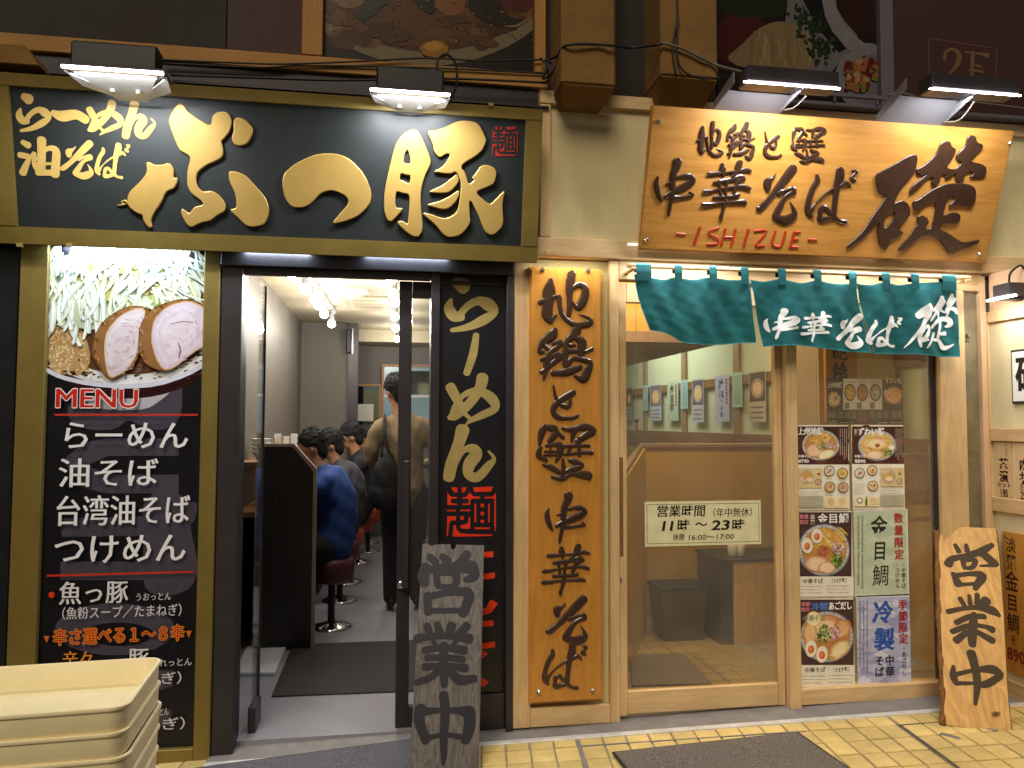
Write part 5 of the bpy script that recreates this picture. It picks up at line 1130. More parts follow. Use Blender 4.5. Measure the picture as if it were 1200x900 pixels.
# yellow charred-edge board
bl=atg(1107,850); br=atg(1186,861); tl=at(1100,617,-.05); tr=at(1167,618,-.055)
O=(bl+br)/2; Tp=(tl+tr)/2; u=((br-bl).normalized()*.6+(tr-tl).normalized()*.4).normalized(); v=(Tp-O); v=(v-u*v.dot(u)); Hh=v.length; bp=Pl(O,u,v)
print('yellow',(br-bl).length,(tr-tl).length,Hh,O,Tp,u)
yb_=thing('leaning_open_sign','yellow pine board with charred live edges and dark brush letters, leaning at the right','sign',tuple(O))
c=[bp.ab(*q) for q in ((1107,850),(1186,861),(1180,800),(1176,720),(1171,650),(1167,619),(1100,616),(1101,680),(1103,740),(1106,800))]
prism('board',bp,c,-.032,0,M['yellowwood'],yb_,bev=.004)
le=[c[6],c[7],c[8],c[9],c[0]]; bm=bmesh.new(); tube(bm,[bp.w(a-.004,b,-.014+.003*math.sin(i*2)) for i,(a,b) in enumerate(cat(le,5))],[.015+.003*math.sin(i*1.7) for i in range(21)],8); bmo('bark_edge',bm,M['bark'],yb_,smooth=True)
le=[c[1],c[2],c[3],c[4],c[5]]; bm=bmesh.new(); tube(bm,[bp.w(a+.0,b,-.022) for i,(a,b) in enumerate(cat(le,5))],[.010+.002*math.sin(i*2.7) for i in range(21)],8); bmo('bark_edge',bm,M['bark'],yb_,smooth=True)
zY=lambda d:[(1095+p[0]/4.29,620+p[1]/4.29)+((p[2]/4.29,) if len(p)>2 else ()) for p in d]
pr=Print(bp,h=.0006)
for key in ('営2','業2','中2'):
    for kd,d in G[key]: pr.stroke(zY(d),'3a2709',n=5,k=.9)
kn=bp.ab(1167,839); 
pr.ell(1167,837,5,3.6,'8a5a1e',j=.15,rnd=rz); pr.ell(1167,837,3.2,2.2,'5a3810',j=.15,rnd=rz)
pr.build('board_lettering',M['print'],yb_)
# ================================================================== MATS
def gmat(name,label,pts,mt,z0=.004):
    t=thing(name,label,'door mat',tuple(pts[0]))
    bm=bmesh.new(); c_=sum((Vector(p) for p in pts),Vector())/4
    def ring(f,dz): return [bm.verts.new(c_+(Vector(p)-c_)*f+Vector((0,0,dz))) for p in pts]
    a=ring(1,z0); b=ring(1,z0+.005); c__=ring(.975,z0+.006)
    for A,B in ((a,b),(b,c__)):
        for i in range(4): bm.faces.new((A[i],A[(i+1)%4],B[(i+1)%4],B[i]))
    bmo('rubber_edge',bm,M['rubber'],t)
    bm=bmesh.new(); vs=[bm.verts.new(c_+(Vector(p)-c_)*.974+Vector((0,0,z0+.0065))) for p in pts]; bm.faces.new(vs)
    bmo('pile',bm,mt,t); return t
g=lambda x,y: (x,y,gz(x)+.006)
p1=atg(270,899); p2=atg(478,871)
d=(Vector((p2.x,p2.y,0))-Vector((p1.x,p1.y,0))).normalized(); n_=Vector((d.y,-d.x,0))
A_=Vector((p1.x,p1.y,0))-d*.15; B_=A_+d*1.15
gmat('outdoor_mat','grey rubber edged mat on the pavement in front of the open doorway',[g(*(A_+n_*.75).xy),g(*(B_+n_*.75).xy),g(*B_.xy),g(*A_.xy)],M['matfib'],.008)
q1=atg(717,886); q2=atg(935,862); d=(Vector((q2.x,q2.y,0))-Vector((q1.x,q1.y,0))).normalized(); n_=Vector((d.y,-d.x,0))
A_=Vector((q1.x,q1.y,0)); B_=Vector((q2.x,q2.y,0))
gmat('outdoor_mat','brown grey speckled mat on the yellow tiles in front of the wooden door',[g(*(A_+n_*.6).xy),g(*(B_+n_*.6).xy),g(*B_.xy),g(*A_.xy)],M['matbrown'],.008)
def ati(x,y,z): d=ray(x,y); return CAM+d*((z-CAM.z)/d.z)
pts=[ati(318,817,0),ati(466,812,0),ati(466,752,0),ati(343,756,0)]; pts[1].x=pts[1].x+.25; pts[2].x+=.4
gmat('indoor_mat','dark grey mat on the shop floor just inside the open doorway',[(p.x,p.y,0) for p in pts],M['darkmat'],.001)
pts=[ati(273,792,0),ati(322,792,0),ati(336,760,0),ati(290,760,0)]
fl=thing('floor_slab','pale square slab lying on the shop floor by the glass side panel','slab',tuple(pts[0]))
hexa('slab',[(p.x,p.y,z_) for z_ in (.0,.02) for p in pts],M['frost'],fl,.002)
pts=[ati(740,806,.014),ati(835,804,.014),ati(800,768,.014),ati(738,768,.014)]; pts[0].x-=.0; 
gmat('indoor_mat','dark brown mat behind the glass of the wooden door',[(p.x,p.y,.02) for p in pts],M['matbrown'],.001)
# ================================================================== TRAYS
FD=-1.47; H_=CAM.z
ptr=at(193,769,FD)        # far right rim corner
zt0=ptr.z; xr=ptr.x; 
nd=ray(150,828); tt=(zt0-CAM.z)/nd.z; nr=CAM+nd*tt
print('tray',ptr,nr)
TWd,TDp,TH=.62,abs(ptr.y-nr.y),.071
def tray_mesh():
    bm=bmesh.new(); 
    def ring(x0,x1,y0,y1,z,r,seg=5):
        vs=[]
        for cx,cy,a0 in ((x1-r,y1-r,0),(x0+r,y1-r,90),(x0+r,y0+r,180),(x1-r,y0+r,270)):
            for k in range(seg+1): a=R(a0+90*k/seg); vs.append(bm.verts.new((cx+r*math.cos(a),cy+r*math.sin(a),z)))
        return vs
    w,d=TWd/2,TDp/2
    q=lambda k,z,r:ring(-w+k,w-k,-d+k,d-k,z,r,7)
    L=[q(.026,0,.03),q(.020,.002,.034),q(.018,.0105,.034),q(.008,.013,.038),q(.006,.018,.038),q(.0045,TH-.011,.040),q(.001,TH-.010,.042),q(0,TH-.008,.042),q(0,TH-.002,.042),q(.0015,TH,.042),q(.008,TH,.036),q(.0095,TH-.002,.036),q(.020,.018,.034),q(.024,.009,.03),q(.034,.006,.026)]
    for A,B in zip(L,L[1:]):
        n=len(A)
        for i in range(n): bm.faces.new((A[i],A[(i+1)%n],B[(i+1)%n],B[i]))
    bm.faces.new(L[0][::-1]); bm.faces.new(L[-1]); bmesh.ops.recalc_face_normals(bm,faces=bm.faces)
    me=bpy.data.meshes.new('food_tray'); bm.to_mesh(me); bm.free(); me.materials.append(M['cream'])
    me.polygons.foreach_set('use_smooth',[True]*len(me.polygons)); me.set_sharp_from_angle(angle=R(38))
    return me
tm=tray_mesh(); NT=13; pitch=.0585; ang=math.atan2(ptr.x-nr.x,ptr.y-nr.y)
cxy=Vector(((ptr.x+nr.x)/2,(ptr.y+nr.y)/2)); un=Vector((-math.cos(ang),math.sin(ang))); 
print('ang',math.degrees(ang),TDp)
ord_=['topmost tray','second tray from the top','third tray from the top','fourth tray from the top','fifth tray from the top']
for k in range(NT):
    zz=zt0-TH-pitch*k
    if zz<gz(-1)+.0: break
    o=bpy.data.objects.new('food_tray',tm); COL.objects.link(o)
    c=cxy+un*(TWd/2)
    o.location=(c.x+rnd.uniform(-.003,.003),c.y+rnd.uniform(-.003,.003),zz); o.rotation_euler=(0,0,-ang+rnd.uniform(-.006,.006))
    tag(o,('cream plastic tray, %s of the stack before the menu board'%ord_[k]) if k<5 else 'cream plastic tray, %s from the bottom of the stack by the menu board'%['','lowest','second','third','fourth','fifth','sixth','seventh','eighth'][min(8,NT-k)],'tray','stacked cream trays'); WL[o.name]=Vector(o.location)
# ================================================================== LEFT SHOP INTERIOR THINGS
A=at(303,520,1.5); B=at(345,518,1.5); C_=at(371,549,1.5); D_=at(366,750,1.5); E_=at(298,748,1.5)
ipl=Pl((0,1.5,0)); ab=lambda p:(p.x,p.z)
part=thing('counter_partition','striped black partition with a beige trim at the near end of the counter','partition',(A.x,1.5,0))
x0_,x1_,xs,zt1,zt2=A.x,C_.x,B.x,A.z,C_.z
prism('striped_panel',ipl,[(x0_,.05),(x1_-.02,.05),(x1_-.02,zt2-.02),(xs-.008,zt1-.02),(x0_,zt1-.02)],-.03,0,M['stripe'],part)
prism('top_trim',ipl,[(x0_-.01,zt1-.02),(xs-.008,zt1-.02),(xs,zt1),(x0_-.01,zt1)],-.034,.006,M['trim'],part); prism('slanted_trim',ipl,[(xs-.008,zt1-.0205),(x1_-.02,zt2-.0205),(x1_,zt2),(xs,zt1-.0005)],-.034,.006,M['trim'],part)
prism('edge_trim',ipl,[(x1_-.0195,.0),(x1_+.003,.0),(x1_,zt2-.001),(x1_-.0195,zt2-.02)],-.034,.006,M['trim'],part); prism('kick_rail',ipl,[(x0_,.0),(x1_-.021,.0),(x1_-.021,.049),(x0_,.049)],-.03,.003,M['black'],part)
for k in range(9):
    x=x0_+(x1_-x0_-.03)*(k+.5)/9; prism('raised_stripe',ipl,[(x-.007,.055),(x+.006,.055),(x+.006,min(zt1,zt1-(max(0,x-xs)/(x1_-xs))*(zt1-zt2))-.03),(x-.007,min(zt1,zt1-(max(0,x-xs)/(x1_-xs))*(zt1-zt2))-.03)],.0002,.004,M['darkmetal'],part)
ct=thing('counter','dark eating counter along the left wall behind the striped partition','counter',(-.85,3.3,0))
box('counter_top',-1.0,-.62,1.55,5.3,.86,.90,M['brownwood'],ct,.004); box('counter_front',-.72,-.69,1.55,5.3,.0,.859,M['stripe'],ct,0); box('upper_shelf',-1.0,-.80,1.55,5.3,1.20,1.23,M['brownwood'],ct,.003)
for k in range(6): box('shelf_post',-.83,-.80,1.6+k*.7,1.63+k*.7,.901,1.199,M['brownwood'],ct,0)
for k,(x,y,w_,h_,mt,lb) in enumerate((( -.97,2.0,.16,.13,'ceramic','stacked pale bowls on the counter shelf just above the partition'),(-.90,2.35,.14,.14,'black','dark box of chopsticks on the counter shelf behind the partition'),(-.93,2.75,.20,.17,'ceramic','pale menu stand on the counter shelf, beyond the stacked bowls'))):
    if mt=='ceramic' and k==0:
        t=thing('bowl_stack',lb,'bowls',(x+.06,y,1.23))
        for i in range(4):
            bm=bmesh.new(); lathe(bm,(x+.06,y,1.232+i*.03),[(.03,0),(.034,.006),(.065,.045),(.07,.055),(.066,.055),(.03,.012)],14); bmo('bowl',bm,M['ceramic'],t,smooth=True)
    elif k==1:
        t=thing('chopstick_box',lb,'box',(x+.05,y,1.23)); box('box_body',x,x+.12,y-.06,y+.06,1.231,1.30,M['black'],t,.004)
        for i in range(12): 
            bm=bmesh.new(); xx,yy=x+.02+.008*i,y-.04+rnd.uniform(0,.08); tube(bm,[(xx,yy,1.27),(xx+rnd.uniform(-.01,.01),yy,1.37+rnd.uniform(0,.02))],.0025,5); bmo('chopstick',bm,M['lightwood'],t)
    else:
        t=thing('menu_stand',lb,'stand',(x+.1,y,1.23)); box('base',x,x+.2,y-.02,y+.03,1.231,1.245,M['lightwood'],t,.002)
        for i in range(3): box('card',x+.005+.065*i,x+.06+.065*i,y,y+.004,1.246,1.40-.02*(i%2),M['ceramic'],t,.001)
# pendants
def bulb(x,y,z,name,label,group):
    t=thing('spot_bulb',label,'lamp',(x,y,z+.1),group)
    bm=bmesh.new(); bmesh.ops.create_uvsphere(bm,u_segments=14,v_segments=10,radius=.042); 
    for v in bm.verts: v.co=v.co*(1 if v.co.z<0 else .9)+Vector((x,y,z))
    bmo('bulb',bm,M['bulb'],t,smooth=True)
    bm=bmesh.new(); tube(bm,[(x,y,z+.03),(x,y,z+.09)],[.03,.022],10); bmo('socket',bm,M['white'],t); bm=bmesh.new(); tube(bm,[(x,y,z+.09),(x,y,2.612)],.006,6); bmo('stem',bm,M['white'],t)
    l=bpy.data.lights.new('bulb_light','POINT'); l.energy=10; l.shadow_soft_size=.045; l.color=(1,.95,.86); o=bpy.data.objects.new('bulb_light',l); COL.objects.link(o); o.location=(x,y,z-.05)
tr1=thing('light_track','white ceiling light track above the counter on the left','light track',(-.58,2.8,2.62)); tr2=thing('light_track','white ceiling light track running along the middle of the noodle shop','light track',(.06,3.2,2.62))
Lb=[(341.7,319),(357.5,338),(368.5,350),(373.4,357),(379.8,367.5),(388.6,379)]; Yb=[1.34,1.97,2.45,2.77,3.3,4.0]
Rb=[(458.7,326),(461,344),(463,354),(462.7,370.6),(463.8,384),(465.6,397)]; Yr=[1.5,2.2,2.6,3.5,4.4,5.5]
o6=['nearest','second nearest','third','fourth','fifth','farthest']
ps=[at(p[0],p[1],y) for p,y in zip(Lb,Yb)]; pq=[at(p[0],p[1],y) for p,y in zip(Rb,Yr)]
for k,p in enumerate(ps): bulb(p.x,p.y,p.z,'b','glowing round bulb, %s on the left ceiling track'%o6[k],'bulbs of the left track')
for k,p in enumerate(pq): bulb(p.x,p.y,p.z,'b','glowing round bulb, %s on the middle ceiling track'%o6[k],'bulbs of the middle track')
def rail(a,b,par):
    d=(b-a).normalized(); n=Vector((-d.y,d.x,0))*.018; a=a-d*.3; b=b+d*.3
    hexa('rail',[(p.x,p.y,z) for z in (2.612,2.649) for p in (a-n,b-n,b+n,a+n)],M['white'],par,.002)
rail(ps[0],ps[-1],tr1); rail(pq[0],pq[-1],tr2)
# ceiling speaker
sk_=thing('ceiling_speaker','small pale speaker hanging tilted from a bracket on the shop ceiling','speaker',(-.2,3.0,2.65))
p=at(417,339,3.0); bm=bxb(-.10,.10,-.06,.06,-.055,.055,.008); rot=Matrix.Rotation(R(-18),4,'Y'); bm.transform(Matrix.Translation(p)@rot@Matrix.Rotation(R(-25),4,'X')); bmo('speaker_box',bm,M['white'],sk_)
bm=bmesh.new(); tube(bm,[p+Vector((.01,0,.05)),p+Vector((.02,0,.12)),Vector((p.x-.02,p.y,2.64))],.010,8); bmo('bracket',bm,M['white'],sk_)
q=at(405,325,3.0); box('base_plate',p.x-.07,p.x+.03,p.y-.04,p.y+.04,2.628,2.648,M['white'],sk_,.003)
ac=thing('ceiling_cassette','flush cream air conditioner cassette in the shop ceiling','air conditioner',(.0,3.9,2.64)); box('cover',-.38,-.02,3.3,4.1,2.632,2.649,M['ceil'],ac,.004)
for k in range(3): box('vent_slat',-.34,-.06,3.45+k*.2,3.47+k*.2,2.626,2.6315,M['trim'],ac,0)
wc=thing('wall_fixture','narrow dark fixture on the column at the back left of the noodle shop','fixture',(-.42,5.28,1.9)); p=at(409,400,5.29)
box('fixture_body',p.x-.03,p.x+.03,5.24,5.298,p.z-.14,p.z+.14,M['black'],wc,.01); box('fixture_rod',p.x+.035,p.x+.05,5.26,5.285,p.z-.15,p.z+.15,M['steel'],wc,0)
def frame(px0,py0,px1,py1,Y,label,cat_,split=False):
    a=at(px0,py0,Y); b=at(px1,py1,Y); t=thing('wall_mirror' if not split else 'wall_window',label,cat_,(a.x,Y,b.z)); w=.03
    box('frame_stile',a.x,a.x+w,Y-.04,Y,b.z,a.z,M['frameoak'],t,.002); box('frame_stile',b.x-w,b.x,Y-.04,Y,b.z,a.z,M['frameoak'],t,.002); box('frame_rail',a.x+w,b.x-w,Y-.04,Y,a.z-w,a.z,M['frameoak'],t,.002); box('frame_rail',a.x+w,b.x-w,Y-.04,Y,b.z,b.z+w,M['frameoak'],t,.002)
    box('pane',a.x+w,b.x-w,Y-.015,Y-.005,b.z+w,a.z-w,M['mirror'] if not split else M['window'],t,0)
    if split:
        c1=at(448,462,Y-.02); box('mullion',a.x+w+.32,a.x+w+.335,Y-.028,Y-.016,b.z+w,a.z-w,M['ceramic'],t,0); box('window_bar',a.x+w,b.x-w,Y-.030,Y-.017,(b.z+a.z)/2+.02,(b.z+a.z)/2+.05,M['ceramic'],t,0)
        box('dark_blind',a.x+w+.34,b.x-w,Y-.0155,Y-.0152,(b.z+a.z)/2+.06,a.z-w-.05,M['mirror'],t,0)
    else:
        box('note_sheet',a.x+.06,b.x-.10,Y-.017,Y-.0155,b.z+.08,(a.z+b.z)/2+.02,M['egg'],t,0)
    return t
frame(414,450,446.5,500.5,6.45,'small oak framed mirror on the back wall of the noodle shop','mirror'); frame(447.5,427,512,508,6.40,'large oak framed window on the back wall behind the standing person','window',True)
# stools
def stool(loc,seatmat):
    x,y=loc; t=thing('counter_stool','','stool',(x,y,0),'stools along the counter')
    bm=bmesh.new(); lathe(bm,(x,y,0),[(.15,0),(.152,.006),(.13,.016),(.06,.032),(.03,.045)],28); bmo('base',bm,M['chrome'],t,smooth=True)
    bm=bmesh.new(); tube(bm,[(x,y,.04),(x,y,.42)],.026,12); bmo('pole',bm,M['darkpole'],t,smooth=True)
    bm=bmesh.new(); lathe(bm,(x,y,.33),[(.13,0),(.155,.012),(.16,.06),(.165,.13),(.162,.16),(.14,.175),(.05,.182)],26); bmo('seat',bm,seatmat,t,smooth=True); return t
st0=[(388,733),(398,702),(405,681),(419,658),(431,645),(434,621)]
sp_=[at(*((x,y)),0) for x,y in st0]
sl_=[]
for k,(x,y) in enumerate(st0):
    p=ati(x,y,.01); 
    if p.y>6.1: p.y=6.0
    s=stool((p.x,p.y),M['maroonseat'] if k<2 else M['redseat']); s['label']=['maroon counter stool under the person in the blue shirt','maroon counter stool under the person in the charcoal shirt','orange red counter stool under the person in the black sweater','orange red counter stool just behind the farthest diner','empty orange red stool, second from the far end of the counter','farthest orange red stool along the counter'][k]; sl_.append((p.x,p.y)); print('stool',p.x,p.y)
# ================================================================== PEOPLE
def skinmesh(chains,sub=1):
    """chains: list of lists of (pos, radius); one object, remeshed to a single surface"""
    bm=bmesh.new()
    for ch in chains:
        pts=[Vector(c[0]) for c in ch]; rr=[c[1] for c in ch]
        # resample smoothly
        P_=[(p.x,p.y,p.z,r) for p,r in zip(pts,rr)]; S=cat(P_,3) if len(P_)>2 else [np.array(p) for p in P_]
        tube(bm,[s[:3] for s in S],[max(.004,s[3]) for s in S],12)
        for s in (S[0],S[-1]):
            g_=bmesh.ops.create_uvsphere(bm,u_segments=12,v_segments=8,radius=max(.004,s[3])*.98)
            for v in g_['verts']: v.co+=Vector(s[:3])
    return bm
def addell(bm,c,r,rot=None):
    g_=bmesh.ops.create_uvsphere(bm,u_segments=18,v_segments=12,radius=1)
    mt=Matrix.Translation(Vector(c))@(rot or Matrix.Identity(4))@Matrix.Diagonal((r[0],r[1],r[2],1))
    for v in g_['verts']: v.co=mt@v.co
def fuse(bm,vox,smooth=3):
    me=bpy.data.meshes.new('f'); bm.to_mesh(me); bm.free(); o=bpy.data.objects.new('f',me); COL.objects.link(o)
    md=o.modifiers.new('r','REMESH'); md.mode='VOXEL'; md.voxel_size=vox; md.use_smooth_shade=True
    m2=o.modifiers.new('s','SMOOTH'); m2.factor=.5; m2.iterations=smooth
    dg=bpy.context.evaluated_depsgraph_get(); me2=bpy.data.meshes.new_from_object(o.evaluated_get(dg)); bpy.data.objects.remove(o); return me2
def person(label,J,face,tops,trs,hair='hair',vox=.014,hs=1.0,group=None):
    """J: joints; face: facing direction of the head (unit, horizontal); head local frame built from it"""
    base=J['base']; t=thing('person',label,'person',base,group)
    hd=Vector(J['head']); f=Vector(face).normalized(); up=(hd-Vector(J['neck'])).normalized(); s=f.cross(up).normalized(); f=up.cross(s).normalized()
    rot=Matrix((s,f,up)).transposed().to_4x4()
    L=lambda a,b,c:hd+s*a*hs+f*b*hs+up*c*hs
    ch=[[(J['pelvis'],.135),(J['waist'],.12),(J['chest'],.125),(J['upper'],.095),(J['neck'],.056),(tuple(L(0,-.01,-.04)),.055)]]
    for sd in 'lr':
        ch.append([(J['upper'],.07),(J['sh'+sd],.040),(J['el'+sd],.036),(J['wr'+sd],.028)])
        wr=Vector(J['wr'+sd]); d=(wr-Vector(J['el'+sd])).normalized(); sidev=d.cross(Vector((0,0,1))); sidev=sidev.normalized() if sidev.length>.1 else s
        palm=wr+d*.07; ch.append([(tuple(wr),.028),(tuple(palm),.034)])
        for k in range(4):
            o_=sidev*(-.03+.02*k); q=palm+o_; dn=Vector((0,0,-.012))
            ch.append([(tuple(palm+o_*.6),.011),(tuple(q+d*.045+dn*.4),.010),(tuple(q+d*(.075-.006*abs(k-1.4))+dn*2),.008)])
        ch.append([(tuple(wr+d*.03),.014),(tuple(wr+d*.055-sidev*.045),.012),(tuple(wr+d*.085-sidev*.05),.009)])
        ch.append([(J['pelvis'],.11),(J['hip'+sd],.098),(J['kn'+sd],.062),(J['an'+sd],.042)]); ch.append([(J['an'+sd],.04),(J['toe'+sd],.035)])
    bm=skinmesh(ch); addell(bm,L(0,.0,.035),(.077*hs,.095*hs,.105*hs),rot); addell(bm,L(0,.03,-.04),(.055*hs,.06*hs,.06*hs),rot); addell(bm,L(0,.098,-.01),(.012*hs,.018*hs,.02*hs),rot)
    for a in (-1,1): addell(bm,L(.078*a,-.005,.0),(.010*hs,.018*hs,.028*hs),rot)
    me=fuse(bm,vox,2); link('body',me,M['skin'],t,smooth=True)
    # hair
    bm=bmesh.new(); addell(bm,L(0,-.018,.058),(.088*hs,.104*hs,.098*hs),rot); addell(bm,L(0,-.055,-.005),(.070*hs,.055*hs,.085*hs),rot)
    rr=random.Random(len(label))
    for k in range(46):
        a=rr.uniform(0,6.28); e=rr.uniform(-.2,1.4); v=(.086*math.cos(a)*math.cos(e),-.018+.10*math.sin(a)*math.cos(e),.06+.095*math.sin(e))
        if v[1]>.05 and v[2]<.07: continue
        addell(bm,L(*v),(.011*hs,.026*hs,.010*hs),rot)
    hm=fuse(bm,.008,3); bm=bmesh.new(); bm.from_mesh(hm)
    for k in range(170):
        a=rr.uniform(0,6.28); e=rr.uniform(-.5,1.5); ca=math.cos(e)
        if math.sin(a)>.45 and e<.35: continue
        p0=Vector((.091*math.cos(a)*ca,-.018+.107*math.sin(a)*ca,.055+.101*math.sin(e))); an=rr.uniform(0,6.28) if e>1 else a+rr.uniform(-.5,.5)
        dn=Vector((math.cos(an)*.25,math.sin(an)*.25,-.9+e*.5)).normalized(); q=[p0-dn*.02,p0+dn*.012,p0+dn*.034+Vector((p0.x,p0.y+.018,0)).normalized()*rr.uniform(.002,.010)]
        tube(bm,[L(*v) for v in q],[.003,.0032,.0008],4,caps=False)
    me_=bpy.data.meshes.new('hair'); bm.to_mesh(me_); bm.free(); link('hair',me_,M[hair],t,smooth=True)
    for a in (-1,1):
        bm=bmesh.new(); addell(bm,L(.03*a,.088,.025),(.010,.006,.006),rot); bmo('eye',bm,M['hair'],t,smooth=True)
    # top garment
    g_=.016
    ch=[[(tuple(Vector(J['pelvis'])+Vector((0,0,-.05))),.135+g_),(J['pelvis'],.145+g_),(J['waist'],.135+g_),(J['chest'],.14+g_),(J['upper'],.125+g_),(tuple(Vector(J['upper'])*.5+Vector(J['neck'])*.5),.082)]]
    for sd in 'lr': 
        e=Vector(J['el'+sd]); w=Vector(J['wr'+sd]); c=e.lerp(w,tops[1]); ch.append([(J['upper'],.08),(J['sh'+sd],.056+g_),(J['el'+sd],.044+g_),(tuple(c),.036+g_*.6)])
    bm=skinmesh(ch)
    sh=(Vector(J['shr'])-Vector(J['shl'])).normalized()
    addell(bm,(Vector(J['chest'])+Vector(J['upper']))/2,(.185,.115,.20),Matrix((sh,sh.cross(Vector(J['upper'])-Vector(J['chest'])).normalized(),(Vector(J['upper'])-Vector(J['chest'])).normalized())).transposed().to_4x4())
    me=fuse(bm,.016,3)
    rr=random.Random(3+len(label)); 
    ph=[rr.uniform(0,6) for _ in range(4)]
    for v in me.vertices: v.co+=v.normal*(.0034*math.sin(v.co.z*40+v.co.x*22+v.co.y*15+ph[0])+.0018*math.sin(v.co.x*60-v.co.z*31+v.co.y*27+ph[1]))
    link('shirt' if 'shirt' in label else 'sweater',me,M[tops[0]],t,smooth=True)
    ch=[[(J['pelvis'],.135+g_)]*2]
    for sd in 'lr': ch.append([(J['pelvis'],.115),(J['hip'+sd],.108),(J['kn'+sd],.078),(J['an'+sd],.066)])
    link('trousers',fuse(skinmesh(ch),.018,3),M[trs],t,smooth=True)
    for sd in 'lr':
        bm=bmesh.new(); a=Vector(J['an'+sd]); b=Vector(J['toe'+sd]); d=(b-a); d.z=0; d.normalize(); g2=skinmesh([[(tuple(a-d*.03+Vector((0,0,-.03))),.043),(tuple(a+d*.06+Vector((0,0,-.045))),.042),(tuple(b),.036)]]); link('shoe',fuse(g2,.014,2),M['black'],t,smooth=True)
    return t
def seated(label,stoolxy,headpx,hy,top,sl,lean=0.0,group='diners seated at the counter'):
    x,y=stoolxy; hd=at(*headpx,hy); 
    pel=Vector((x-.01,y,.60)); nk=Vector((hd.x+.045,hd.y,hd.z-.14)); up_=Vector((nk.x+.05,nk.y,nk.z-.07))
    wa=pel.lerp(up_,.30)+Vector((.05,0,0)); chs=pel.lerp(up_,.68)+Vector((.06,0,0))
    sw=.17; J=dict(base=(x,y,0),pelvis=tuple(pel),waist=tuple(wa),chest=tuple(chs),upper=tuple(up_),neck=tuple(nk),head=tuple(hd))
    for sd,k in (('l',-1),('r',1)):
        J['sh'+sd]=(up_.x,up_.y+k*sw,up_.z-.02); J['el'+sd]=(up_.x-.16,up_.y+k*(sw+.05),.97); J['wr'+sd]=(up_.x-.34,up_.y+k*.10,1.00)
        J['hip'+sd]=(x-.05,y+k*.09,.59); J['kn'+sd]=(x-.42+.16,y+k*.12,.56); J['an'+sd]=(x-.22,y+k*.11,.14); J['toe'+sd]=(x-.36,y+k*.12,.05)
    return person(label,J,(-1,0.0,-.55),(top,sl),'trousers',group=group)
seated('person in a blue shirt seated nearest the door, bent over the counter',sl_[0],(367,527),sl_[0][1]+.02,'blue',.55)
seated('person in a charcoal shirt seated second from the door, leaning over the counter',sl_[1],(388,524),sl_[1][1]+.02,'greyshirt',.6)
seated('person in a black sweater seated third from the door, face in profile, looking down',sl_[2],(412,514),sl_[2][1]+.0,'blacksweater',.95)
seated('person in dark clothes seated farthest, half hidden behind the person in the black sweater',(sl_[3][0],sl_[3][1]-.25),(428,516),sl_[3][1]-.25,'trousers',.95)
# standing person
yS=2.5; c=at(475,500,yS).x; hd=at(464,460,yS-.02)
f=lambda dx,dy,z:(c+dx,yS+dy,z)
J=dict(base=(c,yS,0),pelvis=f(0,0,.98),waist=f(0,.01,1.13),chest=f(-.005,.0,1.32),upper=f(-.01,-.01,1.45),neck=(hd.x+.02,yS-.01,hd.z-.13),head=(hd.x,hd.y,hd.z),
 shl=f(-.20,0,1.455),ell=f(-.275,.04,1.20),wrl=f(-.20,.24,1.16),shr=f(.185,.0,1.455),elr=f(.26,.05,1.19),wrr=f(.17,.26,1.15),
 hipl=f(-.10,0,.93),knl=f(-.10,.02,.52),anl=f(-.10,0,.10),toel=f(-.115,.16,.045),hipr=f(.09,0,.93),knr=f(.10,.03,.52),anr=f(.11,.02,.10),toer=f(.13,.18,.045))
person('person in a beige sweater and black trousers standing with their back to the door',J,(-.55,.85,-.15),('beige',.98),'trousers')
bgt=thing('shoulder_bag','black cloth bag hanging from the left shoulder of the standing person','bag',(c-.2,yS-.12,.85))
bp0=at(452,565,yS-.16); bm=bmesh.new(); addell(bm,(bp0.x,yS-.17,bp0.z),(.115,.05,.21)); addell(bm,(bp0.x-.01,yS-.165,bp0.z-.1),(.13,.06,.13)); addell(bm,(bp0.x+.01,yS-.16,bp0.z+.12),(.07,.035,.13)); me=fuse(bm,.012,2)
for v in me.vertices: v.co+=v.normal*.0022*math.sin(v.co.z*33+v.co.x*50)
link('bag_body',me,M['bag'],bgt,smooth=True)
bm=bmesh.new()
for dx in (-.05,.06): tube(bm,curve_pts([(bp0.x+dx,yS-.17,bp0.z+.10),(c-.165+dx*.2,yS-.16,1.38),(c-.17,yS-.06,1.545),(c-.17,yS+.06,1.53),(c-.16,yS+.17,1.38)]),.012,6)
bmo('bag_strap',bm,M['bag'],bgt,smooth=True)
# ================================================================== RIGHT SHOP INTERIOR
ri=bpy.data.objects['right_interior_floor']; me0=tms[0]; k=0
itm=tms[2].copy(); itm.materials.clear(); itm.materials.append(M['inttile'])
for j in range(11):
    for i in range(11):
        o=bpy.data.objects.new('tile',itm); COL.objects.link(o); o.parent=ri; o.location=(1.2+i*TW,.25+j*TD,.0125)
lp_=thing('low_partition','waist high ochre partition with a wooden cap inside the right shop','partition',(2.2,1.55,0))
a=at(754,520,1.55); b=at(915,517,1.55)
box('panel',a.x,3.29,1.56,1.62,.02,a.z-.03,M['ochrewall'],lp_,0); box('cap',a.x-.02,3.29,1.545,1.635,a.z-.0295,a.z,M['brownwoodz'],lp_,.003); box('base_board',a.x,3.29,1.548,1.559,.02,.10,M['lightwoodx'],lp_,0)
hexa('side_panel',[(1.34,.5,.02),(a.x,1.5,.02),(a.x,1.54,.02),(1.30,.54,.02),(1.34,.5,1.15),(a.x,1.5,a.z-.03),(a.x,1.54,a.z-.03),(1.30,.54,1.15)],M['ochrewall'],lp_,0)
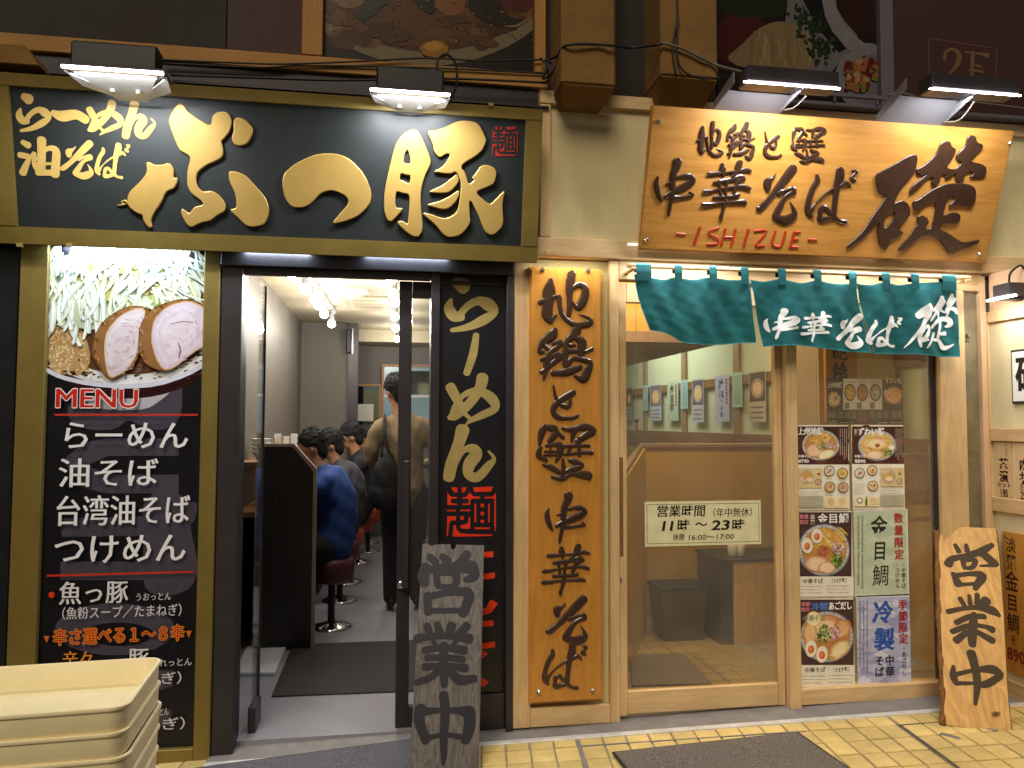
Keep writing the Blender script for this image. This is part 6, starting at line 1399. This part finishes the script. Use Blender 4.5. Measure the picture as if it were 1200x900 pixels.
hexa('side_cap',[(1.33,.49,1.151),(a.x-.021,1.5,a.z-.029),(a.x-.021,1.55,a.z-.029),(1.28,.54,1.151),(1.33,.49,1.185),(a.x-.021,1.5,a.z+.001),(a.x-.021,1.55,a.z+.001),(1.28,.54,1.185)],M['brownwoodz'],lp_,0)
bn=thing('waste_bin','dark square waste bin standing against the ochre partition','bin',(1.9,1.4,0))
p=at(792,740,1.4); zt_=at(792,683,1.4).z; w0,w1=.135,.17; zb2=.014
hexa('bin_body',[(p.x+sx*w0,1.36+sy*w0*.8,zb2) for sx,sy in ((-1,-1),(1,-1),(1,1),(-1,1))]+[(p.x+sx*w1,1.36+sy*w1*.8,zt_) for sx,sy in ((-1,-1),(1,-1),(1,1),(-1,1))],M['bin'],bn,.006)
box('bin_rim',p.x-w1-.006,p.x+w1+.006,1.36-w1*.8-.006,1.36+w1*.8+.006,zt_-.02,zt_+.006,M['black'],bn,.003)
cb=thing('side_cabinet','low brown cabinet with a dark top beside the waste bin','cabinet',(2.4,1.3,0))
a=at(860,655,1.1); b=at(915,740,1.1); zt_=a.z
box('cabinet_body',a.x,3.28,1.1,1.5,.014,zt_-.02,M['lightwood'],cb,.003); box('cabinet_top',a.x-.10,3.28,1.08,1.52,zt_-.0195,zt_+.0,M['black'],cb,.002); box('cabinet_side',a.x-.09,a.x-.001,1.12,1.5,.014,zt_-.021,M['stripe'],cb,0)
for k,(x,lb) in enumerate(((858,'left of the two pale cups standing on the low cabinet'),(867,'right of the two pale cups standing on the low cabinet'))):
    p=at(x,640,1.2); bm=bmesh.new(); lathe(bm,(p.x,1.2,zt_+.001),[(.026,0),(.028,.005),(.034,.10),(.031,.10),(.024,.01)],14); o=bmo('cup',bm,M['ceramic'],None,smooth=True,loc=(p.x,1.2,zt_+.001)); tag(o,lb,'cup','cups on the low cabinet')
sf2=thing('ceiling_soffit','brown boxed soffit hanging over the counter inside the right shop','soffit',(1.6,2.5,2.0))
p1=at(843,403,1.4); box('soffit_box',1.12,p1.x,1.4,7.4,p1.z+.08,2.75,M['ochrewall'],sf2,0); box('soffit_edge',1.12,p1.x+.012,1.385,7.4,p1.z,p1.z+.079,M['brownwoodz'],sf2,.002)
# wall posts and rail on the side wall
spw=Pl((3.295,0,0),(0,-1,0),(0,0,1))
wt=thing('wall_timbers','brown timber posts and rails along the pale wall of the right shop','timber',(3.29,3.5,0))
rail_z=[spw.ab(905,435)[1],spw.ab(905,447)[1]]
box('rail',3.262,3.299,.2,7.4,rail_z[1],rail_z[0],M['brownwood'],wt,.002)
for x in (757,803,865):
    yy=-spw.ab(x,450)[0]; box('post',3.27,3.299,yy-.06,yy+.06,.02,2.74,M['brownwoodz'],wt,.002)
yy=-spw.ab(945,450)[0]; box('post',3.27,3.299,yy-.05,yy+.05,.02,2.74,M['brownwoodz'],wt,.002)
box('lower_rail',3.265,3.299,.2,7.4,1.22,1.40,M['brownwood'],wt,.002)
box('dado_panel',3.28,3.299,.2,7.4,.02,1.219,M['ochrewall'],wt,0)
def wposter(x0,y0,x1,y1,cols,label,kind):
    pp=Pl((3.255,0,0),(0,-1,0),(0,0,1)); A_=pp.ab(x0,y0); B_=pp.ab(x1,y1); t=Print(pp,(A_[0],B_[1],B_[0],A_[1]),h=0)
    t.poly(rectp(A_[0],B_[1],B_[0],A_[1]),cols[0],px=False); w=B_[0]-A_[0]; h=A_[1]-B_[1]; X_=lambda u,v:(A_[0]+u*w,A_[1]-v*h)
    def R4(u0,v0,u1,v1,c): t.poly(rectp(*X_(u0,v1),*X_(u1,v0)),c,px=False)
    if kind=='photo':
        R4(.04,.03,.96,.6,cols[1]); c=X_(.5,.34); t.poly([(c[0]+w*.38*math.cos(a),c[1]+h*.2*math.sin(a)) for a in np.linspace(0,6.1,18)],cols[2],px=False); t.poly([(c[0]+w*.25*math.cos(a),c[1]+h*.13*math.sin(a)) for a in np.linspace(0,6.1,16)],'d8b890',px=False)
        for v in (.7,.8,.9): R4(.1,v,.85,v+.03,'6a6468')
    elif kind=='cal':
        for ch,v in (('冷',.08),('製',.34)) if cols[1]=='b' else (('金',.08),('目',.32),('鯛',.56)):
            p_=X_(.42,v); t.text(ch,p_[0],p_[1],h*.24,'23407e' if cols[1]=='b' else '2a2e26',off=.05,vertical=True,sx=min(1.1,w*.55/(h*.24)))
        for v in np.arange(.08,.6,.07): R4(.74,v,.88,v+.05,'8e3a44')
        if cols[1]=='b': p_=X_(.45,.66); t.text('中華',p_[0],p_[1],h*.13,'26262c',off=.02,vertical=True,sx=.8)
    else:
        for u in (.2,.4,.6,.8): 
            for v in np.arange(.1,.9,.06): R4(u-.04,v,u+.04,v+.035,'4a5e66')
    o=t.build('wall_poster',M['print'],None,loc=(3.255,-(A_[0]+B_[0])/2,B_[1])); tag(o,label,'poster','posters on the side wall of the right shop'); 
    md=o.modifiers.new('thick','SOLIDIFY'); md.thickness=.0006; md.offset=-1
for a in ((733.5,455,741,492,('9aa0a8','4a3a40','7a6a60'),'partly hidden dark photo poster at the far left behind the door glass','photo'),(753.5,452,759.5,481,('9cc0c8','',''),'small pale blue slip on the leftmost post','txt'),(762,451.5,775,493,('aab4cc','6a6070','b8a090'),'bowl photo poster between the two small pale slips on the left','photo'),
 (782,448.5,795,493,('a9c0b0','g',''),'pale green poster with dark brush characters on the side wall','cal'),(797.5,446,806,479,('9cc4d0','',''),'small pale blue slip on the middle post','txt'),(811,445,825,495,('b0b4c8','5a5266','b8a898'),'bowl photo poster left of the blue brush lettered one','photo'),
 (838,441,855,494,('aeb6d8','b',''),'pale blue poster with blue brush characters on the side wall','cal'),(858,437,870,477,('a4c8bc','',''),'pale green slip of small print on the right post','txt'),(877.5,436,898,494.5,('b4aca0','4a3a44','9a8a7a'),'largest bowl photo poster, nearest the glass on the side wall','photo')): wposter(*a)
# small charm hanging, cup shelf, board for the reflected sign, lattice, strip light
ch_=thing('hanging_charm','small blue ball with a red tassel hanging behind the glass of the wooden door','ornament',(1.35,.4,1.4)); p=at(746,493,.4)
bm=bmesh.new(); addell(bm,p,(.014,.014,.014)); bmo('ball',bm,mat('blue_ball','2a3a5a',.3),ch_,smooth=True); bm=bmesh.new(); tube(bm,[p+Vector((0,0,-.012)),p+Vector((.001,0,-.06)),p+Vector((0,0,-.075))],[.006,.008,.010],8); bmo('tassel',bm,mat('red_tassel','8a2a2a',.8),ch_); bm=bmesh.new(); tube(bm,[p+Vector((0,0,.012)),(p.x,p.y,2.74)],.0012,5); bmo('thread',bm,M['white'],ch_)
cs=thing('cup_shelf','grey dish shelf with white cups seen through the upper left of the display window','shelf',(2.3,1.2,1.3)); a=at(925,447,1.2); b=at(969,497,1.2)
box('shelf_back',a.x-.05,b.x,1.32,1.35,b.z-.1,a.z+.02,M['steel'],cs,0); box('shelf_board',a.x-.05,b.x,1.15,1.319,(a.z*.45+b.z*.55),(a.z*.45+b.z*.55)+.02,M['steel'],cs,.002); box('shelf_board',a.x-.05,b.x,1.15,1.319,b.z-.1,b.z-.08,M['steel'],cs,.002)
for k in range(7): box('slot_bar',a.x+k*.035,a.x+k*.035+.008,1.155,1.17,b.z-.079,a.z*.45+b.z*.55-.001,M['black'],cs,0)
zc_=(a.z*.45+b.z*.55)+.0205
for k,x in enumerate((939,948,956,965)):
    p=at(x,470,1.22); bm=bmesh.new(); lathe(bm,(p.x,1.22,zc_),[(.016,0),(.018,.003),(.024,.06),(.021,.06),(.014,.006)],12); o=bmo('cup',bm,M['ceramic'],None,smooth=True,loc=(p.x,1.22,zc_)); tag(o,'small white cup on the grey dish shelf, %s from the left'%('first','second','third','fourth')[k],'cup','cups on the dish shelf')
wpq=thing('reflected_signboard','cypress board with dark brush characters standing in for a reflection in the display window','sign',(2.5,.6,1.7)); a=at(966,398,.6); b=at(1004,449,.6)  # added board that stands in for a sign reflected in the glass
ipq=Pl((0,.59,0)); box('board',a.x,b.x,.591,.615,b.z-.25,a.z+.2,M['boardwood'],wpq,.003); pr=Print(ipq,h=.0003); pr.glyphs(G,'地',(975,402,993,421),'2a1c14'); pr.glyphs(G,'鶏',(976,425,993,446),'2a1c14'); pr.build('board_lettering',M['print'],wpq)
bm=bmesh.new(); tube(bm,[(a.x+.08,.60,a.z+.2),(a.x+.08,.60,2.745)],.003,6); tube(bm,[(b.x-.08,.60,a.z+.2),(b.x-.08,.60,2.745)],.003,6); bmo('hanging_wire',bm,M['steel'],wpq)
lt=thing('lattice_screen','honey coloured wooden lattice screen behind the display window','screen',(2.9,.45,1.0))
lY=.40; a=at(1061,515,lY); b=at(1094,611,lY); x0_,x1_,z0_,z1__=a.x-.10,b.x+.02,b.z,a.z
for zz in (z1__-.03,z1__-.10,z0_+.17,z0_+.10,z0_): box('rail',x0_,x1_,lY,lY+.025,zz,zz+(.03 if zz in (z1__-.03,z0_) else .018),M['lattice'],lt,.002)
for x in (x0_,x1_-.03): box('stile',x,x+.03,lY-.003,lY+.028,z0_-.001,z1__+.001,M['lattice'],lt,.002)
zA_,zB2=z0_+.19,z1__-.101
for k in range(16):
    x=x0_+.035+k*(x1_-x0_-.07)/15
    box('lattice_bar',x-.0025,x+.0025,lY+.008,lY+.018,zA_,zB2,M['lattice'],lt,0); box('lattice_bar',x-.0025,x+.0025,lY+.008,lY+.018,z0_+.119,z0_+.169,M['lattice'],lt,0)
for k in range(4): zz=zA_+(k+1)*(zB2-zA_)/5; box('cross_bar',x0_+.031,x1_-.031,lY+.004,lY+.0075,zz-.003,zz+.003,M['lattice'],lt,0)
for x in (x0_+.01,x1_-.02): box('foot',x,x+.02,lY,lY+.025,.014,z0_-.0015,M['lattice'],lt,.002)
bw=thing('pale_cabinet','tall pale cupboard standing behind the display window at the right','cupboard',(2.9,.6,0)); box('body',2.72,3.27,.75,1.08,.014,2.2,M['creampanel'],bw,.004); box('cupboard_door',2.75,3.24,.735,.7495,.1,1.0,M['creampanel'],bw,.003); box('dark_gap',2.716,2.7195,.76,1.07,.014,2.2,M['trim'],bw,0)
stl=thing('strip_light','short bluish strip light glowing inside the right shop above the dish shelf','lamp',(2.2,1.3,1.8)); a=at(931,383,1.3); b=at(964,383,1.3)
box('tube',a.x,b.x,1.30,1.315,a.z-.006,a.z+.006,emis('blue_led','cfe4ff',8),stl,.002); box('bracket',a.x,b.x,1.315,1.345,a.z-.01,a.z+.012,M['white'],stl,.002)
area('room_light',(2.5,1.9,2.72),(2.5,1.9,0),.6,1.0,22,(1,.86,.62)); area('room_light',(2.7,4.6,2.72),(2.7,4.6,0),.5,2.0,30,(.84,.97,1)); area('room_light',(1.7,.9,2.72),(1.7,.9,0),.5,.3,20,(1,.82,.55))
cl_=thing('ceiling_panel_light','flat ceiling light panel in the right shop near the door','lamp',(2.5,1.9,2.74)); box('diffuser',2.2,2.8,1.4,2.4,2.73,2.745,M['white'],cl_,.003)
cl_=thing('ceiling_panel_light','flat ceiling light panel deeper inside the right shop','lamp',(2.7,4.6,2.74)); box('diffuser',2.45,2.95,3.6,5.6,2.73,2.745,M['white'],cl_,.003)
# ================================================================== UPPER FACADE
def pxbox(name,x0,y0,x1,y1,Yf,Yb,mt,par,bev=.003,top=None):
    a=at(x0,y1,Yf); b=at(x1,y0,Yf); return box(name,a.x,b.x,Yf,Yb,a.z,top if top else b.z,mt,par,bev)
ZT=4.3
zbm0=at(400,88,.0).z; zbm1=at(400,70,.0).z
ub=thing('beam','long pale timber beam across the wall above the black sign','beam',(-.5,0,zbm0)); box('beam_board',-3.1,at(641,90,0).x,-.02,.055,zbm0,zbm1,M['beamwood'],ub,.004)
sb_=thing('steel_channel','dark steel channel under the timber beam','channel',(-.5,0,zbm0-.1)); box('channel_web',-3.1,at(641,90,0).x,.0,.055,zbm0-.12,zbm0-.003,M['darkmetal'],sb_,.003); box('channel_lip',-3.1,at(641,90,0).x,-.06,-.001,zbm0-.12,zbm0-.108,M['darkmetal'],sb_,.002)
b1=thing('wall_panel','dark brown upper wall panel at the top left','panel',(-2,.03,zbm1)); pa=at(265,60,.03); box('panel_sheet',-3.1,pa.x,.02,.055,zbm1+.003,ZT,M['brownpanel'],b1,.002)
b2=thing('wall_panel','oxblood red upper wall panel above the black sign','panel',(-.6,.03,zbm1)); pb=at(354,60,.03); box('panel_sheet',pa.x+.004,pb.x,.018,.055,zbm1+.003,ZT,M['redpanel'],b2,.002)
up=thing('timber_post','upright timber post left of the noodle bowl billboard','post',(-.4,0,zbm1)); pc=at(378,60,-.02); box('post_board',pb.x+.003,pc.x,-.02,.055,zbm1+.003,ZT,M['postwood'],up,.004)
up2=thing('timber_post','upright timber post right of the noodle bowl billboard','post',(.7,0,zbm1)); pd=at(627,60,-.02); pe=at(640,60,-.02); box('post_board',pd.x,pe.x,-.02,.055,zbm1+.003,ZT,M['postwood'],up2,.004)
bb=thing('billboard','billboard photo of a ramen bowl above the black sign, night shade put into its colours','billboard',(.1,.02,zbm1)); box('board',pc.x+.003,pd.x-.003,.02,.055,zbm1+.003,ZT,M['blackpanel'],bb,.001)
bl_=Pl((0,.0185,0)); pr=Print(bl_,(pc.x+.006,zbm1+.006,pd.x-.006,ZT-.005),h=0,dim=.42); zq=zm(370,0,4.2857)  # inks scaled down to paint the unlit upper band
pr.poly(rectp(pc.x+.005,zbm1+.005,pd.x-.005,ZT-.004),'2e1e14',px=False)
pr.ell(560,-420,820,750,'a08a68',n=60,z=zq); pr.ell(570,-440,760,700,'5f3a1c',n=60,z=zq); pr.ell(570,-440,735,675,'74481f',n=60,z=zq)
for _ in range(60): pr.ell(rz.uniform(60,1090),rz.uniform(-250,230),rz.uniform(30,120),rz.uniform(12,50),rz.choice(['7a4c22','84562a','6a421e','8f5f30','5c3818']),n=10,rot=rz.uniform(-.3,.3),z=zq,j=.3,rnd=rz)
pr.poly([(60,-60),(230,-60),(250,20),(170,50),(80,20)],'a07a54',z=zq,smooth=1); pr.poly([(195,75),(330,-20),(375,0),(300,70),(235,115)],'3a4030',z=zq); pr.poly([(590,20),(620,-40),(750,-40),(750,50),(690,85),(620,60)],'a86a34',z=zq,smooth=1); pr.poly([(480,-40),(600,-40),(600,70),(560,70),(500,20)],'2c2a1c',z=zq,smooth=1)
pr.poly([(850,-100),(1095,-100),(1095,60),(900,40)],'6a2410',z=zq,smooth=1); pr.poly([(780,-60),(900,-60),(960,90),(1060,100),(1000,150),(860,120),(760,60)],'2e1a0e',z=zq,smooth=1); pr.stroke([(950,132,4),(1010,130,12),(1075,92,6)],'b08a60',z=zq)
for _ in range(120): pr.ell(rz.uniform(60,1090),rz.uniform(-60,230),rz.uniform(2,7),rz.uniform(2,5),rz.choice(['a87438','4a2c12','c08a4a']),n=6,z=zq)
pr.ell(596,250,72,42,'c8862c',n=20,z=zq,j=.08,rnd=rz); pr.ell(592,235,48,24,'e8ac3e',n=18,z=zq,j=.08,rnd=rz)
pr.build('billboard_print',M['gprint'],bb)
# corbels / pillars
def corbel(x0,x1,yb0,yb1,label):
    t=thing('pillar_end',label,'pillar',(at(x0,60,-.2).x,-.2,3.2)); a=at(x0,yb0,-.22); b=at(x1,yb0,-.22); c=at(x0,yb1,-.12)
    box('pillar_block',a.x,b.x,-.22,.058,a.z,ZT,M['plaster'],t,.012); hexa('chamfered_foot',[(a.x+.03,-.10,c.z),(b.x-.03,-.10,c.z),(b.x-.03,.057,c.z),(a.x+.03,.057,c.z),(a.x,-.2195,a.z-.001),(b.x,-.2195,a.z-.001),(b.x,.0575,a.z-.001),(a.x,.0575,a.z-.001)],M['plaster'],t,.006); return t
corbel(658,722,97,121,'rough plaster pillar end with orange glow in its colour, just left of the dark gap above the cream fascia'); corbel(775,842,88,121,'rough plaster pillar end with orange glow in its colour, right of the dark gap above the cypress signboard')
gap=thing('recess_panel','dark brown recess between the two plaster pillar ends','panel',(1.3,.02,3.2)); a=at(725,60,.02); b=at(773,60,.02); box('panel_sheet',a.x-.1,b.x+.1,.03,.056,3.2,ZT,M['brownpanel'],gap,0); box('timber_strip',at(690,60,.0).x,at(700,60,0).x,.0,.0295,3.2,ZT,M['postwood'],gap,0)
wdg=thing('awning_end','pale worn wedge of an awning at the top left corner','awning',(-1.9,-.3,3.2)); a=at(-5,52,-.2); b=at(28,52,-.2); c=at(46,77,-.2)
hexa('wedge_body',[(a.x-.3,-.2,c.z),(c.x,-.2,c.z),(c.x,.0,c.z),(a.x-.3,.0,c.z),(a.x-.3,-.2,a.z),(b.x,-.2,b.z),(b.x,.0,b.z),(a.x-.3,.0,a.z)],M['plaster'],wdg,.004)
fb=thing('billboard','billboard photo of sliced meat with parsley and plates at the upper right, night shade put into its colours','billboard',(2.2,.02,3.2)); a=at(842,118,.02); b=at(1029,0,.02)
box('board',a.x,b.x,.02,.055,3.22,ZT,M['blackpanel'],fb,.001); f2=Pl((0,.0185,0)); pr=Print(f2,(a.x+.003,3.223,b.x-.003,ZT-.004),h=0,dim=.42); pr.poly(rectp(a.x+.002,3.222,b.x-.002,ZT-.003),'2a1810',px=False); zq=zm(820,0,3.158)  # print colours darkened as painted night shade
pr.poly([(65,60),(200,40),(260,120),(200,220),(65,240)],'5a1c10',z=zq,smooth=1); pr.poly([(60,-30),(330,-30),(320,60),(200,70),(80,50)],'2e3018',z=zq,smooth=1)
pr.poly([(330,-60),(470,-60),(520,60),(600,150),(540,200),(470,290),(420,330),(330,330),(300,200),(320,60)],'8d8488',z=zq,smooth=1)
pr.poly([(360,-40),(450,-40),(545,180),(515,195),(440,110)],'1a1614',z=zq); pr.poly([(445,-40),(500,-40),(510,60),(600,160),(650,160),(650,200),(560,200),(470,90)],'a39a9e',z=zq,smooth=1); pr.poly([(505,-40),(655,-40),(655,150),(600,140),(520,60)],'3e1c12',z=zq,smooth=1)
pr.ell(640,290,140,125,'9a9296',n=34,z=zq); pr.ell(650,300,110,98,'8a8086',n=30,z=zq)
pr.poly([(95,215),(150,170),(210,110),(270,80),(330,80),(390,120),(420,190),(420,260),(300,260),(150,250)],'a3875e',z=zq,smooth=1)
for k in range(22): x=rz.uniform(170,400); pr.stroke([(x,rz.uniform(100,150),4),(x+rz.uniform(-20,20),200,5),(x+rz.uniform(-30,30),250,3)],rz.choice(['b59a70','947850','c2a880']),z=zq,n=2)
for cx,cy in ((375,60),(430,90),(400,120),(440,200),(460,170)):
    for k in range(22): pr.ell(cx+rz.gauss(0,22),cy+rz.gauss(0,20),rz.uniform(6,14),rz.uniform(4,9),rz.choice(['2e3a1a','3a4a22','24301a']),n=6,rot=rz.uniform(0,3),z=zq,j=.4,rnd=rz)
for k in range(60): pr.ell(rz.uniform(540,655),rz.uniform(225,335),rz.uniform(8,22),rz.uniform(6,14),rz.choice(['8a3418','a8502a','c07840','6a2410','8a8a3a','d0a070']),n=8,rot=rz.uniform(0,3),z=zq,j=.3,rnd=rz)
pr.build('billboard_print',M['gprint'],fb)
gp_=thing('metal_post','grey metal post between the meat billboard and the dark red panel','post',(3.0,.0,3.2)); a=at(1031,110,.0); b=at(1046,110,.0); box('post_body',a.x,b.x,-.02,.055,3.22,ZT,M['greypost'],gp_,.003)
rpn=thing('floor_sign_panel','dark red panel with a thin outline and the floor mark 2F at the upper right','sign',(3.4,.02,3.2)); box('panel_sheet',b.x+.003,4.5,.018,.055,3.22,ZT,M['redpanel'],rpn,.002)
f3=Pl((0,.017,0)); pr=Print(f3,h=.0004,dim=.6); C0='8a6a50'
Lr=lambda p,q: pr.stroke([(p[0],p[1],.9),(q[0],q[1],.9)],C0,n=1)
for p,q in (((1088,45),(1168,57)),((1168,57),(1167,100)),((1088,45),(1089,95))): Lr(p,q)
pr.stroke([(1107,70,4),(1108,62,4),(1115,57.5,3.5),(1123,62,6),(1123,72,6),(1116,83,4),(1106,94,3)],C0); pr.stroke([(1106,95,4),(1116,94.5,4),(1126,95,4)],C0)
pr.stroke([(1140,62,5),(1139,80,5),(1139,99,5)],C0); pr.stroke([(1131,61,2),(1148,63,3),(1157,65,6)],C0); pr.stroke([(1140,76,2),(1150,78,3)],C0); pr.stroke([(1136,82,3),(1152,84,3)],C0); pr.build('panel_lettering',M['gprint'],rpn)
# ledge behind right lamps
lg=thing('steel_ledge','grey steel ledge behind the floodlights over the cypress signboard','ledge',(2.9,0,3.2)); box('ledge_plate',at(843,120,.0).x,4.5,-.10,.015,3.195,3.215,M['greypost'],lg,.002); a=at(915,118,-.1); b=at(1035,108,-.1)
box('ledge_rail',a.x,b.x,-.115,-.1005,3.24,3.262,M['greypost'],lg,.002); 
for x in (a.x+.08,(a.x+b.x)/2,b.x-.05): box('ledge_stay',x,x+.012,-.112,-.103,3.2155,3.239,M['greypost'],lg,0)
# cables
def cable(name,label,pts,r,mt,Y=-.06):
    P_=[at(x,y,Y if len(q)==0 else q[0]) for x,y,*q in pts]; bm=bmesh.new(); c_=sum(P_,Vector())/len(P_); tube(bm,curve_pts(P_,5),r,6); o=bmo(name,bm,mt,None,smooth=True,loc=tuple(P_[0])); tag(o,label,'cable')
cable('cable','thin dark cable running along the top edge of the timber beam',[(190,70,-.035),(260,73,-.035),(330,75,-.035),(420,72,-.035),(500,68,-.035),(560,71,-.035),(636,70,-.035)],.0045,M['cable'])
cable('cable','second thin dark cable below it on the timber beam',[(190,74,-.03),(300,79,-.03),(352,77,-.03),(450,78,-.03),(540,81,-.03),(636,86,-.03)],.0045,M['cable'])
cable('cable','sagging black cable hanging between the timber beam and the black sign',[(200,88,-.075),(300,91,-.075),(400,94,-.075),(520,92,-.075),(640,97,-.075)],.006,M['cable'])
cable('cable','black cable looping from the beam end round the left plaster pillar',[(636,72,-.04),(652,66,-.12),(664,53,-.235),(700,52,-.235),(722,54,-.235),(740,56,-.1),(775,52,-.235)],.007,M['cable'])
cable('cable','pair of grey cables sloping down from the right plaster pillar to the floodlight',[(775,50,-.238),(800,57,-.238),(822,68,-.238),(842,77,-.25),(868,84,-.42)],.007,M['greycable'])
cable('cable','thin cable hanging in a slack curve from the right plaster pillar',[(795,20,-.238),(793,60,-.238),(800,82,-.238),(822,92,-.238),(850,90,-.25),(868,86,-.40)],.005,M['cable'])
cable('cable','vertical dark cable on the left face of the right plaster pillar',[(792,-20,-.234),(794,20,-.234),(788,55,-.234),(793,90,-.234)],.005,M['cable'])
cable('cable','tangle of black cable at the beam end beside the left plaster pillar',[(634,68,-.06),(641,80,-.09),(636,92,-.07),(645,86,-.12),(641,72,-.1),(650,78,-.14),(640,97,-.09)],.006,M['cable'])
cable('cable','bundle of pale cables curving behind the right floodlight bracket',[(1040,112,-.08),(1060,110,-.1),(1090,119,-.12),(1120,118,-.12),(1150,121,-.1),(1205,128,-.08)],.006,M['greycable'])
for o in SC.objects:
    if o.type=='EMPTY' and not o.name.startswith('pavement') and not o.children: print('NO CHILD',o.name)
